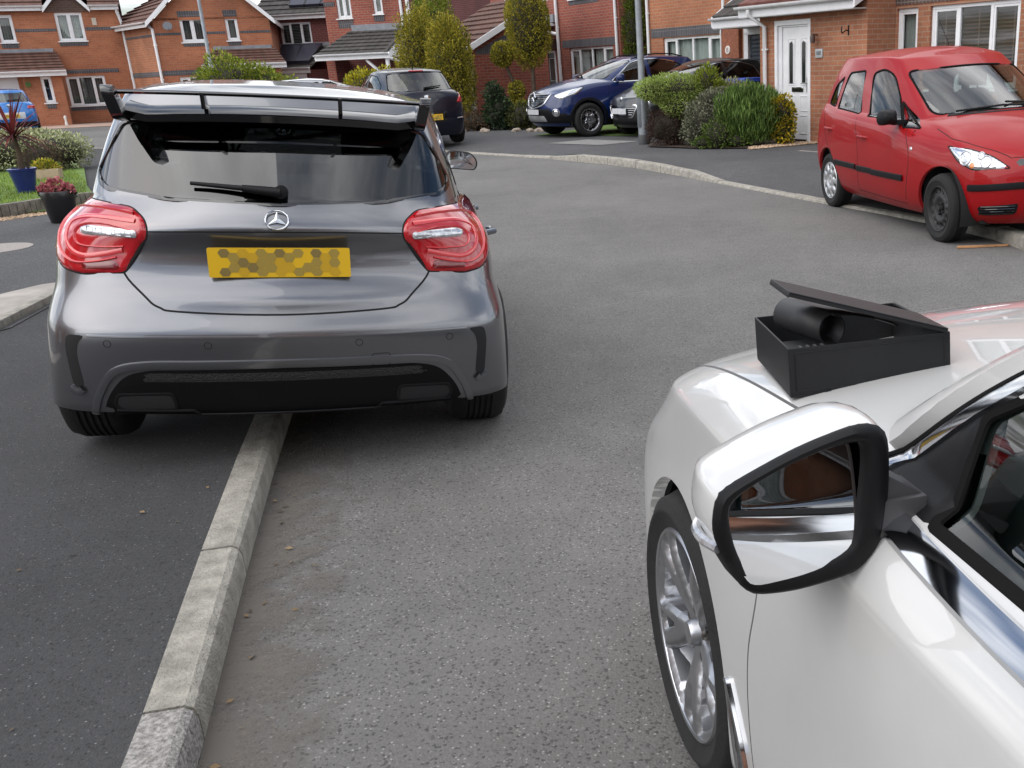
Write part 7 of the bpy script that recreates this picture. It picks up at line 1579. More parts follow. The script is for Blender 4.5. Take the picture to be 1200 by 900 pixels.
def build_black():
    c = Car('black_hatchback', 'black hatchback with a chrome framed grille parked half behind the lamp post and bushes', gen_rings(1.98, -1.98, .87, 1.46, zhood=.82, zcowl=1.02, xcowl=.98, xrf=.10, xrr=-1.35, zb0=.95, zb1=1.0, ztail=1.05, nose=.30, Wr=.60), .03, POSE_BLACK)
    W2 = std_windows(.98, .10, .945, 1.46, xb=-.22, xc=-1.10)
    ws = rp([(-.63, 1.03), (0, 1.07, .3), (.63, 1.03), (.53, 1.36), (-.53, 1.36)], .06)
    dress(c, P_BLK, 0, 0, [(-1.27, .305, .345, .82, .305, .20, .85, .205, 'spoke5', None), (1.27, .305, .345, .82, .305, .20, .85, .205, 'spoke5', None)], W2, ws,
          rp([(-.58, 1.08), (.58, 1.08), (.50, 1.36), (-.50, 1.36)], .06), doors=[rp([(.78, .92), (.80, .6), (.76, .26), (-.20, .26), (-.21, .93)], .03)],
          seams=[spl([(-.205, .96), (-.20, .26)], 14)], wmats=_wm(), glass=(M_GCLR, M_GCAR, M_GDARK), handles=[(-.1, .86), (-.95, .88)], dash=(.62, 1.0), seat=(-.1, -.9), seat_z=.56)
    c.ribbon('chrome_strip', 'L', spl([(.64, .985), (.40, 1.14), (.12, 1.30), (-.2, 1.365), (-.6, 1.36), (-1.0, 1.27), (-1.15, 1.08)], 8), .026, .009, M_CHROME, mirror=True)
    gr = rp([(-.50, .60, .02), (-.36, .40, .04), (.36, .40, .04), (.50, .60, .02), (.45, .63), (-.45, .63)], .02)
    go = c.patch('grille', 'F', gr, M_GLOSSB, h=.004, d=.02)
    c.ribbon('chrome_surround', 'F', gr, .042, .020, M_CHROME, closed=True, parent=go)
    mb = MB()
    for k in range(4): c.ribbon('', 'F', [(y, .45 + k * .04) for y in np.linspace(-.36 - k * .03, .36 + k * .03, 16)], .010, .010, None, mb=mb)
    mb.build('grille_bar', M_CHROME, go, smooth=True)
    number_plate(c, c.hit('F', 0, .52)[0][0] + .006, 0, .515, .50, .105, M_WPL, 1)
    p, n = c.hit('F', 0, .73); mb = MB(); dome(mb, rp([(-.045, -.06), (.03, -.05), (.05, .02), (.02, .06), (-.03, .05)], .015), lambda u, v, w: (p[0] + w, u, .73 + v), .02, 3); mb.build('badge', M_CHROME, c.root)
    hl = rp(fr((1.86, -.54, .66), (1.50, -.78, .80), (1.56, -.77, .72), (1.78, -.66, .62)), .03)
    ho = c.patch('headlight', 'FR', hl, M_LENS, h=.01, d=.016, mirror=True); c.ribbon('lamp_seal', 'FR', hl, .014, .006, M_GLOSSB, closed=True, parent=ho, mirror=True)
    c.patch('lower_intake', 'F', rp([(-.45, .25), (.45, .25), (.42, .34), (-.42, .34)], .02), M_PLAST, h=.005, d=.02)
    c.ribbon('fog_trim', 'F', spl([(.50, .36), (.56, .44), (.72, .44)], 6), .03, .012, M_CHROME, mirror=True)
    c.patch('fog_light', 'F', circ(.63, .37, .045, 20), M_LENS, h=.008, d=.014, mirror=True)
    side_mirror(c, .52, 1.02, .82, 1.0, .14, P_BLK); front_wiper(c, [(.10, 1.085), (-.1, 1.09), (-.48, 1.065)])
    c.patch('tail_light', 'B', rp([(.45, .86), (.80, .84), (.78, .98), (.52, .98)], .03), M_RED, h=.01, d=.03, mirror=True)
    return c
def rear_dress(c, pnt, lampz, lamp, wind, plate_z, badge=True, plate=None, lamp_m=None):
    c.patch('tail_light', 'BR', lamp, lamp_m or M_RED, h=.014, d=.016, mirror=True)
    number_plate(c, c.hit('B', 0, plate_z)[0][0] - .012, 0, plate_z, .52, .11, M_YPL, -1, dots=[M_YP1, M_YP2, M_YP3])
    p, n = c.hit('B', .06, wind + .02); mb = MB(); q = [np.array(c.hit('B', y, z)[0]) + np.array(c.hit('B', y, z)[1]) * .02 for y, z in ((.0, wind + .02), (-.16, wind + .035), (-.36, wind + .055))]
    mb.tube(q, [.02, .014, .008], 6); mb.build('rear_wiper', M_PLAST, c.root, smooth=True)
    if badge:
        p, n = c.hit('B', 0, badge); mb = MB(); P_ = [(-.02, -.065), (.02, -.05), (.045, -.06), (.05, -.01), (.075, .02), (.045, .06), (.0, .065), (-.05, .05), (-.06, .0), (-.03, -.01)]
        mb.prism(P_, .012, lambda u, v, w: (p[0] - w - .004, -u, badge + v)); mb.build('badge', M_CHROME, c.root, bevel=.003)
def build_dark():
    c = Car('dark_blue_hatchback', 'dark blue three-door hatchback parked across the road with its rear and yellow plate towards us', gen_rings(1.98, -2.05, .865, 1.475, zhood=.82, zcowl=1.02, xcowl=.98, xrf=.10, xrr=-1.45, zb0=.95, zb1=1.02, ztail=1.04, nose=.30, Wr=.60), .03, POSE_DARK)
    W2 = [std_windows(.98, .10, .95, 1.475, xb=-.35, xc=-1.10)[0], rp([(-.42, 1.0), (-.42, 1.36, .04), (-.95, 1.33, .12), (-1.28, 1.16, .06), (-1.26, 1.05)], .03)]
    ws = rp([(-.63, 1.03), (0, 1.07, .3), (.63, 1.03), (.53, 1.37), (-.53, 1.37)], .06)
    rear = rp([(-.64, 1.055), (0, 1.03, .3), (.64, 1.055), (.55, 1.365), (0, 1.39, .3), (-.55, 1.365)], .05)
    dress(c, P_DARKB, 0, 0, [(-1.27, .305, .345, .82, .305, .19, .835, .20, 'cover', None), (1.27, .305, .345, .82, .305, .19, .835, .20, 'cover', None)], W2, ws, rear,
          doors=[rp([(.78, .92), (.80, .6), (.76, .26), (-.36, .26), (-.37, .94)], .03)], seams=[spl([(-.365, .96), (-.36, .26)], 14)], wmats=_wm(), glass=(M_GCLR, glass_mat('green_car_glass', (.40, .46, .44), .10), M_GCAR), handles=[(-.22, .86)], dash=(.62, 1.0), seat=(-.1, -.9), seat_z=.56)
    rear_dress(c, P_DARKB, 0, rp(br_((-1.90, -.62, .80), (-1.70, -.80, .80), (-1.56, -.84, .90), (-1.60, -.78, 1.0), (-1.82, -.68, .90)), .03), 1.055, .55, badge=.90)
    c.patch('bumper_recess', 'B', rp([(-.36, .46), (.36, .46), (.34, .63), (-.34, .63)], .03), M_GLOSSB, h=.002, d=.02)
    mb = MB(); c.ribbon('', 'B', [(y, .66) for y in np.linspace(-.74, .74, 40)], .010, .001, None, mb=mb); c.ribbon('', 'B', spl([(-.58, 1.0), (-.60, .80), (-.55, .68)], 6), .010, .001, None, mb=mb); c.ribbon('', 'B', spl([(.58, 1.0), (.60, .80), (.55, .68)], 6), .010, .001, None, mb=mb); mb.build('tailgate_seam', M_SEAM, c.root)
    c.ribbon('brake_light', 'B', [(y, 1.405) for y in np.linspace(-.14, .14, 8)], .025, .015, M_RED)
    for sg in (1, -1): c.patch('rear_reflector', 'B', rp([(sg * .58, .50), (sg * .74, .505), (sg * .74, .53), (sg * .58, .525)], .008), M_CLEAR, h=.006, d=.014)
    mb = MB(); p, n = c.hit('T', -1.2, 0); mb.tube([p, p + np.array([-.08, 0, .09])], [.012, .006], 6); mb.build('aerial', M_PLAST, c.root)
    side_mirror(c, .52, 1.02, .82, 1.0, .14, P_DARKB)
    return c
def build_bright():
    c = Car('bright_blue_hatchback', 'bright blue hatchback parked far off before the arched door of the left house', gen_rings(2.0, -2.05, .87, 1.52, zhood=.84, zcowl=1.05, xcowl=1.0, xrf=.10, xrr=-1.50, zb0=.98, zb1=1.05, ztail=1.08, nose=.30, Wr=.60), .045, POSE_BRIGHT)
    W2 = std_windows(1.0, .10, .98, 1.52, xb=-.3, xc=-1.12)
    ws = rp([(-.63, 1.06), (.63, 1.06), (.53, 1.42), (-.53, 1.42)], .06); rear = rp([(-.64, 1.07), (.64, 1.07), (.52, 1.38), (-.52, 1.38)], .06)
    dress(c, P_BRIGHTB, 0, 0, [(-1.27, .305, .345, .82, .305, .19, .835, .20, 'cover', None), (1.27, .305, .345, .82, .305, .19, .835, .20, 'cover', None)], W2, ws, rear, wmats=_wm(), glass=(M_GCLR, M_GCAR, M_GCAR), dash=(.62, 1.0), seat=(-.1, -.9), seat_z=.56)
    rear_dress(c, P_BRIGHTB, 0, rp(br_((-1.96, -.60, .84), (-1.68, -.82, .84), (-1.60, -.82, .95), (-1.9, -.60, .95)), .03), 1.09, .62, badge=.95)
    c.patch('plate_surround', 'B', rp([(-.44, .52), (.44, .52), (.44, .74), (-.44, .74)], .03), M_WPL, h=.004, d=.03)
    c.patch('lower_bumper', 'B', rp([(-.80, .24), (.80, .24), (.78, .42), (-.78, .42)], .03), M_PLAST, h=.006, d=.03)
    return c
def build_far(name, label, pnt, pose, H=1.46):
    c = Car(name, label, gen_rings(2.05, -2.05, .88, H, zhood=.82, zcowl=1.02, xcowl=1.0, xrf=.10, xrr=-1.45, zb0=.95, zb1=1.0, ztail=1.05, nose=.30, Wr=.60), .05, pose)
    W2 = std_windows(1.0, .10, .945, H, xb=-.22, xc=-1.10)
    ws = rp([(-.63, 1.03), (.63, 1.03), (.53, H - .10), (-.53, H - .10)], .06); rear = rp([(-.62, 1.07), (.62, 1.07), (.50, H - .11), (-.50, H - .11)], .06)
    dress(c, pnt, 0, 0, [(-1.3, .31, .35, .82, .31, .19, .85, .205, 'spoke5', None), (1.3, .31, .35, .82, .31, .19, .85, .205, 'spoke5', None)], W2, ws, rear, wmats=_wm(), glass=(M_GCLR, M_GCAR, M_GCAR), dash=(.62, 1.0), seat=(-.1, -.9), seat_z=.56)
    side_mirror(c, .52, 1.02, .82, 1.0, .14, pnt)
    for sg in (1, -1): c.ribbon('roof_strip', 'T', [(x, sg * .55) for x in np.linspace(.1, -1.35, 20)], .02, .008, M_PLAST)
    c.patch('headlight', 'F', rp([(.45, .66), (.78, .70), (.80, .78), (.60, .76)], .03), M_CLEAR, h=.01, d=.04, mirror=True); c.patch('tail_light', 'B', rp([(.45, .86), (.80, .84), (.78, .98), (.52, .98)], .03), M_RED, h=.01, d=.04, mirror=True)
    return c
# ================================================================== plants
def leaf_mat(name, c1, c2, island=.35, rough=.6):
    if name in MATS: return MATS[name]
    m = bpy.data.materials.new(name); t, b = nodes_of(m); N = t.nodes.new; L = t.links.new
    g = N('ShaderNodeNewGeometry'); r = N('ShaderNodeValToRGB'); e = r.color_ramp.elements; e[0].color = (*c1, 1); e[1].color = (*c2, 1); e[0].position = .15; e[1].position = .9
    L(g.outputs['Random Per Island'], r.inputs[0]); tcn = N('ShaderNodeTexCoord'); nz_ = N('ShaderNodeTexNoise'); nz_.inputs['Scale'].default_value = 3.2; nz_.inputs['Detail'].default_value = 4; L(tcn.outputs['Object'], nz_.inputs['Vector'])
    mr = N('ShaderNodeMapRange'); mr.inputs['From Min'].default_value = .3; mr.inputs['From Max'].default_value = .7; mr.inputs['To Min'].default_value = 1 - island; mr.inputs['To Max'].default_value = 1 + island; L(nz_.outputs['Fac'], mr.inputs['Value'])
    hs = N('ShaderNodeHueSaturation'); L(mr.outputs[0], hs.inputs['Value']); L(r.outputs[0], hs.inputs['Color']); L(hs.outputs[0], b.inputs['Base Color']); b.inputs['Roughness'].default_value = rough; b.inputs['Specular IOR Level'].default_value = .25
    tl = N('ShaderNodeBsdfTranslucent'); L(hs.outputs[0], tl.inputs['Color']); mxs = N('ShaderNodeMixShader'); mxs.inputs[0].default_value = .25
    o = [n for n in t.nodes if n.type == 'OUTPUT_MATERIAL'][0]; L(b.outputs[0], mxs.inputs[1]); L(tl.outputs[0], mxs.inputs[2]); L(mxs.outputs[0], o.inputs[0]); MATS[name] = m; return m
def noise3(p, seed=0):
    """cheap smooth value noise for outlines"""
    p = np.asarray(p, float) + seed * 17.3; s = np.zeros(len(p))
    for k, (a, f) in enumerate(((.55, 1.0), (.3, 2.1), (.15, 4.3))):
        s += a * np.sin(p[:, 0] * f * 2.1 + k) * np.cos(p[:, 1] * f * 1.7 - k * 2) * np.sin(p[:, 2] * f * 1.9 + 1.3 * k + p[:, 0] * f * .7)
    return s
def leaves(pts, nrm, size, aspect=.5, spread=.7, rng=None, up=.3, curl=0.0):
    """one small folded leaf per point"""
    rng = rng or NPR; n = len(pts); d = nrm + rng.normal(size=(n, 3)) * spread; d[:, 2] += up; d /= np.linalg.norm(d, axis=1, keepdims=True) + 1e-9
    a = rng.normal(size=(n, 3)); s_ = np.cross(d, a); s_ /= np.linalg.norm(s_, axis=1, keepdims=True) + 1e-9; w = np.cross(s_, d); L_ = size * rng.uniform(.6, 1.35, n)[:, None]
    b = pts; mid = b + d * L_ * .5; V = np.stack([b, mid + s_ * L_ * aspect * .5 + w * L_ * .1, b + d * L_ + w * L_ * curl, mid - s_ * L_ * aspect * .5 + w * L_ * .1], 1).reshape(-1, 3)
    F = np.arange(4 * n).reshape(n, 4); return V, F
def blob_points(n, c, r, seed, rough=.18, shell=.45, zmin=None, rng=None, freq=2.2, sq=2.0):
    """points through the outer volume of a lumpy ellipsoid (sq > 2: boxier)"""
    rng = rng or np.random.default_rng(seed); d = rng.normal(size=(n, 3)); d /= np.linalg.norm(d, axis=1, keepdims=True)
    k = (np.abs(d) ** sq).sum(1) ** (-1 / sq); lump = 1 + rough * noise3(d * freq, seed) * 1.6; rad = 1 - shell * rng.uniform(0, 1, n) ** 1.8
    p = d * (k * lump * rad)[:, None] * np.array(r) + np.array(c); nn = d / np.array(r); nn /= np.linalg.norm(nn, axis=1, keepdims=True)
    if zmin is not None: q = p[:, 2] > zmin; p, nn = p[q], nn[q]
    return p, nn
def core(mb, c, r, seed, s=.72, rough=.18, freq=2.2, sq=2.0, zmin=None):
    """dark twiggy interior mass that stops light passing straight through"""
    n, m = 14, 20; V = []; F = []
    for i in range(n + 1):
        for j in range(m):
            a, b = pi * i / n, 2 * pi * j / m; d = np.array([[sin(a) * cos(b), sin(a) * sin(b), cos(a)]]); k = (np.abs(d) ** sq).sum() ** (-1 / sq)
            p = d[0] * k * (1 + rough * noise3(d * freq, seed)[0] * 1.6) * s * np.array(r) + np.array(c); V.append((p[0], p[1], max(p[2], zmin) if zmin is not None else p[2]))
    for i in range(n): F += [(i * m + j, i * m + (j + 1) % m, (i + 1) * m + (j + 1) % m, (i + 1) * m + j) for j in range(m)]
    mb.add(V, F)
M_TWIG = mat('twig_dark', (.028, .024, .016), .95, var=.4, vscale=30, bump=.6, bscale=60)
M_BARK = mat('bark', (.085, .060, .042), .9, var=.4, vscale=12, bump=.8, bscale=40)
def shrub(name, label, loc, lobes, m, n, size, aspect=.5, seed=1, cat='shrub', stems=5, spread=.8, up=.3, rough=.24, shell=.45, sq=2.0, group=None, extra=None, zmin=.02, freq=2.2):
    """a bush: lobes = [(centre, radii)] relative to loc; parts foliage, stem"""
    t = thing(name, label, cat, loc, group=group); VV, FF = [], []; mb = MB(); tot = sum(r[0] * r[1] + r[2] * r[0] + r[1] * r[2] for _, r in lobes); k = 0
    for q, (c, r) in enumerate(lobes):
        w = (r[0] * r[1] + r[2] * r[0] + r[1] * r[2]) / tot; p, nn = blob_points(int(n * w), c, r, seed + q * 3, rough, shell, zmin, freq=freq, sq=sq); V, F = leaves(p, nn, size, aspect, spread, np.random.default_rng(seed + q), up); VV.append(V); FF.append(F + k); k += len(V); core(mb, c, r, seed + q * 3, .70, rough, freq, sq, zmin)
    mesh_obj('foliage', np.concatenate(VV), np.concatenate(FF), m, t, smooth=False)
    mb.build('twigs', M_TWIG, t, smooth=True, angle=80)
    if stems:
        s = MB(); rr = random.Random(seed); c0 = np.mean([c for c, _ in lobes], 0)
        for _ in range(stems):
            a = rr.uniform(0, 6.28); e = (c0[0] + cos(a) * lobes[0][1][0] * .5, c0[1] + sin(a) * lobes[0][1][1] * .5, c0[2] * rr.uniform(.8, 1.2)); b = (c0[0] + cos(a) * .08, c0[1] + sin(a) * .08, 0); mid = ((b[0] + e[0]) / 2 + rr.uniform(-.05, .05), (b[1] + e[1]) / 2, e[2] * .5); s.tube([b, mid, e], [.022, .016, .008], 6)
        s.build('stem', M_BARK, t, smooth=True, angle=80)
    return t
def blades(n, xy, h, w, lean, rng, base=0.0):
    """tapering grass blades"""
    V = []; F = []
    for k in range(n):
        x, y = xy(rng); a = rng.uniform(0, 6.28); L_ = h * rng.uniform(.55, 1.2); l = lean * rng.uniform(.2, 1) * L_; d = np.array([cos(a), sin(a)]); s_ = np.array([-d[1], d[0]]) * w; i = len(V)
        for t in (0, .5, 1):
            q = np.array([x, y]) + d * l * t * t; ww = s_ * (1 - t * .85) / 2; z = base + L_ * t * (1 - .25 * t * lean); V += [(*(q - ww), z), (*(q + ww), z)]
        F += [(i, i + 1, i + 3, i + 2), (i + 2, i + 3, i + 5, i + 4)]
    return V, F
def build_plants():
    rng = np.random.default_rng(11)
    GY = leaf_mat('conifer_gold', (.12, .13, .018), (.46, .38, .045)); GD = leaf_mat('conifer_green', (.030, .050, .012), (.10, .13, .025)); GL = leaf_mat('bush_lime', (.09, .14, .015), (.33, .36, .05))
    # golden conifers by the garage
    def conifer(label, loc, h, r, seed, m, n=17000, size=.062, top=.5):
        t = thing('conifer_tree', label, 'tree', loc, group='clipped golden conifers'); lob = [((0, 0, h * .5), (r, r, h * .5))]
        p, nn = blob_points(n, (0, 0, h * .53), (r * 1.03, r * 1.03, h * .51), seed, .22, .40, .05, freq=3.4, sq=2.25); V, F = leaves(p, nn, size * 1.15, .38, .75, np.random.default_rng(seed), .9)
        mesh_obj('crown', V, F, m, t, smooth=False); mb = MB(); core(mb, (0, 0, h * .53), (r, r, h * .50), seed, .66, .22, 3.4, 2.25, .05); mb.build('inner_growth', M_TWIG, t, smooth=True, angle=80)
        s = MB(); s.tube([(0, 0, -.1), (0, 0, h * .5)], [.09, .04], 8); s.build('trunk', M_BARK, t, smooth=True, angle=80)
    conifer('tall lime topped conifer at the back of the golden group beside the white porch gable', (-6.50, 31.2, .05), 3.55, .62, 3, GL)
    conifer('broad round topped golden conifer at the left of the group before the garage', (-6.35, 28.6, .05), 2.85, .60, 5, GY)
    conifer('pointed golden conifer beside the white garage door', (-5.42, 27.6, .05), 2.62, .55, 9, GY)
    # cloud-clipped tree
    t = thing('topiary_tree', 'tall clipped golden conifer on a bare trunk with smaller pompoms below', 'tree', (-3.42, 28.0, .05)); VV = []; FF = []; k = 0; mb = MB(); s = MB()
    for q, (c, r, n) in enumerate((((.0, 0, 2.45), (.55, .55, .98), 13000), ((-.70, -.1, 1.80), (.28, .28, .30), 3000), ((-.42, 0, .92), (.20, .20, .22), 1500), ((-.28, -.2, .38), (.28, .28, .30), 2000), ((-.50, .05, .66), (.15, .15, .16), 800))):
        p, nn = blob_points(n, c, r, 30 + q, .13, .4, None, freq=3, sq=2.3 if q == 0 else 2); V, F = leaves(p, nn, .058, .45, .55, np.random.default_rng(q), .7); VV.append(V); FF.append(F + k); k += len(V); core(mb, c, r, 30 + q, .76, .13, 3, 2.3 if q == 0 else 2)
    mesh_obj('crown', np.concatenate(VV), np.concatenate(FF), GY, t, smooth=False); mb.build('inner_growth', M_TWIG, t, smooth=True, angle=80)
    s.tube([(0, 0, -.1), (.02, 0, .9), (.05, 0, 2.0)], [.085, .06, .04], 8); s.tube([(-.2, 0, -.1), (-.32, 0, .6), (-.52, 0, 1.2), (-.68, -.1, 1.7)], [.07, .055, .05, .03], 8); s.tube([(-.32, 0, .6), (-.42, 0, .85)], [.04, .03], 6); s.build('trunk', M_BARK, t, smooth=True, angle=80)
    shrub('evergreen_shrub', 'dark upright evergreen shrub at the garage foot, right of the dark blue car', (-4.08, 26.2, .08), [((0, 0, .45), (.34, .32, .48)), ((-.1, 0, .85), (.20, .2, .30)), ((.2, 0, .3), (.25, .25, .3))], leaf_mat('leaf_dark', (.012, .026, .012), (.05, .085, .035)), 3200, .075, .55, 41)
    shrub('low_shrub', 'low brown and green shrub between the dark evergreen and the blue crossover', (-3.45, 26.0, .08), [((0, 0, .32), (.42, .36, .34)), ((.4, .1, .42), (.30, .3, .30))], leaf_mat('leaf_mid', (.03, .04, .012), (.12, .12, .03)), 2200, .07, .5, 44)
    shrub('dry_shrub', 'dry reddish low plant at the foot of the garage behind the dark blue car', (-4.62, 26.3, .08), [((0, 0, .22), (.42, .3, .25))], leaf_mat('leaf_rust', (.05, .03, .018), (.16, .10, .05)), 1200, .07, .4, 46)
    shrub('golden_shrub', 'bright yellow and green shrub behind the roof of the dark blue car', (-8.65, 31.0, .02), [((0, 0, 1.0), (.55, .5, .60)), ((.6, .2, 1.12), (.6, .5, .50)), ((1.15, .3, 1.1), (.5, .5, .45))], leaf_mat('leaf_yellow', (.16, .19, .02), (.55, .46, .03)), 7000, .08, .5, 51, up=.6)
    shrub('round_shrub', 'large yellow green bush seen over the roof of the grey hatchback', (-12.35, 31.0, .02), [((0, 0, 1.15), (1.0, .8, 1.0)), ((.9, .1, 1.0), (.8, .7, .82)), ((-.6, 0, .9), (.6, .6, .7)), ((1.6, .1, .85), (.5, .5, .60))], GL, 15000, .085, .5, 55, up=.4)
    shrub('pillar_tree', 'loose green conifer behind the lamp post between two houses', (-.80, 30.2, .05), [((0, 0, 2.3), (.34, .34, 1.0)), ((.06, 0, 3.0), (.24, .24, .6)), ((-.06, 0, 1.5), (.30, .30, .6))], leaf_mat('leaf_fresh', (.07, .11, .016), (.24, .31, .05)), 7000, .07, .5, 61, cat='tree', stems=3, up=.6, rough=.22)
    # bed in front of the black hatchback
    shrub('clipped_conifer_bush', 'flat topped feathery green bush beside the lamp post', (.02, 18.95, .12), [((.15, 0, .93), (.56, .42, .26)), ((-.18, -.02, .95), (.38, .36, .20)), ((.22, -.12, .70), (.34, .30, .26)), ((.40, -.16, .46), (.18, .16, .22))], leaf_mat('leaf_feather', (.18, .25, .05), (.42, .50, .15)), 12000, .045, .35, 71, up=.1, rough=.10, shell=.30, zmin=.2, stems=9)
    shrub('bare_twig_bush', 'dark bare reddish twigs under the flat topped bush by the lamp post', (.0, 18.85, .12), [((.05, 0, .30), (.42, .32, .32))], leaf_mat('leaf_twig', (.03, .017, .014), (.09, .055, .04)), 5200, .075, .10, 72, spread=1.4)
    shrub('golden_sprig_bush', 'yellow green upright sprigs between the flat topped bush and the variegated one', (.74, 18.9, .12), [((0, 0, 1.0), (.22, .22, .30)), ((.12, .05, .8), (.25, .25, .25))], GL, 2200, .065, .4, 73, up=.9)
    shrub('variegated_shrub', 'cream edged variegated shrub in front of the green bin', (1.15, 19.3, .12), [((0, 0, .80), (.40, .34, .24)), ((.30, .1, .74), (.30, .30, .20)), ((-.1, -.05, .60), (.4, .34, .3)), ((.50, .12, .55), (.24, .22, .2))], leaf_mat('leaf_cream', (.10, .12, .045), (.46, .45, .25)), 7000, .055, .4, 75, up=.5)
    shrub('grey_leaf_shrub', 'grey green small leaved shrub filling the middle of the bed', (.78, 18.35, .12), [((0, 0, .42), (.48, .40, .46)), ((.15, -.02, .72), (.40, .32, .22)), ((-.22, .05, .26), (.30, .30, .28))], leaf_mat('leaf_greygreen', (.06, .07, .042), (.28, .28, .19)), 8500, .042, .55, 77)
    t = thing('grassy_shrub', 'upright bright green rush like shrub at the right of the bed', 'shrub', (1.40, 18.15, .12))
    p, nn = blob_points(9500, (0, 0, .40), (.62, .42, .52), 79, .15, .5, .02); V, F = leaves(p, nn * .35, .13, .14, .35, np.random.default_rng(79), 1.6); mesh_obj('foliage', V, F, leaf_mat('leaf_rush', (.045, .085, .018), (.19, .29, .07)), t, smooth=False); mb = MB(); core(mb, (0, 0, .36), (.60, .40, .46), 79, .62, .15, 2.2, 2, .02); mb.build('twigs', M_TWIG, t, smooth=True, angle=80)
    shrub('low_green_shrub', 'low fresh green fern like clump at the front of the bed', (.85, 17.85, .12), [((0, 0, .22), (.24, .2, .26)), ((.3, .05, .1), (.25, .18, .14)), ((-.25, .1, .08), (.18, .14, .1))], leaf_mat('leaf_fern', (.05, .09, .012), (.17, .24, .05)), 1900, .055, .3, 81, up=.8)
    shrub('golden_euonymus', 'yellow and green bush beside the white front door', (1.93, 17.98, .12), [((0, 0, .52), (.22, .2, .28)), ((.04, .0, .26), (.20, .2, .24))], leaf_mat('leaf_gold', (.06, .10, .012), (.58, .42, .03)), 3600, .045, .6, 83)
    # left garden hedge
    shrub('hedge', 'pale variegated clipped hedge across the left front garden', (-12.15, 19.2, .12), [((.5, 0, .34), (1.1, .62, .36)), ((-.9, .1, .36), (1.2, .62, .40)), ((-2.4, .2, .36), (1.2, .62, .40)), ((1.2, -.1, .28), (.55, .55, .32))], leaf_mat('leaf_hedge', (.17, .20, .08), (.58, .60, .34)), 13000, .06, .42, 85, up=.25, sq=2.8, rough=.10, shell=.3, cat='hedge')
    shrub('dead_patch', 'brown bare patch at the front of the pale hedge', (-10.9, 18.5, .12), [((0, 0, .22), (.42, .16, .26))], leaf_mat('leaf_brown', (.06, .042, .028), (.17, .12, .07)), 1500, .05, .3, 87)
    # lawn
    lawn = [(-7.9, 12.35), (-7.25, 13.0), (-8.7, 15.8), (-10.3, 18.4), (-13.5, 18.2), (-13, 13), (-10, 11.4)]
    L_ = np.array(lawn); cand = rng.uniform(L_.min(0), L_.max(0), (26000, 2)); cand = cand[pip(lawn, cand)]; it = iter(cand)
    V, F = blades(min(len(cand), 14000), lambda r: next(it), .055, .010, .6, rng, .13); setting(mesh_obj('grass', V, F, leaf_mat('grass_blade', (.10, .17, .02), (.30, .40, .07)), smooth=False), 'stuff')
    # dracaena in the blue pot
    bp = (-8.98, 14.75, .13); pot = MB(); pot.lathe([(0, .02), (.105, .0), (.115, .02), (.168, .30), (.182, .305), (.186, .335), (.168, .34), (.155, .31), (0, .30)], 32, lambda a, b, z: (a, b, z)); po = thing('flower_pot', 'glazed cobalt blue pot holding a red cordyline on the left lawn', 'pot', bp); pot.build('pot', mat('cobalt_glaze', (.012, .018, .16), .2, coat=.6, var=.2, vscale=6), po, smooth=True, angle=40); s = MB(); s.lathe([(0, .31), (.16, .31)], 20); s.build('soil', M_TWIG, po)
    t = thing('cordyline', 'red leaved cordyline with strappy drooping leaves growing in the blue pot', 'plant', (bp[0], bp[1], .42)); tr = MB(); tr.tube([(0, 0, 0), (.02, 0, .25), (-.01, 0, .52)], [.045, .035, .032], 8); tr.tube([(.06, .05, 0), (.10, .05, .3)], [.02, .015], 6); tr.build('trunk', M_BARK, t, smooth=True, angle=80)
    V = []; F = []; rr = random.Random(9)
    for k in range(95):
        a = rr.uniform(0, 6.28); el = rr.uniform(-.1, 1.45); L0 = rr.uniform(.42, .72); d = Vector((cos(a) * cos(el), sin(a) * cos(el), sin(el))); s_ = Vector((-sin(a), cos(a), 0)) * rr.uniform(.012, .022); p = Vector((-.01, 0, .50 + rr.uniform(-.08, .04))); i = len(V)
        for q in range(6):
            u = q / 5; c = p + d * L0 * u + Vector((0, 0, -.30 * u * u * cos(el) * L0)); w = s_ * (1 - u ** 3) * (.6 + u * .8 if u < .5 else 1); V += [c - w, c + w]
        F += [(i + 2 * q, i + 2 * q + 1, i + 2 * q + 3, i + 2 * q + 2) for q in range(5)]
    mesh_obj('leaves', V, F, leaf_mat('leaf_red', (.07, .012, .018), (.24, .05, .045)), t, smooth=False)
    tr = MB(); tr.box2((-.20, -.10, 0), (.20, .10, .16)); th = thing('planter', 'beige trough planter behind the blue pot', 'planter', (-9.90, 16.9, .13), .2); tr.build('trough', mat('buff_trough', (.44, .34, .23), .8, var=.15), th, bevel=.015)
    p, nn = blob_points(500, (0, 0, .19), (.18, .08, .09), 91); V, F = leaves(p, nn, .06, .5, .6, rng, .5); mesh_obj('flowers', V, F, leaf_mat('leaf_primrose', (.10, .16, .02), (.75, .60, .10)), th, smooth=False)
    k_ = (-6.68, 11.50, .105); pot = MB(); pot.lathe([(0, .0), (.118, .0), (.128, .012), (.168, .25), (.176, .325), (.170, .34), (.155, .335), (.15, .28), (0, .27)], 36); po = thing('flower_pot', 'tall black pot with pink flowers on the gravel left of the grey car', 'pot', k_); pot.build('pot', mat('black_glaze_pot', (.010, .010, .011), .35, coat=.3), po, smooth=True, angle=40); s = MB(); s.lathe([(0, .295), (.15, .295)], 20); s.build('soil', M_TWIG, po)
    t = thing('pink_azalea', 'pink flowering plant in the tall black pot', 'plant', (k_[0], k_[1], .42)); VV = []; FF = []; k = 0
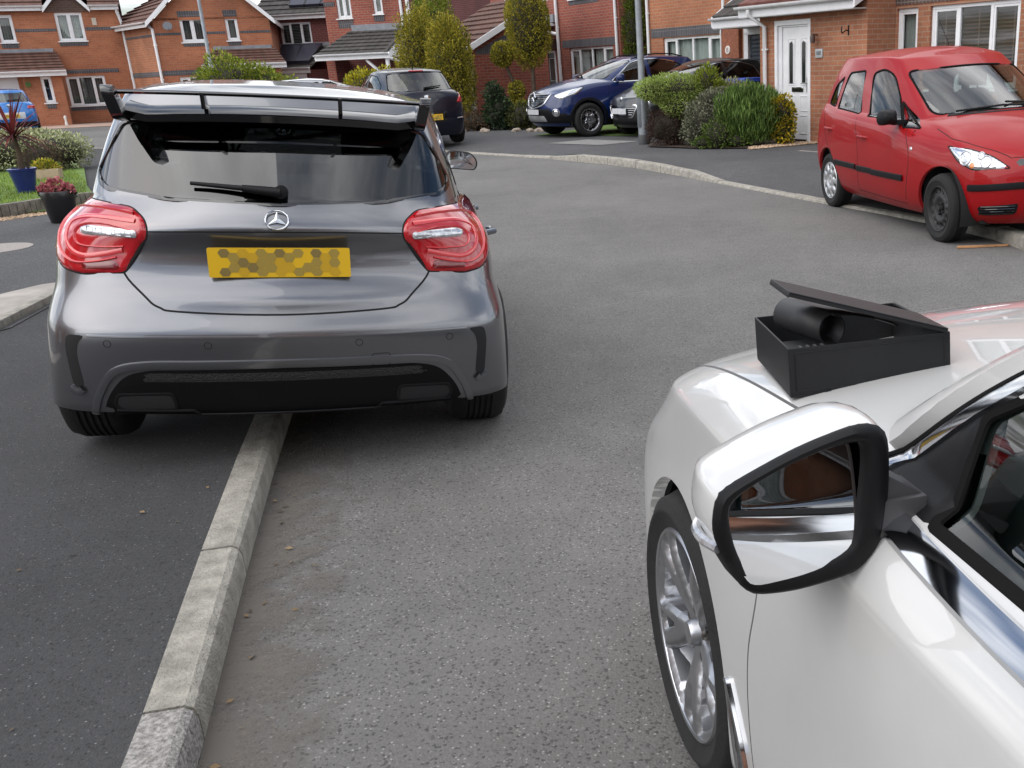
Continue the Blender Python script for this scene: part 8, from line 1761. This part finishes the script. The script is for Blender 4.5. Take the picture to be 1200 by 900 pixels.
    for q, (c, r) in enumerate((((-.11, 0, .03), (.07, .07, .06)), ((.0, .0, .07), (.09, .09, .08)), ((.10, .0, .03), (.07, .07, .06)), ((-.02, -.06, .0), (.08, .05, .06)))):
        p, nn = blob_points(260, c, r, 95 + q); V, F = leaves(p, nn, .035, .8, .5, np.random.default_rng(q), .2); VV.append(V); FF.append(F + k); k += len(V)
    mesh_obj('flowers', np.concatenate(VV), np.concatenate(FF), leaf_mat('petal_pink', (.26, .05, .07), (.62, .24, .24)), t, smooth=False); p, nn = blob_points(300, (0, 0, -.02), (.15, .13, .07), 99); V, F = leaves(p, nn, .05, .5, .6, rng, .1); mesh_obj('leaves', V, F, leaf_mat('leaf_dark', (0, 0, 0), (0, 0, 0)), t, smooth=False)
    # rockery stones behind the far pavement
    rr = random.Random(21)
    for q, (x, y, s_) in enumerate(((-5.05, 26.0, .20), (-4.35, 25.5, .13), (-3.55, 25.2, .12), (-3.2, 24.95, .10), (-2.95, 24.8, .13))):
        b = bmesh.new(); bmesh.ops.create_icosphere(b, subdivisions=2, radius=s_)
        for v in b.verts: v.co *= 1 + rr.uniform(-.16, .16); v.co.z *= .6
        me = bpy.data.meshes.new('rock'); b.to_mesh(me); b.free(); me.materials.append(mat('rock_buff', (.30, .25, .20), .95, var=.3, vscale=6, bump=.6, bscale=30)); o = link('rock', me); o.location = (x, y, .12); tag(o, 'small buff rockery stone in the row between the garage shrubs and the crossover', 'rock', 'rockery stones by the far pavement')
def build_street():
    c = thing('lamp_post', 'grey steel street lamp post standing beside the clipped bush', 'lamp post', (-.42, 19.55, .10)); m = mat('galvanised_grey', (.26, .28, .30), .5, .6, var=.15, vscale=9)
    b = MB(); b.lathe([(.105, -.1), (.105, 1.05), (.100, 1.07), (.062, 1.09), (.060, 1.1), (.052, 3.0), (.045, 5.2), (0, 5.2)], 24); b.build('column', m, c.root if hasattr(c, 'root') else c, smooth=True, angle=35)
    b = MB(); b.box((-.06, -.088, .62), (.10, .022, .62)); b.build('access_door', m, c, bevel=.006)
    b = MB(); b.lathe([(.108, .0), (.112, .02), (.112, .16), (.107, .18)], 24); b.build('base_band', mat('painted_base_dark', (.07, .072, .075), .6), c, smooth=True, angle=35)
    b = MB(); b.tube([(0, 0, 5.15), (-.2, -.3, 5.3), (-.4, -.7, 5.35)], .03, 8); b.box((-.5, -.9, 5.36), (.16, .55, .10), Matrix.Rotation(R_(-28), 3, 'Z')); b.build('lantern', m, c, bevel=.008)
    c = thing('lamp_post', 'distant thin grey lamp post in front of the gabled house', 'lamp post', (-15.0, 36.2, .0)); b = MB(); b.lathe([(.09, 0), (.09, 1.2), (.06, 1.25), (.045, 6.0), (0, 6.0)], 14); b.build('column', mat('galvanised_grey', (0, 0, 0)), c, smooth=True, angle=35)
    b = MB(); b.tube([(0, 0, 5.9), (.3, -.4, 6.1)], .03, 6); b.box((.4, -.55, 6.1), (.14, .5, .1), Matrix.Rotation(R_(35), 3, 'Z')); b.build('lantern', mat('galvanised_grey', (0, 0, 0)), c)
    w = thing('wheelie_bin', 'green wheelie bin with a blue lid behind the variegated shrub', 'bin', (1.58, 20.9, .105), R_(-50)); g = mat('bin_green', (.012, .055, .022), .45, var=.1); bl = mat('bin_blue_lid', (.012, .055, .36), .4)
    b = MB(); V = [(-.24, -.26, .08), (.24, -.26, .08), (.24, .24, .08), (-.24, .24, .08), (-.29, -.34, .98), (.29, -.34, .98), (.29, .32, .98), (-.29, .32, .98)]; b.add(V, [(3, 2, 1, 0), (4, 5, 6, 7), (0, 1, 5, 4), (1, 2, 6, 5), (2, 3, 7, 6), (3, 0, 4, 7)]); b.build('body', g, w, bevel=.02); b = MB(); b.box2((-.31, -.37, .985), (.31, .34, 1.02)); b.box2((-.27, -.32, 1.0), (.27, .30, 1.06)); b.build('lid', bl, w, bevel=.018); b = MB(); b.tube([(-.22, .40, .99), (.22, .40, .99)], .018, 8); b.build('handle', g, w)
    for x in (-.22, .22):
        b = MB(); b.lathe([(0, -.03), (.10, -.03), (.10, .03), (0, .03)], 18, lambda p, q, h, x=x: (x + h, .24 + p, .10 + q)); b.build('wheel', M_TYRE, w, smooth=True, angle=40)
# ================================================================== assemble
build_ground()
house_front_right(); house_middle(); house_behind_crossover(); garage_block(); house_canopy(); house_solar(); house_gable(); house_left(); house_behind_camera(); house_behind_camera((.5, -12.5), 186.0, 'brick house behind the camera to the left, seen only in car paint'); house_behind_camera((-11.0, -3.5), 90.0, 'brick house left of the camera, outside the picture, seen only in car paint')
build_grey(); build_red(); build_white(); build_box(); build_crossover(); build_black(); build_dark(); build_bright()
build_far('silver_hatchback', 'silver hatchback whose roof shows just over the grey hatchback, before the white garage door', P_SILV, POSE_SILVER)
build_far('black_saloon', 'black car whose roof just shows over the left end of the grey hatchback spoiler', P_BLK, POSE_FARBLK, 1.47)
build_plants(); build_street()
